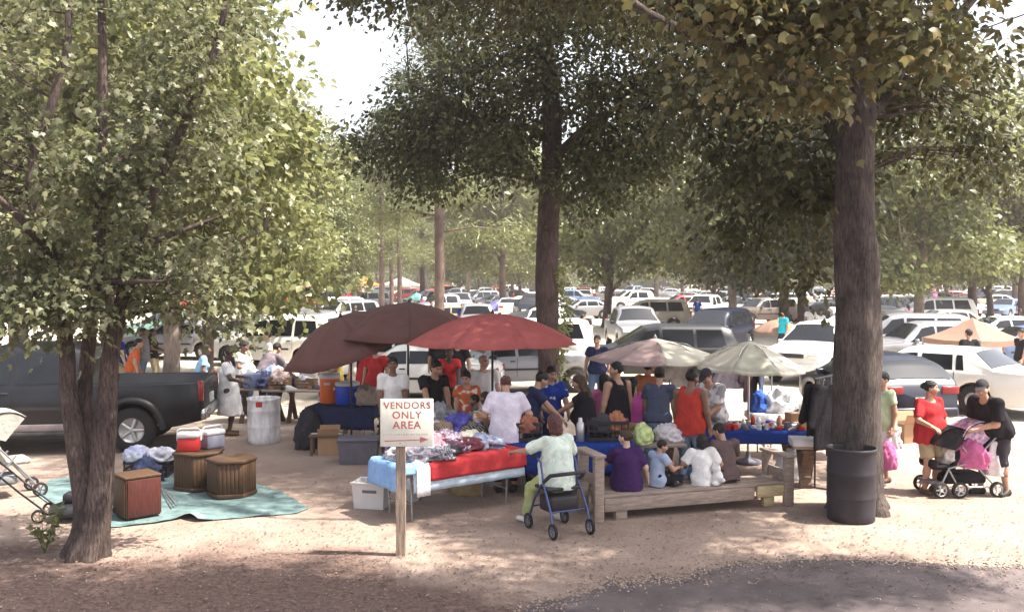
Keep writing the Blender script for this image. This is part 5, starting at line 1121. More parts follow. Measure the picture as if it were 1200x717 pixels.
DIRTYW = mat('dirty_white_plastic', (0.62, 0.58, 0.6), rough=0.6, var=0.35, scale=3.5, hue=(0.68, 0.66, 0.66), stretch=(2, 2, 0.7)); TARP = mat('teal_tarpaulin', (0.075, 0.13, 0.135), rough=0.7, var=0.25, scale=4, bump=0.6, bscale=14, hue=(0.15, 0.21, 0.21))
SIGNW = mat('sign_paint', (0.74, 0.71, 0.62), rough=0.6, var=0.08, scale=8); LETTER = mat('faded_red_letters', (0.3, 0.06, 0.065), rough=0.8, var=0.4, scale=40, hue=(0.4, 0.15, 0.14)); FADED = mat('faded_grey_letters', (0.4, 0.35, 0.33), rough=0.8, var=0.4, scale=60)

def solid(name, label, cat, mb, m, loc, rz=0.0, bevel=0.0, group=None):
    return tag(mb.build(name, m, None, bevel, 2, loc, (0, 0, rz)), label, cat, group)
def text_mesh(txt, size, m, bold=0.0):
    cu = bpy.data.curves.new('lettering', 'FONT'); cu.body = txt; cu.size = size; cu.align_x = 'CENTER'; cu.align_y = 'CENTER'; cu.extrude = 0.0015; cu.offset = bold; cu.space_character = 1.12
    ob = bpy.data.objects.new('lettering', cu); COL.objects.link(ob); dg = bpy.context.evaluated_depsgraph_get()
    me = bpy.data.meshes.new_from_object(ob.evaluated_get(dg)); bpy.data.objects.remove(ob); me.materials.clear(); me.materials.append(m); return me

# --- the sign
def sign():
    b = G(470, 650); t = thing('sign_post', 'white painted sign on a wooden post reading VENDORS ONLY AREA with a red arrow', 'sign', b, R(2))
    mb = MB(); n = 10
    def fn(u, v):
        a = [(-1, -1), (1, -1), (1, 1), (-1, 1), (-1, -1)]; k = min(3, int(u*4)); q = u*4-k; x = a[k][0]+(a[k+1][0]-a[k][0])*q; y = a[k][1]+(a[k+1][1]-a[k][1])*q
        z = 1.72*v-0.02; w = 0.052+0.004*mnoise.noise(Vector((x*2, y*2, z*4))); return (x*w, y*w+0.0, z)
    mb.grid(25, 16, fn, smooth=False); mb.box((0, 0, 1.7), (0.1, 0.1, 0.004)); mb.build('post', WOODPOST, t)
    bd = MB().rbox((0.075, -0.072, 1.495), (0.585, 0.018, 0.53), 0.008).build('board', SIGNW, t)
    y = -0.0835
    for s, sz, x, z in (('VENDORS', 0.106, 0.08, 1.685), ('ONLY', 0.112, 0.075, 1.578), ('AREA', 0.118, 0.075, 1.467)):
        link('lettering', text_mesh(s, sz, LETTER, 0.002), bd, (x, y, z), (math.pi/2, 0, 0))
    q = MB(); rr = random.Random(4); x = -0.185                                  # a worn line that can no longer be read
    while x < 0.3:
        for k in range(rr.choice([1, 2, 2])): q.box((x+k*0.011, 0, rr.uniform(-0.002, 0.002)), (0.005, 0.003, rr.uniform(0.014, 0.026)))
        if rr.random() < 0.6: q.box((x+0.006, 0, rr.choice([-0.009, 0, 0.009])), (0.014, 0.003, 0.005))
        x += 0.028
    q.build('lettering', FADED, bd, loc=(0, y, 1.367))
    q = MB(); q.box((0.03, 0, 0), (0.4, 0.003, 0.011)); q.add([(0.22, -0.0015, 0.034), (0.315, -0.0015, 0.002), (0.22, -0.0015, -0.032)], [(0, 2, 1)]); q.add([(0.22, 0.0015, 0.034), (0.315, 0.0015, 0.002), (0.22, 0.0015, -0.032)], [(0, 1, 2)])
    q.build('arrow', LETTER, bd, loc=(0, y, 1.3), rot=(0, R(-1.5), 0))
    for x, z in ((0.0, 1.72), (0.0, 1.27)): MB().cyl((x, y+0.004, z), (x, y-0.004, z), 0.008, n=8).build('bolt', STEEL, t)
sign()

def barrel(px, Y, m, label, h=0.9, r=0.295, patch=False):
    t = thing('plastic_barrel', label, 'barrel', (X(px, Y), Y, 0), rnd(0, 6))
    prof = [(r*0.93, 0.0), (r*0.98, 0.02), (r*0.985, 0.1), (r, 0.28), (r*1.005, 0.3), (r*1.02, 0.315), (r*1.005, 0.33), (r, 0.6), (r*1.02, 0.615), (r*1.005, 0.63), (r*0.985, h-0.08), (r*1.01, h-0.045), (r*1.03, h-0.03), (r*1.03, h), (r*0.99, h), (r*0.97, h-0.03), (r*0.95, h-0.25), (r*0.93, 0.06)]
    mb = MB(); mb.lathe(prof, 36); mb.build('drum', m, t)
    mb = MB(); mb.lathe([(r*1.035, h-0.035), (r*1.045, h-0.02), (r*1.04, h+0.004), (r*1.0, h+0.006)], 36, cap0=False, cap1=False); mb.build('rim', m, t)
    return t
barrel(1000, 11.95, PBLACK, 'open black plastic barrel standing in front of the broad trunk', 0.93, 0.3)
wb = barrel(308, 17.6, DIRTYW, 'scuffed white plastic barrel beside the wooden tables', 0.84, 0.3)
q = MB(); q.grid(5, 2, lambda u, v: (0.306*math.cos(0.4*u-0.5), 0.306*math.sin(0.4*u-0.5), 0.7+0.1*v)); q.build('sticker', PRED, wb); wb.rotation_euler = (0, 0, R(-75))

# --- low wooden platform used as a bench
def platform():
    a = G(702, 612); c = G(925, 592); d = c-a; L_ = d.length; ang = math.atan2(d.y, d.x)
    t = thing('wooden_platform', 'low weathered plank bench with posts at both ends', 'bench', a, ang)
    for k in range(3): MB().rbox((L_/2, 0.09+0.165*k, 0.335-0.02+rnd(-0.003, 0.003)), (L_-0.12, 0.155, 0.04), 0.006).build('plank', WOODG, t)
    MB().rbox((L_*0.42, 0.035, 0.205), (L_*0.78, 0.045, 0.17), 0.006).build('beam', WOODG, t)
    MB().rbox((L_*0.91, 0.033, 0.215), (L_*0.17, 0.045, 0.15), 0.006).build('beam', WOODP, t)
    MB().rbox((L_/2, 0.46, 0.205), (L_-0.2, 0.045, 0.17), 0.006).build('beam', WOODG, t)
    MB().rbox((L_*0.9, 0.1, 0.065), (0.16, 0.1, 0.13), 0.006).build('foot_block', WOODP, t)
    MB().rbox((L_*0.12, 0.1, 0.065), (0.16, 0.1, 0.13), 0.006).build('foot_block', WOODG, t)
    for x in (-0.01, L_-0.02):
        h = 0.83 if x < 1 else 0.66
        for y in (0.0, 0.5): MB().rbox((x, y, h/2), (0.13, 0.085, h), 0.008).build('post', WOODG, t)
        MB().rbox((x-0.005, 0.25, h+0.02), (0.16, 0.66, 0.04), 0.008).build('cap_board', WOODG, t)
        MB().rbox((x, 0.25, h*0.62), (0.03, 0.42, 0.14), 0.006).build('rail', WOODG, t)
platform()

# --- tables and cloths
def table(label, px, Y, L_, D, ang, h=0.74, top=None, leg='folding', name='folding_table'):
    t = thing(name, label, 'table', (X(px, Y), Y, 0), R(ang)); tm = top or PWHITE
    if leg == 'wood':
        n = max(3, int(D/0.17))
        for k in range(n): MB().rbox((0, -D/2+D*(k+0.5)/n, h-0.02), (L_, D/n-0.012, 0.04), 0.005).build('plank', WOODG, t)
        for x in (-L_/2+0.25, L_/2-0.25):
            for s in (-1, 1):
                q = MB(); q.box((0, 0, 0), (0.09, 0.045, math.hypot(h-0.05, D*0.8)), M=Matrix.Translation((x+0.025*s, 0, (h-0.05)/2)) @ Matrix.Rotation(s*math.atan2(D*0.8, h-0.05), 4, 'X')); q.build('leg', WOODD, t)
            MB().box((x, 0, h-0.075), (0.09, D*0.8, 0.06)).build('brace', WOODD, t)
    else:
        MB().rbox((0, 0, h-0.018), (L_, D, 0.036), 0.01).build('table_top', tm, t)
        for x in (-L_/2+0.18, L_/2-0.18):
            for s in (-1, 1):
                MB().tube([(x, s*(D/2-0.08), h-0.03), (x*0.97, s*(D/2-0.1), 0.0)], 0.014, 8).build('leg', STEEL, t)
            MB().tube([(x*0.985, -(D/2-0.09), 0.22), (x*0.985, D/2-0.09, 0.22)], 0.01, 6).build('crossbar', STEEL, t)
    return t
def tablecloth(label, m, px, Y, L_, D, ang, h=0.745, drop=(0.3, 0.2, 0.2, 0.2), wave=0.02, u0=-0.5, u1=0.5, seed=0, lift=0.0, group=None, out=0.012):
    """drop: front, back, left, right. The cloth lies over the top and hangs in folds"""
    f, bk, l, r_ = drop; mb = MB(); x0, x1 = u0*L_, u1*L_
    def axis(a, b, da, db, n):
        s = [a-da*(1-i/6) for i in range(6)] if da > 0 else []
        s += [a+(b-a)*i/n for i in range(n+1)]
        s += [b+db*(i+1)/6 for i in range(6)] if db > 0 else []
        return s
    us = axis(x0, x1, l, r_, 26); vs_ = axis(-D/2, D/2, f, bk, 10)
    V = []
    for x in us:
        for y in vs_:
            ox = max(0, x0-x) if x < x0 else max(0, x-x1); oy = max(0, -D/2-y) if y < -D/2 else max(0, y-D/2)
            sx = -1 if x < x0 else 1; sy = -1 if y < -D/2 else 1
            hang = max(ox, oy)+0.25*min(ox, oy); cx = min(max(x, x0), x1); cy = min(max(y, -D/2), D/2)
            wv = wave*(hang/0.3)*(mnoise.noise(Vector((cx*5.5+seed, cy*5.5, seed*3)))*1.6+0.9)
            zz = h+lift-hang*0.985+0.004*mnoise.noise(Vector((x*7, y*7, seed)))
            V.append((cx+(sx*(out+wv) if ox > 0 else 0), cy+(sy*(out+wv) if oy > 0 else 0), zz))
    nv = len(vs_); F = [(i*nv+j, (i+1)*nv+j, (i+1)*nv+j+1, i*nv+j+1) for i in range(len(us)-1) for j in range(nv-1)]
    mb.add(V, F, 0, True); o = mb.build('tablecloth', m, None, 0, 1, (X(px, Y), Y, 0), (0, 0, R(ang)))
    so = o.modifiers.new('thickness', 'SOLIDIFY'); so.thickness = 0.004; so.offset = 1
    return tag(o, label, 'tablecloth', group)
def on(px, Y, ang, x, y, z=0.745):                            # a point on a table top
    a = R(ang); return Vector((X(px, Y)+x*math.cos(a)-y*math.sin(a), Y+x*math.sin(a)+y*math.cos(a), z))
def garment(label, m, loc, size, seed, name='garment', cat='clothing', rough=0.22, group=None, sub=4):
    bm = bmesh.new(); bmesh.ops.create_icosphere(bm, subdivisions=sub, radius=1.0)
    for v in bm.verts:
        p = v.co.copy(); q = Vector((p.x*1.3+seed*7.1, p.y*1.3, p.z*1.3))
        n = 1.5*(1-abs(mnoise.noise(q*1.5+Vector((0, 0, 9)))))**2-0.75+0.75*(0.5-abs(mnoise.noise(q*3.1)))+0.4*(0.4-abs(mnoise.noise(q*6.5)))
        s = 1+rough*2.0*n; z = p.z*s
        if z < -0.35: z = -0.35
        v.co = Vector((p.x*s*size[0]/2, p.y*s*size[1]/2, (z+0.35)*size[2]/1.35))
    me = bpy.data.meshes.new(name); bm.to_mesh(me); bm.free(); me.materials.append(m)
    me.polygons.foreach_set('use_smooth', [True]*len(me.polygons))
    o = link(name, me, None, loc, (0, 0, seed*1.7)); return tag(o, label, cat, group)

# the red-covered clothes table
RT = (539, 12.52, 1.9, 0.76, 37.4)
rc = ((-1.376+0.14)/2-0.607*0.38, (11.64+12.8)/2+0.794*0.38)
RT = ((rc[0]/rc[1])*FPX+W_PX/2, rc[1], 1.9, 0.76, 37.4)
table('folding table under red and pale blue cloths beside the sign', *RT)
tablecloth('pale blue cloth hanging below the red cloth on the clothes table', cloth('ice', (0.52, 0.62, 0.72)), *RT, drop=(0.36, 0.2, 0.0, 0.16), seed=1, u0=-0.42)
tablecloth('bright blue towel draped over the end of the clothes table by the sign', cloth('towel', (0.22, 0.38, 0.66)), *RT, drop=(0.12, 0.1, 0.34, 0.0), u0=-0.5, u1=-0.3, seed=3, lift=0.004, out=0.03)
tablecloth('white cloth edge hanging beside the sign post', CL['white'], *RT, drop=(0.42, 0.0, 0.0, 0.0), u0=-0.405, u1=-0.3, seed=1, lift=0.012, wave=0.01, out=0.05)
tablecloth('red cloth covering most of the clothes table', cloth('scarlet', (0.42, 0.04, 0.045), var=0.1), *RT, drop=(0.24, 0.1, 0.0, 0.06), u0=-0.3, u1=0.5, seed=1, lift=0.008, out=0.034)
gl = [('pink crumpled towel on the red cloth', (0.62, 0.25, 0.3), -0.2, 0.1, (0.5, 0.3, 0.24)), ('grey patterned shirt heap next to the sign', (0.24, 0.22, 0.27), -0.52, -0.12, (0.42, 0.36, 0.2)), ('dark grey sweater heap at the front of the red cloth', (0.1, 0.1, 0.13), -0.28, -0.12, (0.4, 0.34, 0.17)), ('maroon garment folded on the red cloth', (0.13, 0.03, 0.045), 0.22, 0.08, (0.55, 0.36, 0.16)), ('lilac white shirt behind the maroon garment', (0.6, 0.52, 0.6), 0.2, 0.3, (0.55, 0.26, 0.22)),
      ('cream towel at the end of the red table', (0.66, 0.62, 0.52), 0.5, 0.26, (0.4, 0.25, 0.2)), ('faded blue jeans folded at the end of the red table', (0.27, 0.31, 0.46), 0.6, 0.1, (0.42, 0.36, 0.17)), ('white vest crumpled by the sign post', (0.66, 0.64, 0.62), -0.66, 0.08, (0.3, 0.3, 0.16)), ('striped pink scarf between grey heaps', (0.5, 0.2, 0.24), -0.42, 0.1, (0.34, 0.26, 0.2)), ('small blue cloth bundle behind the sign', (0.1, 0.14, 0.36), -0.58, 0.26, (0.3, 0.26, 0.22)), ('plum coloured cardigan on the red cloth', (0.11, 0.05, 0.09), 0.0, 0.02, (0.3, 0.26, 0.16))]
for i, (lb, c, x, y, s) in enumerate(gl):
    c = tuple(q*0.75 for q in c); s = (s[0]*1.3, s[1]*1.2, s[2]*0.85)
    garment(lb, cloth('g%d' % i, c, hue=tuple(min(1, q*1.5+0.03) for q in c), scale=14, pattern=[None, ('blot', (0.5, 0.47, 0.5), 16, 0.56), ('stripe', (0.3, 0.28, 0.32), 14, 0.6), None, ('dots', (0.35, 0.2, 0.3), 24, 0.5)][i % 5]), on(*RT[:2], RT[4], x, y, 0.757), s, i+1)
# the second clothes table behind it
T2 = (540, 14.0, 1.7, 0.8, 12)
table('folding table buried under a heap of clothes behind the red table', *T2)
g2 = [('white and grey blouse heap on the second clothes table', (0.55, 0.5, 0.55), -0.65, 0, (0.5, 0.5, 0.34)), ('violet blue shirt heap on the second clothes table', (0.07, 0.06, 0.3), -0.05, -0.1, (0.4, 0.35, 0.3)), ('brown plaid bundle on the second clothes table', (0.2, 0.12, 0.08), -0.34, -0.2, (0.3, 0.3, 0.24)), ('grey jacket spread over the second clothes table', (0.16, 0.16, 0.18), -0.35, 0.12, (0.5, 0.45, 0.4)), ('amber doll-like bundle on the second clothes table', (0.4, 0.2, 0.07), 0.38, -0.05, (0.36, 0.32, 0.34)), ('teal checked shirt on the second clothes table', (0.12, 0.24, 0.28), 0.15, 0.12, (0.36, 0.34, 0.26)), ('black trousers on the second clothes table', (0.03, 0.03, 0.035), 0.12, -0.25, (0.4, 0.25, 0.2)), ('sand coloured blouse on the second clothes table', (0.45, 0.36, 0.26), 0.55, 0.2, (0.35, 0.35, 0.22)), ('rose jumper on the second clothes table', (0.42, 0.2, 0.25), 0.7, -0.15, (0.3, 0.35, 0.24))]
for i, (lb, c, x, y, s) in enumerate(g2):
    c = tuple(q*0.75 for q in c); s = (s[0]*1.25, s[1]*1.2, s[2]*0.95)
    garment(lb, cloth('h%d' % i, c, hue=tuple(min(1, q*1.5+0.03) for q in c), scale=14, pattern=[('blot', (0.45, 0.42, 0.45), 14, 0.55), None, ('stripe', (0.32, 0.26, 0.2), 12, 0.6), None][i % 4]), on(*T2[:2], T2[4], x, y, 0.742), s, i+31)
rg = random.Random(12); sm = [('navy', (0.03, 0.035, 0.09)), ('white', (0.55, 0.53, 0.52)), ('pink', (0.45, 0.2, 0.25)), ('grey', (0.2, 0.19, 0.21)), ('brown', (0.17, 0.1, 0.07)), ('lilac', (0.35, 0.3, 0.45)), ('black', (0.025, 0.025, 0.03)), ('teal', (0.08, 0.2, 0.22)), ('mustard', (0.4, 0.27, 0.08)), ('maroon', (0.15, 0.03, 0.04))]
for j, (T_, x0, x1, y0, y1, z0, wh) in enumerate([(RT, -0.62, 0.1, -0.2, 0.3, 0.84, 'clothes heap by the sign'), (RT, 0.1, 0.75, 0.05, 0.3, 0.81, 'clothes at the far end of the red cloth'), (T2, -0.7, 0.7, -0.3, 0.25, 0.9, 'second clothes table')]):
    for i, (cn, c) in enumerate(sm):
        x, y = rg.uniform(x0, x1), rg.uniform(y0, y1); pt = [None, ('stripe', tuple(min(1, q*1.8+0.1) for q in c), 16, 0.6), ('blot', tuple(min(1, q*1.6+0.12) for q in c), 18, 0.55)][(i+j) % 3]
        garment('%s garment thrown on top of the %s' % (cn, wh), cloth('s%d_%d' % (j, i), c, pattern=pt), on(T_[0], T_[1], T_[4], x, y, z0+rg.uniform(-0.06, 0.0)), (rg.uniform(0.26, 0.42), rg.uniform(0.2, 0.3), rg.uniform(0.06, 0.1)), 200+j*20+i, rough=0.24, sub=3)
# blue table with black crates behind the rollator
T3 = (668, 13.55, 1.75, 0.72, 4)
table('folding table with a royal blue cloth under black crates', *T3)
tablecloth('royal blue cloth on the table with the black crates', CL['royal'], *T3, drop=(0.42, 0.2, 0.2, 0.2), seed=7)
def crate(label, loc, size, m, rz=0.0, n=6):
    t = thing('plastic_crate', label, 'crate', loc, rz); L_, D, h = size; w = 0.012
    MB().box((0, 0, 0.012), (L_-0.03, D-0.03, 0.02)).build('crate_floor', m, t)
    for s in (-1, 1):
        for q, a, l in (('long', 0, L_), ('short', 90, D)):
            mb = MB(); M = Matrix.Rotation(R(a), 4, 'Z'); off = (D if q == 'long' else L_)/2*s
            for z in (0.03, h*0.5, h-0.025): mb.box((0, off-s*w/2, z), (l-(2*w+0.002 if q == 'short' else 0), w, 0.05 if z != h*0.5 else 0.025), M=M)
            for k in range(n+1): mb.box((-l/2+0.02+(l-0.04)*k/n, off-s*w/2-s*0.003, h/2), (0.016, w*0.7, h-0.012), M=M)
            mb.build('crate_wall', m, t)
    return t
p = on(*T3[:2], 4, -0.62, 0.02, 0.752); crate('black plastic crate by the man in the navy shirt', p, (0.42, 0.34, 0.27), PBLACK, 0.1)
p = on(*T3[:2], 4, 0.55, -0.02, 0.752); crate('wide black plastic crate by the woman with long hair', p, (0.6, 0.38, 0.29), PBLACK, -0.05)
def flask(label, loc, r, h, m):
    mb = MB(); mb.lathe([(r*0.9, 0), (r, 0.01), (r, h*0.72), (r*0.75, h*0.8), (r*0.5, h*0.83), (r*0.5, h*0.97), (r*0.4, h)], 18); return solid('flask', label, 'flask', mb, m, loc)
flask('shiny silver vacuum flask beside the wide black crate', on(*T3[:2], 4, 0.13, -0.16, 0.752), 0.06, 0.34, METAL)
for i, (c, x, y, s) in enumerate([((0.3, 0.12, 0.08), -0.62, 0.02, (0.36, 0.28, 0.2)), ((0.06, 0.06, 0.07), 0.45, 0.0, (0.3, 0.3, 0.2)), ((0.4, 0.16, 0.1), 0.68, 0.0, (0.26, 0.28, 0.22))]):
    garment(['rust brown sweater stuffed in a black crate', 'black cloth stuffed in the wide black crate', 'orange brown cloth stuffed in the wide black crate'][i], cloth('k%d' % i, c), on(*T3[:2], 4, x, y, 0.88), s, 60+i)
# plank table with the green bag
T4 = (762, 13.75, 1.0, 0.5, 2)
table('narrow plank table with a pale green bag', *T4, leg='wood', name='plank_table', h=0.68)
garment('pale green striped bag of goods on the plank table', cloth('melon', (0.42, 0.52, 0.18), hue=(0.6, 0.66, 0.34), scale=18), on(*T4[:2], 2, -0.12, -0.05, 0.685), (0.5, 0.3, 0.26), 71, 'cloth_bag', 'bag', 0.1)
garment('pink and white clothes beside the green bag', cloth('pw', (0.6, 0.45, 0.5), hue=(0.7, 0.7, 0.72), scale=22), on(*T4[:2], 2, 0.3, 0.12, 0.685), (0.36, 0.3, 0.2), 72)
def carton(label, loc, size, rz, m=None, open_top=False, cat='box'):
    t = thing('cardboard_box', label, cat, loc, rz); L_, D, h = size; m = m or CARD; w = 0.006
    for s in (-1, 1):
        MB().box((0, s*(D/2-w/2), h/2), (L_, w, h)).build('side', m, t); MB().box((s*(L_/2-w/2), 0, h/2), (w, D-2*w-0.002, h)).build('side', m, t)
    MB().box((0, 0, w), (L_-2*w-0.004, D-2*w-0.004, w)).build('bottom', m, t)
    for s in (-1, 1):
        a = -25 if open_top else 88
        MB().box((0, 0, D/4), (L_-0.004, 0.005, D/2), M=Matrix.Translation((0, s*(D/2-0.004), h+0.003)) @ Matrix.Rotation(R(s*a), 4, 'X')).build('flap', m, t)
    return t
carton('cardboard tray in front of the magenta top', on(*T4[:2], 2, -0.42, 0.1, 0.685), (0.36, 0.28, 0.16), 0.2, open_top=True)
# stall under the white parasol: dark table with blue cloth and small shiny goods
T5 = (868, 14.75, 2.0, 0.8, -3)
table('long stall table crowded with small goods under the white parasol', *T5, leg='wood', name='stall_table')
tablecloth('blue cloth on the stall table crowded with small goods', CL['royal'], *T5, drop=(0.2, 0.1, 0.0, 0.0), seed=11, u0=-0.34, u1=0.5)
tablecloth('black cloth at the end of the crowded stall table', CL['black'], *T5, drop=(0.3, 0.1, 0.15, 0.0), seed=12, u0=-0.5, u1=-0.345)
GOODS = []
def goods(px, Y, ang, L_, D, n, where, seed, z=0.752, kinds=('jar', 'box', 'shoe', 'tin')):
    rr = random.Random(seed); pal = [('white', PWHITE), ('black', PBLACK), ('silver', METAL), ('red', PRED), ('blue', PBLUE), ('tan', CARD), ('grey', PGREY)]; taken = []
    while n > 0:
        x, y = rr.uniform(-L_/2+0.1, L_/2-0.1), rr.uniform(-D/2+0.06, D/2-0.1); n -= 1
        if any((x-a)**2+(y-b)**2 < 0.0075 for a, b in taken): continue
        taken.append((x, y)); k = rr.choice(kinds); cn, m = rr.choice(pal); p = on(px, Y, ang, x, y, z); rz = rr.uniform(0, 6)
        mb = MB()
        if k == 'jar': r = rr.uniform(0.025, 0.04); h = rr.uniform(0.07, 0.17); mb.lathe([(r*0.95, 0), (r, 0.01), (r, h*0.75), (r*0.6, h*0.85), (r*0.6, h), (r*0.5, h+0.003)], 12)
        elif k == 'tin': r = rr.uniform(0.03, 0.05); h = rr.uniform(0.04, 0.09); mb.lathe([(r, 0), (r*1.02, 0.004), (r, 0.01), (r, h-0.01), (r*1.02, h-0.004), (r*0.98, h)], 12)
        elif k == 'box': s = (rr.uniform(0.07, 0.14), rr.uniform(0.06, 0.1), rr.uniform(0.04, 0.12)); mb.rbox((0, 0, s[2]/2), s, 0.006)
        else:
            mb.grid(9, 7, lambda u, v: (0.13*(u-0.5)*2, (0.042-0.012*(u-0.35)**2*6)*math.cos(math.pi*(v))*1.0, max(0.0, math.sin(math.pi*v))*(0.085 if u < 0.35 else 0.085-0.06*(u-0.35)/0.65)))
        nm = {'jar': 'small_bottle', 'tin': 'small_tin', 'box': 'small_box', 'shoe': 'shoe'}[k]
        solid(nm, '%s %s among the goods on the %s' % (cn, nm.replace('_', ' '), where), nm.replace('_', ' ').split()[-1], mb, m, p, rz, 0, '%s %s goods on the %s' % (cn, nm.replace('_', ' '), where))
goods(*T5[:2], T5[4], 1.95, 0.78, 260, 'stall under the white parasol', 3)
T5b = (918, 14.0, 0.9, 0.5, -3)
# white table farther back with bags
T6 = (938, 16.2, 1.7, 0.8, -4)
table('white covered table beyond the crowded stall', *T6)
tablecloth('white cloth on the table beyond the crowded stall', CL['white'], *T6, drop=(0.2, 0.1, 0.1, 0.1), seed=15)
for i, (lb, c, x, y, s) in enumerate([('white bundle with blue marks on the white table', (0.66, 0.66, 0.7), -0.3, 0.1, (0.5, 0.4, 0.36)), ('royal blue bag on the white table', (0.03, 0.1, 0.42), -0.66, 0.15, (0.3, 0.26, 0.32)), ('white bundle at the end of the white table', (0.68, 0.66, 0.62), 0.25, 0.0, (0.45, 0.4, 0.28)), ('lilac cloth on the white table', (0.4, 0.36, 0.55), 0.0, 0.2, (0.3, 0.3, 0.25)), ('tan stuffed bundle on the white table', (0.5, 0.38, 0.26), 0.55, 0.0, (0.34, 0.3, 0.24))]):
    garment(lb, cloth('w%d' % i, c, hue=tuple(min(1, q*1.2+0.05) for q in c), scale=20), on(*T6[:2], T6[4], x, y, 0.752), s, 81+i, rough=0.18)
carton('orange brown cardboard box at the end of the crowded stall', on(*T5[:2], T5[4], 0.92, 0.12, 0.752), (0.3, 0.26, 0.2), 0.1)
carton('yellow cardboard box at the end of the crowded stall', on(*T5[:2], T5[4], 1.02, -0.24, 0.752), (0.26, 0.22, 0.17), -0.15, mat('yellow_card', (0.6, 0.46, 0.2), rough=0.9))
T7 = (946, 13.9, 0.42, 0.45, -6)
table('short wooden stand with a white top at the end of the crowded stall', *T7, leg='wood', name='wooden_stand', h=0.62)
MBx = MB().rbox((0, 0, 0.05), (0.46, 0.4, 0.1), 0.01); solid('white_tray', 'shallow white tray on the short wooden stand', 'tray', MBx, PWHITE, on(*T7[:2], -6, 0, -0.03, 0.622), R(-6))
garment('white sack on the ground under the short wooden stand', CL['white'], (X(930, 14.5), 14.5, 0.0), (0.5, 0.4, 0.4), 91, 'sack', 'sack', 0.12)
# --- left side tables
T8 = (314, 20.2, 1.5, 0.75, 3); table('weathered wooden trestle table behind the white barrel', *T8, leg='wood', name='trestle_table')
for i, (lb, c, x, y, s) in enumerate([('dark blue clothes on the trestle table', (0.05, 0.06, 0.13), -0.1, -0.1, (0.6, 0.4, 0.3)), ('pale blue clothes on the trestle table', (0.4, 0.46, 0.6), 0.1, 0.1, (0.5, 0.4, 0.36)), ('white plush bundle on the trestle table', (0.62, 0.58, 0.55), -0.45, 0.1, (0.4, 0.35, 0.4)), ('black clothes on the trestle table', (0.03, 0.03, 0.04), 0.4, -0.1, (0.45, 0.4, 0.26)), ('brown bundle on the trestle table', (0.25, 0.17, 0.13), -0.72, -0.1, (0.3, 0.35, 0.22)), ('grey clothes at the end of the trestle table', (0.3, 0.3, 0.34), 0.72, 0.0, (0.34, 0.35, 0.2))]):
    garment(lb, cloth('t%d' % i, c, hue=tuple(min(1, q*1.4+0.03) for q in c), scale=16), on(*T8[:2], 3, x, y, 0.742), s, 101+i)
MBx = MB().rbox((0, 0, 0.16), (0.36, 0.3, 0.32), 0.02); solid('grey_bin', 'grey blue storage bin on the trestle table', 'bin', MBx, mat('bin_grey', (0.16, 0.19, 0.3), rough=0.5), on(*T8[:2], 3, -0.28, -0.22, 0.742), 0.1)
T9 = (352, 19.9, 1.5, 0.7, -4); table('weathered wooden table with crates of produce behind the orange cooler', *T9, leg='wood', name='trestle_table')
def slat_crate(label, loc, size, rz, fill=None):
    t = thing('wooden_crate', label, 'crate', loc, rz); L_, D, h = size
    for s in (-1, 1):
        for k in range(3):
            z = h*(k+0.5)/3
            MB().box((0, s*(D/2), z), (L_, 0.012, h/3-0.015)).build('slat', WOODB, t)
            MB().box((s*(L_/2+0.007), 0, z), (0.012, D-0.02, h/3-0.015)).build('slat', WOODB, t)
    MB().box((0, 0, 0.008), (L_-0.02, D-0.02, 0.012)).build('crate_floor', WOODB, t)
    return t
slat_crate('wooden slatted crate on the table behind the orange cooler', on(*T9[:2], -4, -0.45, 0, 0.742), (0.46, 0.34, 0.26), 0.1)
slat_crate('smaller wooden slatted crate near the orange cooler', on(*T9[:2], -4, 0.1, 0.05, 0.742), (0.4, 0.3, 0.2), -0.1)
goods(*T9[:2], -4, 1.4, 0.6, 26, 'wooden table behind the orange cooler', 8, 0.742)
garment('red and white cloth in the wooden slatted crate', cloth('rw', (0.5, 0.2, 0.16), hue=(0.7, 0.66, 0.6), scale=24), on(*T9[:2], -4, -0.45, 0, 0.86), (0.4, 0.3, 0.25), 121)
T10 = (405, 17.3, 1.25, 0.7, -10); table('folding table under a navy cloth in front of the drinks coolers', *T10)
tablecloth('navy cloth on the table under the tilted brown parasol', CL['navy'], *T10, drop=(0.4, 0.2, 0.2, 0.2), seed=19)
def drinks_cooler(label, loc, body, r=0.19, h=0.46):
    t = thing('drinks_cooler', label, 'cooler', loc, rnd(0, 6))
    MB().lathe([(r*0.95, 0), (r, 0.015), (r, h*0.8), (r*0.98, h*0.82)], 26).build('tank', body, t)
    MB().lathe([(r*1.03, h*0.82), (r*1.05, h*0.84), (r*1.04, h*0.95), (r*0.9, h*0.985), (r*0.3, h)], 26).build('lid', PWHITE, t)
    MB().rbox((0, -r-0.02, 0.06), (0.05, 0.06, 0.05), 0.012).build('tap', PWHITE, t)
    for s in (-1, 1): MB().rbox((s*(r+0.015), 0, h*0.66), (0.04, 0.12, 0.05), 0.012).build('handle', PWHITE, t)
drinks_cooler('orange round drinks cooler with a white lid', on(*T10[:2], -10, -0.4, 0.22, 0.752), PORANGE, 0.19, 0.56)
drinks_cooler('blue round drinks cooler with a white lid', on(*T10[:2], -10, -0.02, 0.12, 0.752), PBLUE, 0.22, 0.42)
garment('tan bundle on the navy cloth', cloth('tb', (0.4, 0.32, 0.27)), on(*T10[:2], -10, 0.35, 0.1, 0.752), (0.4, 0.36, 0.3), 131)
T11 = (432, 18.6, 1.3, 0.6, -25); table('grey plank table between the brown parasol poles', *T11, leg='wood', name='trestle_table')
goods(*T11[:2], -25, 1.2, 0.5, 14, 'grey plank table between the brown parasol poles', 9, 0.742)
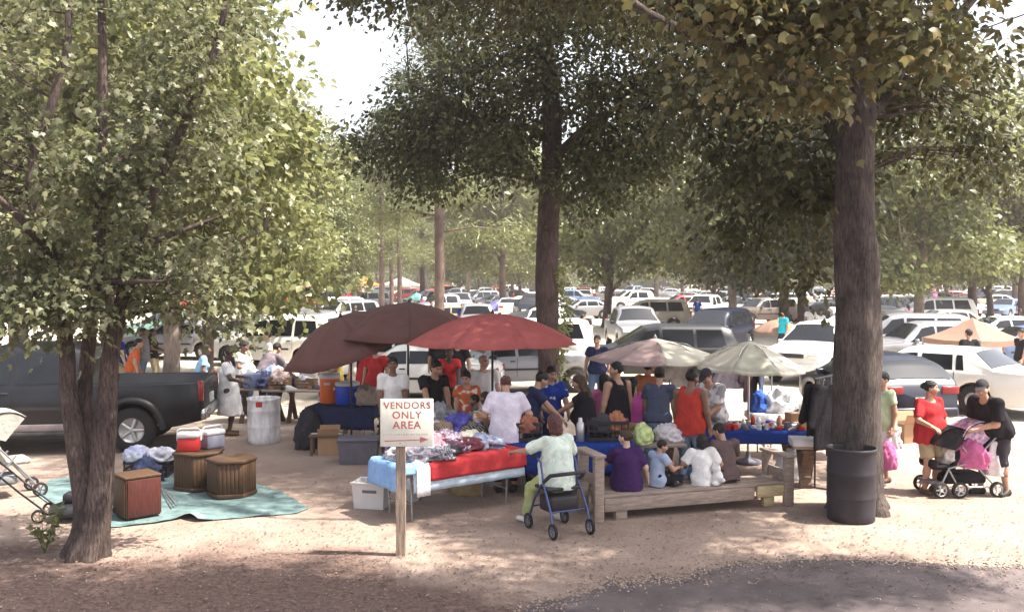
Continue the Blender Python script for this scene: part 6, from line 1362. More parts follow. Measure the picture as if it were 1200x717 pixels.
# --- containers on the ground
def tote(label, loc, size, rz, m, lid=None, fill=None):
    t = thing('storage_tote', label, 'tote', loc, rz); L_, D, h = size; mb = MB(); w = 0.012
    o_ = [(-L_/2*0.9, -D/2*0.88), (L_/2*0.9, -D/2*0.88), (L_/2*0.9, D/2*0.88), (-L_/2*0.9, D/2*0.88)]; p_ = [(-L_/2, -D/2), (L_/2, -D/2), (L_/2, D/2), (-L_/2, D/2)]
    mb.add([(*q, 0) for q in o_]+[(*q, h) for q in p_]+[(q[0]*0.95, q[1]*0.94, h) for q in p_]+[(q[0]*0.93, q[1]*0.92, 0.02) for q in o_], [(3, 2, 1, 0)]+[(i, (i+1) % 4, 4+(i+1) % 4, 4+i) for i in range(4)]+[(4+i, 4+(i+1) % 4, 8+(i+1) % 4, 8+i) for i in range(4)]+[(8+i, 8+(i+1) % 4, 12+(i+1) % 4, 12+i) for i in range(4)]+[(12, 13, 14, 15)])
    mb.build('tub', m, t, 0.006, 2)
    MB().rbox((0, 0, h-0.012), (L_+0.035, D+0.035, 0.03), 0.008).build('rim' if not lid else 'lid', lid or m, t) if lid else [MB().rbox((0, s*(D/2+0.006), h-0.012), (L_+0.03, 0.024, 0.028), 0.006).build('rim', m, t) for s in (-1, 1)]
    for s in (-1, 1): MB().rbox((s*(L_/2+0.01), 0, h-0.08), (0.04, 0.14, 0.03), 0.008).build('handle', m, t)
    return t
P_ = G(418, 545); tote('lidded grey storage tote beside the blue towel', (P_.x, P_.y+0.24, 0), (0.66, 0.46, 0.42), R(4), PGREY, PGREY)
P_ = G(434, 597); wt = tote('open white plastic tub in front of the blue towel', (P_.x, P_.y+0.17, 0), (0.46, 0.34, 0.36), R(-12), PWHITE); MB().box((0.02, -0.165, 0.24), (0.2, 0.004, 0.04)).build('handle_slot', PGREY, wt)
P_ = G(383, 534); carton('plain cardboard box beside the grey tote', (P_.x, P_.y+0.2, 0), (0.36, 0.34, 0.32), R(6), None, True)
P_ = G(360, 527); garment('dark grey sack standing beside the cardboard box', CL['darkgrey'], (P_.x, P_.y+0.2, 0), (0.5, 0.42, 0.66), 141, 'sack', 'sack', 0.12)
P_ = G(545, 580); garment('tan sack under the clothes table', cloth('sacktan', (0.34, 0.25, 0.14)), (P_.x, P_.y+0.12, 0), (0.5, 0.3, 0.24), 142, 'sack', 'sack', 0.12)
P_ = G(583, 571); t = thing('white_bucket', 'white plastic bucket under the end of the clothes table', 'bucket', (P_.x, P_.y+0.13, 0)); MB().lathe([(0.105, 0), (0.11, 0.005), (0.128, 0.26), (0.137, 0.262), (0.137, 0.285), (0.124, 0.287), (0.12, 0.26), (0.1, 0.012)], 24).build('pail', PWHITE, t); MB().tube([(0.135*math.cos(a), -0.02-0.0*a, 0.265-0.13*math.sin(a)) for a in [k*math.pi/10 for k in range(11)]], 0.004, 6, M=Matrix.Translation((0, -0.13, 0))).build('handle', STEEL, t)
P_ = G(480, 585); garment('thin white plastic bag behind the sign post', BAGW, (P_.x, P_.y, 0), (0.26, 0.2, 0.2), 143, 'plastic_bag', 'bag', 0.3)
P_ = G(372, 512); T12 = (385, 16.8)
MBx = MB().rbox((0, 0, 0.34), (0.6, 0.34, 0.04), 0.008); [MBx.box((sx*0.25, sy*0.13, 0.16), (0.05, 0.05, 0.32)) for sx in (-1, 1) for sy in (-1, 1)]; solid('low_bench', 'low dark bench strewn with papers beside the grey tote', 'bench', MBx, WOODD, (X(382, 16.4), 16.4, 0), 0.1)
for i, (x, y) in enumerate([(-0.2, 0), (0.05, 0.05), (0.2, -0.04)]): solid('paper', 'white paper lying on the low dark bench', 'paper', MB().box((0, 0, 0.004), (0.14, 0.1, 0.008)), PWHITE, (X(382, 16.4)+x, 16.4+y, 0.361), 0.4*i, 0, 'papers on the low bench')
# --- tarpaulin with furniture
def tarpaulin():
    px = [(40, 578), (60, 562), (120, 556), (200, 553), (290, 563), (330, 578), (362, 596), (348, 602), (300, 606), (262, 609), (232, 612), (214, 608), (185, 613), (130, 619), (100, 612), (64, 596)]
    P2 = [G(*p) for p in px]; bm = bmesh.new(); f = bm.faces.new([bm.verts.new((p.x, p.y, 0.012)) for p in P2]); bmesh.ops.triangulate(bm, faces=[f])
    for k in range(5): bmesh.ops.subdivide_edges(bm, edges=[e for e in bm.edges if e.calc_length() > 0.12], cuts=1)
    bmesh.ops.triangulate(bm, faces=list(bm.faces))
    b = G(225, 610)
    for v in bm.verts:
        c = v.co; w = abs(mnoise.noise(Vector((c.x*2.2, c.y*2.2, 1))))*0.035+abs(mnoise.noise(Vector((c.x*6, c.y*6, 4))))*0.014
        d = math.hypot(c.x-b.x, c.y-b.y); w += 0.08*math.exp(-(d/0.16)**2)
        c.z = 0.01+max(0, w)
    me = bpy.data.meshes.new('tarpaulin'); bm.to_mesh(me); bm.free(); me.materials.append(TARP); me.polygons.foreach_set('use_smooth', [True]*len(me.polygons))
    tag(link('tarpaulin', me), 'crumpled teal tarpaulin spread on the ground under the wooden furniture', 'tarpaulin')
tarpaulin()
def hex_table(label, loc, r, h, rz, top=0.02):
    t = thing('hexagonal_table', label, 'table', loc, rz)
    pol = lambda q, n=6, o=0: [(q*math.cos(2*math.pi*k/n+o), q*math.sin(2*math.pi*k/n+o)) for k in range(n)]
    MB().prism(pol(r*1.03), 0.0, 0.05).build('plinth', WOODV, t, 0.006)
    MB().prism(pol(r*0.93), 0.048, h-0.05).build('carcass', WOODD, t)
    MB().prism(pol(r*1.06), h-0.04, h).build('table_top', WOODV, t, 0.008)
    P = pol(r*0.965)
    for k in range(6):
        a, b = Vector((*P[k], 0)), Vector((*P[(k+1) % 6], 0)); d = b-a; an = math.atan2(d.y, d.x)
        for j in range(6):
            c = a+d*((j+0.5)/6); MB().rbox((c.x, c.y, (h+0.008)/2), (d.length/6-0.002, 0.018, h-0.1), 0.004, rz=an, seg=1).build('plank', WOODV, t)
    return t
P_ = G(265, 586); hex_table('nearer six-sided veneered end table on the tarpaulin', (P_.x, P_.y+0.27, 0.03), 0.34, 0.52, R(12))
P_ = G(225, 578); PH = (P_.x, P_.y+0.3, 0.03); hex_table('six-sided veneered end table carrying two coolers', PH, 0.36, 0.54, R(34))
def cabinet():
    P_ = G(149, 613); t = thing('wooden_cabinet', 'box-shaped reddish wooden cabinet on the tarpaulin', 'cabinet', (P_.x, P_.y+0.33, 0.02), R(48)); L_, D, h = 0.44, 0.42, 0.5
    MB().rbox((0, 0, h/2+0.02), (L_, D, h), 0.006).build('carcass', WOODV, t)
    MB().rbox((0, 0, h+0.035), (L_+0.03, D+0.03, 0.03), 0.008).build('top_board', WOODV, t)
    MB().rbox((0.004, -D/2-0.009, h/2+0.02), (L_-0.03, 0.016, h-0.03), 0.004).build('panel', WOODR, t); MB().rbox((0, D/2+0.009, h/2+0.02), (L_-0.03, 0.016, h-0.03), 0.004).build('panel', WOODR, t)
    MB().rbox((L_/2+0.009, 0, h/2+0.02), (0.016, D-0.03, h-0.03), 0.004).build('panel', WOODR, t); MB().rbox((-L_/2-0.009, 0, h/2+0.02), (0.016, D-0.03, h-0.03), 0.004).build('panel', WOODV, t)
    t.rotation_euler = (0, 0, R(-48+90))
cabinet()
def ice_box(label, loc, body, rz, s=1.0):
    t = thing('ice_box', label, 'cooler', loc, rz); t.scale = (s, s, s)
    MB().rbox((0, 0, 0.1), (0.3, 0.21, 0.2), 0.02).build('body', body, t)
    q = MB(); q.rbox((0, 0, 0.235), (0.32, 0.23, 0.08), 0.025); q.build('lid', PWHITE, t)
    MB().tube([(-0.163, 0, 0.15), (-0.163, 0, 0.3), (-0.12, 0, 0.325), (0.12, 0, 0.325), (0.163, 0, 0.3), (0.163, 0, 0.15)], 0.014, 8).build('handle', PWHITE, t)
ice_box('red cool box with a white lid on the six-sided table', (PH[0]-0.12, PH[1]-0.05, 0.572), PRED, 0.15)
ice_box('grey blue cool box with a white lid next to the red one', (PH[0]+0.14, PH[1]+0.2, 0.572), mat('cooler_grey', (0.2, 0.2, 0.26), rough=0.5), 0.9)
P_ = G(160, 566)
crate('black plastic crate under the white and blue bags', (P_.x, P_.y+0.5, 0), (0.66, 0.45, 0.28), PBLACK, 0.1)
garment('white plastic bag with blue print on the black crate', mat('bag_print', (0.08, 0.12, 0.42), rough=0.4, var=0.2, scale=4, hue=(0.5, 0.5, 0.52)), (P_.x-0.16, P_.y+0.45, 0.27), (0.46, 0.38, 0.2), 151, 'plastic_bag', 'bag', 0.13)
garment('grey and white plastic bag leaning against the reddish cabinet', mat('bag_print2', (0.3, 0.3, 0.4), rough=0.4, var=0.3, scale=5, hue=(0.45, 0.45, 0.5)), (P_.x+0.2, P_.y+0.4, 0.27), (0.44, 0.34, 0.18), 152, 'plastic_bag', 'bag', 0.14)
garment('dark bundle between the crate and the reddish cabinet', cloth('db', (0.04, 0.05, 0.1)), (P_.x+0.1, P_.y+0.16, 0.0), (0.5, 0.3, 0.3), 153, 'bundle', 'bundle')
P_ = G(190, 552); crate('black wire basket beside the six-sided table', (P_.x, P_.y+0.15, 0.02), (0.3, 0.28, 0.34), BLACKT, 0.4, 8)
for i in range(3):
    a, b = G(186+4*i, 572+3*i), G(203+3*i, 598-2*i); mb = MB(); mb.tube([(0, 0, 0.06), ((b-a).x, (b-a).y, 0.065)], 0.009, 8); solid('metal_pole', 'thin metal pole lying on the tarpaulin', 'pole', mb, METAL, a, 0, 0, 'metal poles on the tarpaulin')
# flat board leaning on the table
def wheel_parts(t, c, r, w, rim, axis=(1, 0, 0), n=20):
    e = bpy.data.objects.new('wheel', None); COL.objects.link(e); e.parent = t; e.location = c
    e.rotation_euler = Vector((0, 0, 1)).rotation_difference(Vector(axis)).to_euler()
    MB().lathe([(r*0.7, -w*0.45), (r*0.92, -w/2), (r, -w*0.3), (r, w*0.3), (r*0.92, w/2), (r*0.7, w*0.45)], n, cap0=False, cap1=False).build('tyre', RUBBER if rim is not None else RUBBER, e)
    q = MB(); q.lathe([(r*0.72, -w*0.4), (r*0.66, -w*0.3), (r*0.66, w*0.3), (r*0.72, w*0.4)], n, cap0=False, cap1=False); q.lathe([(r*0.2, -w*0.5), (r*0.2, w*0.5)], 10)
    for k in range(5): a = k*2*math.pi/5; q.tube([(0, 0, 0), (r*0.68*math.cos(a), r*0.68*math.sin(a), 0)], r*0.09, 5)
    q.build('rim', rim or PGREY, e)
def mower():
    b = G(86, 609); t = thing('push_mower', 'push mower with a long tubular handle standing behind the maple', 'mower', (b.x, b.y+0.1, 0), R(8)); TAN = mat('wheel_tan', (0.42, 0.33, 0.24), rough=0.7)
    for x, r in ((-0.4, 0.085), (0.33, 0.1)):
        for y in (-0.2, 0.2): wheel_parts(t, (x, y, r), r, 0.045, TAN, (0, 1, 0))
    MB().lathe([(0.3, 0.08), (0.31, 0.1), (0.29, 0.17), (0.2, 0.2), (0.1, 0.21)], 24).build('deck', BLACKT, t, loc=(-0.03, 0, 0)); MB().rbox((-0.03, 0, 0.27), (0.24, 0.22, 0.14), 0.04).build('engine', PBLACK, t)
    for y in (-0.18, 0.18): MB().tube([(-0.33, y, 0.14), (-0.62, y, 0.38), (-1.15, y, 0.86)], 0.013, 8).build('handle_bar', BLACKT, t)
    MB().tube([(-1.15, -0.18, 0.86), (-1.2, -0.1, 0.9), (-1.2, 0.1, 0.9), (-1.15, 0.18, 0.86)], 0.014, 8).build('grip', RUBBER, t)
mower()
def canopy_shell(w, r, a0, a1, n=12, nv=9, sag=0.0):
    mb = MB(); mb.grid(n, nv, lambda u, v: ((v-0.5)*w*(1-0.1*abs(2*u-1)), -r*math.cos(a0+(a1-a0)*u), r*math.sin(a0+(a1-a0)*u)*(1-sag*(2*v-1)**2))); return mb
def pushchair_pale():
    b = G(-4, 588); t = thing('pushchair', 'off-white folding pushchair standing beside the dark pickup', 'pushchair', (b.x, b.y+0.3, 0), R(-50)); t.scale = (1.12, 1.12, 1.12); FAB = cloth('offwhite', (0.42, 0.4, 0.36))
    for x in (-0.22, 0.22):
        wheel_parts(t, (x, -0.3, 0.11), 0.11, 0.05, PGREY, (1, 0, 0)); wheel_parts(t, (x, 0.32, 0.09), 0.09, 0.05, PGREY, (1, 0, 0))
        MB().tube([(x, 0.32, 0.1), (x, 0.0, 0.5), (x, -0.42, 1.0)], 0.013, 8).build('frame_tube', STEEL, t); MB().tube([(x, -0.3, 0.12), (x, 0.05, 0.55)], 0.013, 8).build('frame_tube', STEEL, t)
    MB().tube([(-0.22, -0.42, 1.0), (0.22, -0.42, 1.0)], 0.016, 8).build('handle', RUBBER, t)
    MB().rbox((0, 0.06, 0.46), (0.38, 0.34, 0.07), 0.03).build('seat', FAB, t); MB().rbox((0, 0, 0), (0.38, 0.07, 0.52), 0.03, M=Matrix.Translation((0, -0.16, 0.7)) @ Matrix.Rotation(R(22), 4, 'X')).build('backrest', FAB, t)
    o = canopy_shell(0.44, 0.36, R(20), R(130)).build('canopy', FAB, t, loc=(0, -0.06, 0.74)); m = o.modifiers.new('thickness', 'SOLIDIFY'); m.thickness = 0.012
    for s in (-1, 1): MB().add([(s*0.2, -0.06, 0.74)]+[(s*0.2, -0.06-0.34*math.cos(R(20+11*k)), 0.74+0.34*math.sin(R(20+11*k))) for k in range(11)], [(0, k, k+1) for k in range(1, 11)], 0, True).build('canopy_side', FAB, t)
    MB().rbox((0, -0.1, 0.24), (0.34, 0.36, 0.12), 0.03).build('basket', cloth('basketgrey', (0.2, 0.2, 0.21)), t)
pushchair_pale()
def weeds():
    b = G(52, 648); rs = np.random.RandomState(4); t = thing('weed_plant', 'leafy weed sprouting at the foot of the maple', 'plant', b); mb = MB(); C = []; O = []
    for k in range(9):
        a = rs.uniform(0, 6.28); l = rs.uniform(0.3, 0.62); d = Vector((math.cos(a)*0.35, math.sin(a)*0.3, 1)).normalized(); mb.tube([(0, 0, 0), d*l*0.5, d*l+Vector((0.05*math.cos(a), 0.05*math.sin(a), -0.03))], [0.005, 0.004, 0.002], 5)
        for j in range(11): q = d*l*rs.uniform(0.3, 1.0); C.append(tuple(q)); O.append((rs.normal(), rs.normal(), 0.2))
    mb.build('stem', LEAF_FAR, t); o = link('foliage', leaves('foliage', np.array(C), nrm(np.array(O)), 0.085, OVAL_V, OVAL_F, LEAF_PALE, rs, 0.3, 0.8), t); tag(o, kind='stuff')
weeds()
# --- rollator
def rollator():
    t = thing('rollator', 'blue-framed rollator with a black seat that the woman in mint sits on', 'walker', (ROL.x, ROL.y, 0), R(118-90))
    for x in (-0.26, 0.26):
        wheel_parts(t, (x, -0.3, 0.095), 0.095, 0.035, PGREY, (1, 0, 0)); wheel_parts(t, (x, 0.3, 0.095), 0.095, 0.035, PGREY, (1, 0, 0))
        MB().tube([(x, -0.3, 0.1), (x*0.98, -0.24, 0.3), (x*0.94, -0.04, 0.62), (x*0.94, 0.02, 0.86), (x*0.94, 0.14, 0.92)], 0.014, 8).build('frame_tube', BLUET, t)
        MB().tube([(x, 0.3, 0.1), (x*0.97, 0.16, 0.4), (x*0.94, 0.0, 0.6)], 0.014, 8).build('frame_tube', BLUET, t)
        MB().tube([(x*0.94, 0.1, 0.905), (x*0.94, 0.24, 0.93)], 0.02, 10).build('hand_grip', RUBBER, t)
    MB().rbox((0, 0.04, 0.545), (0.46, 0.34, 0.045), 0.018).build('seat', PBLACK, t)
    MB().tube([(-0.25, -0.06, 0.64), (-0.24, -0.2, 0.74), (-0.1, -0.28, 0.76), (0.1, -0.28, 0.76), (0.24, -0.2, 0.74), (0.25, -0.06, 0.64)], 0.024, 10).build('backrest', PBLACK, t)
    for y, z in ((-0.22, 0.3), (0.2, 0.3)): MB().tube([(-0.25, y, z), (0.25, y, z)], 0.01, 8).build('crossbar', BLUET, t)
    MB().rbox((0, 0.0, 0.36), (0.4, 0.32, 0.2), 0.04).build('bag', PBLACK, t)
rollator()
# --- drink and plush toy on the platform
MBx = MB(); MBx.lathe([(0.03, 0), (0.032, 0.003), (0.04, 0.12), (0.042, 0.123), (0.036, 0.12), (0.03, 0.01)], 16); solid('drink_cup', 'red drink cup in front of the child in pale blue', 'cup', MBx, PRED, (X(789, 12.5), 12.5, 0.338))
def plush():
    f = union([ell((0, 0, 0.1), (0.085, 0.075, 0.1)), ell((0, 0.02, 0.22), (0.065, 0.06, 0.06)), ell((0.1, 0, 0.08), (0.06, 0.035, 0.035)), ell((-0.1, 0, 0.08), (0.06, 0.035, 0.035)), ell((0.05, 0.06, 0.03), (0.04, 0.06, 0.03)), ell((-0.05, 0.06, 0.03), (0.04, 0.06, 0.03)), ell((0.05, 0.02, 0.28), (0.02, 0.012, 0.03)), ell((-0.05, 0.02, 0.28), (0.02, 0.012, 0.03))], 0.02)
    v, q = field_mesh(f, 0.014); tag(link('plush_toy', np_mesh('plush_toy', v, q, CL['white'], True), None, (X(842, 12.45), 12.45, 0.338), (0, 0, 2)), 'white plush toy between the child in white and the brown T-shirt', 'toy')
plush()
# --- twin pushchair
def twin():
    b = G(1127, 580); t = thing('twin_pushchair', 'twin pushchair with a black hood, a patterned hood and a pink blanket', 'pushchair', (b.x, b.y+0.1, 0), R(186)); FB = CL['black']; PAT = mat('patterned_cloth', (0.06, 0.12, 0.45), rough=0.9, var=0.3, scale=16, hue=(0.75, 0.5, 0.55)); FR = STEEL
    for x, r in ((0.42, 0.115), (0.14, 0.115), (-0.42, 0.11)):
        for y in (-0.26, 0.26): wheel_parts(t, (x, y, r), r, 0.055, PWHITE, (0, 1, 0))
    for y in (-0.25, 0.25):
        MB().tube([(0.44, y, 0.12), (0.3, y, 0.42), (-0.05, y, 0.5), (-0.4, y, 0.85), (-0.56, y, 1.02)], 0.014, 8).build('frame_tube', FR, t)
        MB().tube([(-0.42, y, 0.12), (-0.15, y, 0.4), (0.1, y, 0.72)], 0.014, 8).build('frame_tube', FR, t); MB().tube([(0.14, y, 0.12), (0.3, y, 0.4)], 0.014, 8).build('frame_tube', FR, t); MB().tube([(-0.42, y, 0.14), (0.42, y, 0.16)], 0.012, 8).build('frame_tube', FR, t)
    MB().tube([(-0.56, -0.25, 1.02), (-0.6, 0, 1.04), (-0.56, 0.25, 1.02)], 0.018, 8).build('handle', RUBBER, t)
    for x, m, nm in ((0.2, FB, 'front'), (-0.22, PAT, 'rear')):
        MB().rbox((x+0.12, 0, 0.42 if nm == 'front' else 0.5), (0.34, 0.4, 0.07), 0.03).build('seat', FB, t)
        MB().rbox((0, 0, 0), (0.07, 0.4, 0.48), 0.03, M=Matrix.Translation((x-0.1, 0, 0.62 if nm == 'front' else 0.7)) @ Matrix.Rotation(R(-24), 4, 'Y')).build('backrest', FB, t)
        o = canopy_shell(0.44, 0.32, R(15), R(140)).build('hood', m, t, loc=(x-0.02, 0, 0.66 if nm == 'front' else 0.74), rot=(0, 0, R(90))); md = o.modifiers.new('thickness', 'SOLIDIFY'); md.thickness = 0.012
        for s in (-1, 1): MB().add([(0, s*0.2, 0)]+[(0.3*math.cos(R(15+12.5*k)), s*0.2, 0.3*math.sin(R(15+12.5*k))) for k in range(11)], [(0, k, k+1) for k in range(1, 11)], 0, True).build('hood_side', m, t, loc=(x-0.02, 0, 0.66 if nm == 'front' else 0.74))
    MB().rbox((0.46, 0, 0.46), (0.1, 0.4, 0.12), 0.04).build('bumper_bar', FB, t); MB().rbox((0.0, 0, 0.25), (0.6, 0.42, 0.14), 0.04).build('basket', FB, t); MB().rbox((0.46, 0, 0.2), (0.14, 0.34, 0.05), 0.02).build('footrest', PGREY, t)
    for (pt, m, s, sd, nm) in ((( -0.02, 0.24, 0.42), CL['pink'], (0.42, 0.12, 0.34), 7, 'pink quilted blanket hanging over the side of the twin pushchair'), ((-0.5, 0.1, 0.3), CL['white'], (0.36, 0.34, 0.5), 8, 'white shopping bag hanging behind the twin pushchair'), ((0.14, 0.0, 0.45), cloth('babycl', (0.5, 0.42, 0.36), hue=(0.66, 0.62, 0.6)), (0.3, 0.3, 0.26), 9, 'pale bundle of baby clothes in the front seat of the twin pushchair')):
        q = Matrix.Rotation(R(186), 3, 'Z') @ Vector(pt); garment(nm, m, (t.location.x+q.x, t.location.y+q.y, q.z), s, sd, {'p': 'blanket', 'w': 'shopping_bag'}.get(nm[0], 'blanket') if 'bundle' not in nm else 'baby_clothes', {'p': 'blanket', 'w': 'bag'}.get(nm[0]) if 'bundle' not in nm else 'clothing', 0.16)
twin()
P_ = G(1042, 556); garment('pink carrier bag beside the broad trunk', CL['pink'], (X(1043, 13.9), 13.9, 0.25), (0.26, 0.2, 0.36), 161, 'carrier_bag', 'bag', 0.12); garment('white carrier bag next to the pink bag by the trunk', BAGW, (X(1046, 14.3), 14.3, 0.5), (0.26, 0.2, 0.4), 162, 'carrier_bag', 'bag', 0.2)
P_ = G(1066, 517); carton('open cardboard box beside the black saloon', (P_.x, P_.y, 0), (0.5, 0.4, 0.36), 0.2, None, True)
# --- clothes on hangers
def hung(label, m, loc, rz, w=0.42, h=0.6, sl=0.24, seed=1):
    f = [cone((-w*0.36, 0, -0.08), (w*0.36, 0, -0.08), 0.05, None, (0, 1, 0), 1.3), cone((0, 0, -0.12), (0, 0, -h), w*0.44, w*0.48, (0, 1, 0), 5.0), cone((-w*0.42, 0, -0.1), (-w*0.62, 0, -0.1-sl), 0.06, 0.07, (0, 1, 0), 2.4), cone((w*0.42, 0, -0.1), (w*0.62, 0, -0.1-sl), 0.06, 0.07, (0, 1, 0), 2.4)]
    g = wrinkle(cut(union(f, 0.03), plane((0, 0, -h), (0, 0, -1)), plane((0, 0, -0.03), (0, 0, 1))), 0.006, seed); v, q = field_mesh(g, 0.022)
    o = link('hanging_shirt', np_mesh('hanging_shirt', v, q, m, True), None, loc, (0, 0, rz)); tag(o, label, 'clothing')
    MB().tube([(0, 0, -0.05), (0, 0, 0.03), (0.02, 0, 0.06), (0.04, 0, 0.03)], 0.004, 6).build('hook', STEEL, o)
    return o
def rack(label, px0, Y0, px1, Y1, h, RM=None):
    STEEL = RM or MATS['grey_steel']
    a = Vector((X(px0, Y0), Y0, 0)); b = Vector((X(px1, Y1), Y1, 0)); d = b-a; t = thing('clothes_rack', label, 'clothes rack', a, math.atan2(d.y, d.x)); L_ = d.length
    for x in (0, L_): MB().tube([(x, 0, 0.02), (x, 0, h)], 0.014, 8).build('upright', STEEL, t); MB().tube([(x, -0.22, 0.02), (x, 0.22, 0.02)], 0.014, 8).build('foot', STEEL, t)
    MB().tube([(-0.05, 0, h), (L_+0.05, 0, h)], 0.014, 8).build('rail', STEEL, t)
rack('clothes rack behind the white parasol stall', 785, 16.9, 905, 16.9, 1.62)
hung('white short-sleeved shirt on a hanger behind the red vest man', CL['white'], (X(800, 16.85), 16.85, 1.56), 0.1, 0.46, 0.44, 0.16, 3)
hung('white printed T-shirt on a hanger beside the man in the dark cap', CL['lavender'], (X(858, 16.85), 16.85, 1.56), 0.0, 0.46, 0.46, 0.2, 4)
hung('dark brown shirt on a hanger below the white parasol', CL['brown'], (X(880, 16.85), 16.85, 1.56), 0.6, 0.4, 0.7, 0.2, 5); hung('slate blue shirt on a hanger behind the parasol pole', CL['slate'], (X(893, 16.85), 16.85, 1.56), 1.2, 0.4, 0.7, 0.2, 6); hung('grey shirt on a hanger behind the dark cap man', CL['grey'], (X(826, 16.85), 16.85, 1.56), 0.3, 0.44, 0.6, 0.2, 9)
rack('clothes rack beside the broad trunk', 957, 13.7, 992, 14.6, 1.62, BLACKT)
hung('black jacket at the end of the rack beside the broad trunk', CL['black'], (X(961, 13.78), 13.78, 1.56), 0.2, 0.42, 0.8, 0.45, 11)
hung('long black coat on the rack beside the broad trunk', CL['black'], (X(966, 13.65), 13.65, 1.56), 0.5, 0.4, 0.98, 0.5, 7); hung('black dress on the rack beside the black coat', CL['darkgrey'], (X(975, 13.9), 13.9, 1.56), 0.9, 0.38, 1.1, 0.3, 8)
# --- parasols
def parasol(label, px, Y, zr, zp, rad, cols, tilt=(0, 0), n=8, pole=BLACKT, sag=0.06, rz=0.2, valance=0.0, ztop=None, polebase=True, bulge=0.22):
    """zr rim height, zp peak height; tilt (deg about x, about y) turns canopy and ribs about the pole head"""
    t = thing('parasol', label, 'parasol', (X(px, Y), Y, 0), 0.0); hgt = zp-zr
    Mt = Matrix.Translation((0, 0, zr)) @ Matrix.Rotation(R(tilt[0]), 4, 'X') @ Matrix.Rotation(R(tilt[1]), 4, 'Y') @ Matrix.Rotation(rz, 4, 'Z')
    MB().cyl((0, 0, 0.0), (0, 0, zr+0.02), 0.02, n=12).build('pole', pole, t)
    if abs(tilt[0])+abs(tilt[1]) > 0: MB().tube([Mt @ Vector((0, 0, -0.12)), Mt @ Vector((0, 0, hgt))], 0.019, 10).build('tilt_pole', pole, t)
    else: MB().cyl((0, 0, zr+0.0), (0, 0, zp), 0.018, n=10).build('upper_pole', pole, t)
    if polebase: MB().lathe([(0.22, 0), (0.23, 0.02), (0.2, 0.06), (0.05, 0.09), (0.03, 0.2)], 18).build('base', PGREY, t)
    for k in range(n):
        a0, a1 = 2*math.pi*k/n, 2*math.pi*(k+1)/n
        def fn(u, v):
            a = a0+(a1-a0)*u; s = 4*u*(1-u); r = rad*v*(math.cos(math.pi/n)/math.cos(a-(a0+a1)/2))/math.cos(math.pi/n)
            z = hgt*(1-v)**1.0+bulge*hgt*math.sin(math.pi*v)-sag*s*v*v*0.6; r *= 1-0.05*s*v**3
            return (r*math.cos(a), r*math.sin(a), z)
        mb = MB(); mb.grid(7, 9, fn, 0, Mt)
        if valance:
            def fv(u, v): p = fn(u, 1.0); return (p[0]*(1+0.01*v), p[1]*(1+0.01*v), p[2]-valance*v)
            mb.grid(7, 2, fv, 0, Mt)
        o = mb.build('canopy_panel', cols[k % len(cols)], t); md = o.modifiers.new('thickness', 'SOLIDIFY'); md.thickness = 0.004; md.offset = 0
        d = (math.cos(a0), math.sin(a0))
        mb = MB(); mb.tube([Mt @ Vector((0.02*d[0], 0.02*d[1], hgt-0.03)), Mt @ Vector((rad*0.5*d[0], rad*0.5*d[1], hgt*0.7)), Mt @ Vector((rad*0.99*d[0], rad*0.99*d[1], -0.012))], 0.007, 6); o = mb.build('rib', pole, t)
        mb = MB(); mb.tube([Mt @ Vector((0.03*d[0], 0.03*d[1], hgt-0.5)), Mt @ Vector((rad*0.5*d[0], rad*0.5*d[1], hgt*0.68))], 0.006, 6); mb.build('strut', pole, o)
    MB().lathe([(0.03, 0), (0.035, 0.02), (0.02, 0.05), (0.0, 0.08)], 10, M=Mt @ Matrix.Translation((0, 0, hgt-0.01)), cap1=False).build('finial', pole, t)
    return t
CANB = mat('canopy_brown', (0.125, 0.058, 0.05), rough=0.85, var=0.12, scale=4, bump=0.2, bscale=30, trans=0.1); CANR = mat('canopy_red', (0.55, 0.15, 0.14), rough=0.85, var=0.16, scale=3, trans=0.38, bump=0.2, bscale=30); CANP = mat('canopy_pink', (0.58, 0.42, 0.4), rough=0.8, var=0.08, trans=0.25); CANW = mat('canopy_white', (0.78, 0.74, 0.64), rough=0.8, var=0.08, trans=0.35); CANT = mat('canopy_tan', (0.27, 0.17, 0.125), rough=0.85, var=0.1, trans=0.15); CANTEAL = mat('canopy_teal', (0.2, 0.45, 0.42), rough=0.85, trans=0.15); CANBL = mat('canopy_blue', (0.12, 0.11, 0.42), rough=0.85, trans=0.15); CANS = mat('canopy_stripe', (0.68, 0.66, 0.54), rough=0.8, trans=0.3)
parasol('large red parasol over the clothes tables', 577, 15.4, Z(401, 15.4), Z(367, 15.4), 1.36, [CANR], rz=R(22))
parasol('upright brown parasol behind the red parasol', 478, 17.2, Z(395, 17.2), Z(354, 17.2), 1.42, [CANB], rz=R(8), tilt=(0, 2))
parasol('tilted brown parasol with its dark underside showing', 411, 17.0, Z(403, 17.0), Z(372, 17.0)+0.06, 1.2, [CANB], rz=R(22), tilt=(14, -17))
parasol('low pink and white parasol behind the shoppers', 768, 16.6, Z(419, 16.6), Z(396, 16.6), 1.08, [CANP, CANP, CANW, CANW], rz=R(0), pole=STEEL, valance=0.04, bulge=0.06)
parasol('white parasol over the crowded stall table', 878, 15.6, Z(428, 15.6), Z(399, 15.6), 0.85, [CANW, CANS, CANW, CANW], rz=R(15), pole=CHROME, valance=0.07, tilt=(0, 2), bulge=0.06)
parasol('small tan parasol between distant cars', 912, 39.0, Z(390, 39), Z(377, 39)+0.1, 1.05, [CANT], pole=WOODP, polebase=False)
parasol('teal parasol far off among parked cars', 488, 84, Z(352, 84), Z(343, 84), 0.9, [CANTEAL], pole=STEEL, polebase=False)
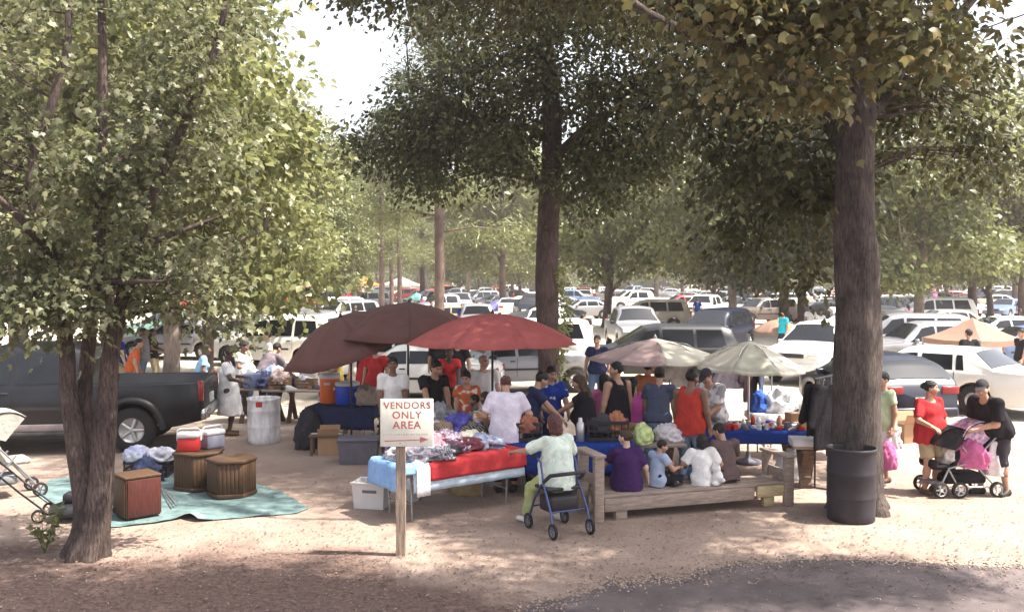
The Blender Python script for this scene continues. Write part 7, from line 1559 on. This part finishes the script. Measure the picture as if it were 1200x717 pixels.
def tent(label, px, Y, w, zr, zp, m, rz=0.1):
    t = thing('canopy_tent', label, 'tent', (X(px, Y), Y, 0), rz); c = [(-w/2, -w/2), (w/2, -w/2), (w/2, w/2), (-w/2, w/2)]
    for k in range(4):
        MB().cyl((*c[k], 0), (*c[k], zr), 0.025, n=8).build('leg', STEEL, t); a, b = Vector((*c[k], 0)), Vector((*c[(k+1) % 4], 0))
        mb = MB(); mb.grid(7, 7, lambda u, v: tuple((a.lerp(b, u))*(1-v)+Vector((0, 0, zr+(zp-zr)*(v**1.25)-0.05*math.sin(math.pi*u)*(1-v)))))
        mb.grid(7, 2, lambda u, v: tuple(a.lerp(b, u)*(1.003)+Vector((0, 0, zr-0.16*v-0.05*math.sin(math.pi*u))))); mb.build('roof_panel', m, t)
tent('tan canopy tent among the parked cars', 1140, 27.6, 1.9, Z(396, 27.6), Z(372, 27.6), CANT, 0.5)
tent('blue canopy tent in the distance behind the red parasol', 586, 78.0, 3.2, Z(361, 78), Z(354, 78)+0.2, CANBL, 0.3)
tent('white canopy tent in the distance by the far cars', 470, 96.0, 4.0, 2.3, 3.2, CANW, 0.3); tent('orange canopy tent in the distance by the far trees', 425, 104.0, 4.0, 2.3, 3.2, mat('canopy_orange', (0.6, 0.2, 0.06), rough=0.8, trans=0.15), 0.2)
# --- red box trailer beyond the trunk
def trailer():
    Y = 45.0; t = thing('box_trailer', 'small red box trailer with a white roof beyond the silver estate car', 'trailer', (X(1049, Y), Y, 0), 0.05)
    MB().rbox((0, 0, 0.9), (1.5, 1.3, 0.9), 0.04).build('body', PRED, t); MB().rbox((0, 0, 1.42), (1.56, 1.36, 0.2), 0.08).build('roof', PWHITE, t); MB().tube([(0.75, 0, 0.5), (1.5, 0, 0.45)], 0.03, 8).build('drawbar', STEEL, t)
    for y in (-0.62, 0.62): wheel_parts(t, (0, y, 0.3), 0.3, 0.14, PGREY, (0, 1, 0))
trailer()
# ------------------------------------------------------------------ dusty summer air
def haze(density):
    me = bpy.data.meshes.new('haze'); mb = MB(); mb.box((0, 400, 17.5), (1440, 1040, 37.0)); me.from_pydata(mb.v, [], mb.f)
    m = bpy.data.materials.new('dusty_air'); m.use_nodes = True; N = m.node_tree.nodes; N.remove(N['Principled BSDF'])
    v = N.new('ShaderNodeVolumePrincipled'); v.inputs['Color'].default_value = (1.0, 0.93, 0.92, 1); v.inputs['Density'].default_value = density; v.inputs['Anisotropy'].default_value = 0.3
    m.node_tree.links.new(v.outputs['Volume'], N['Material Output'].inputs['Volume']); me.materials.append(m)
    tag(link('haze', me), kind='stuff')
haze(0.0008)
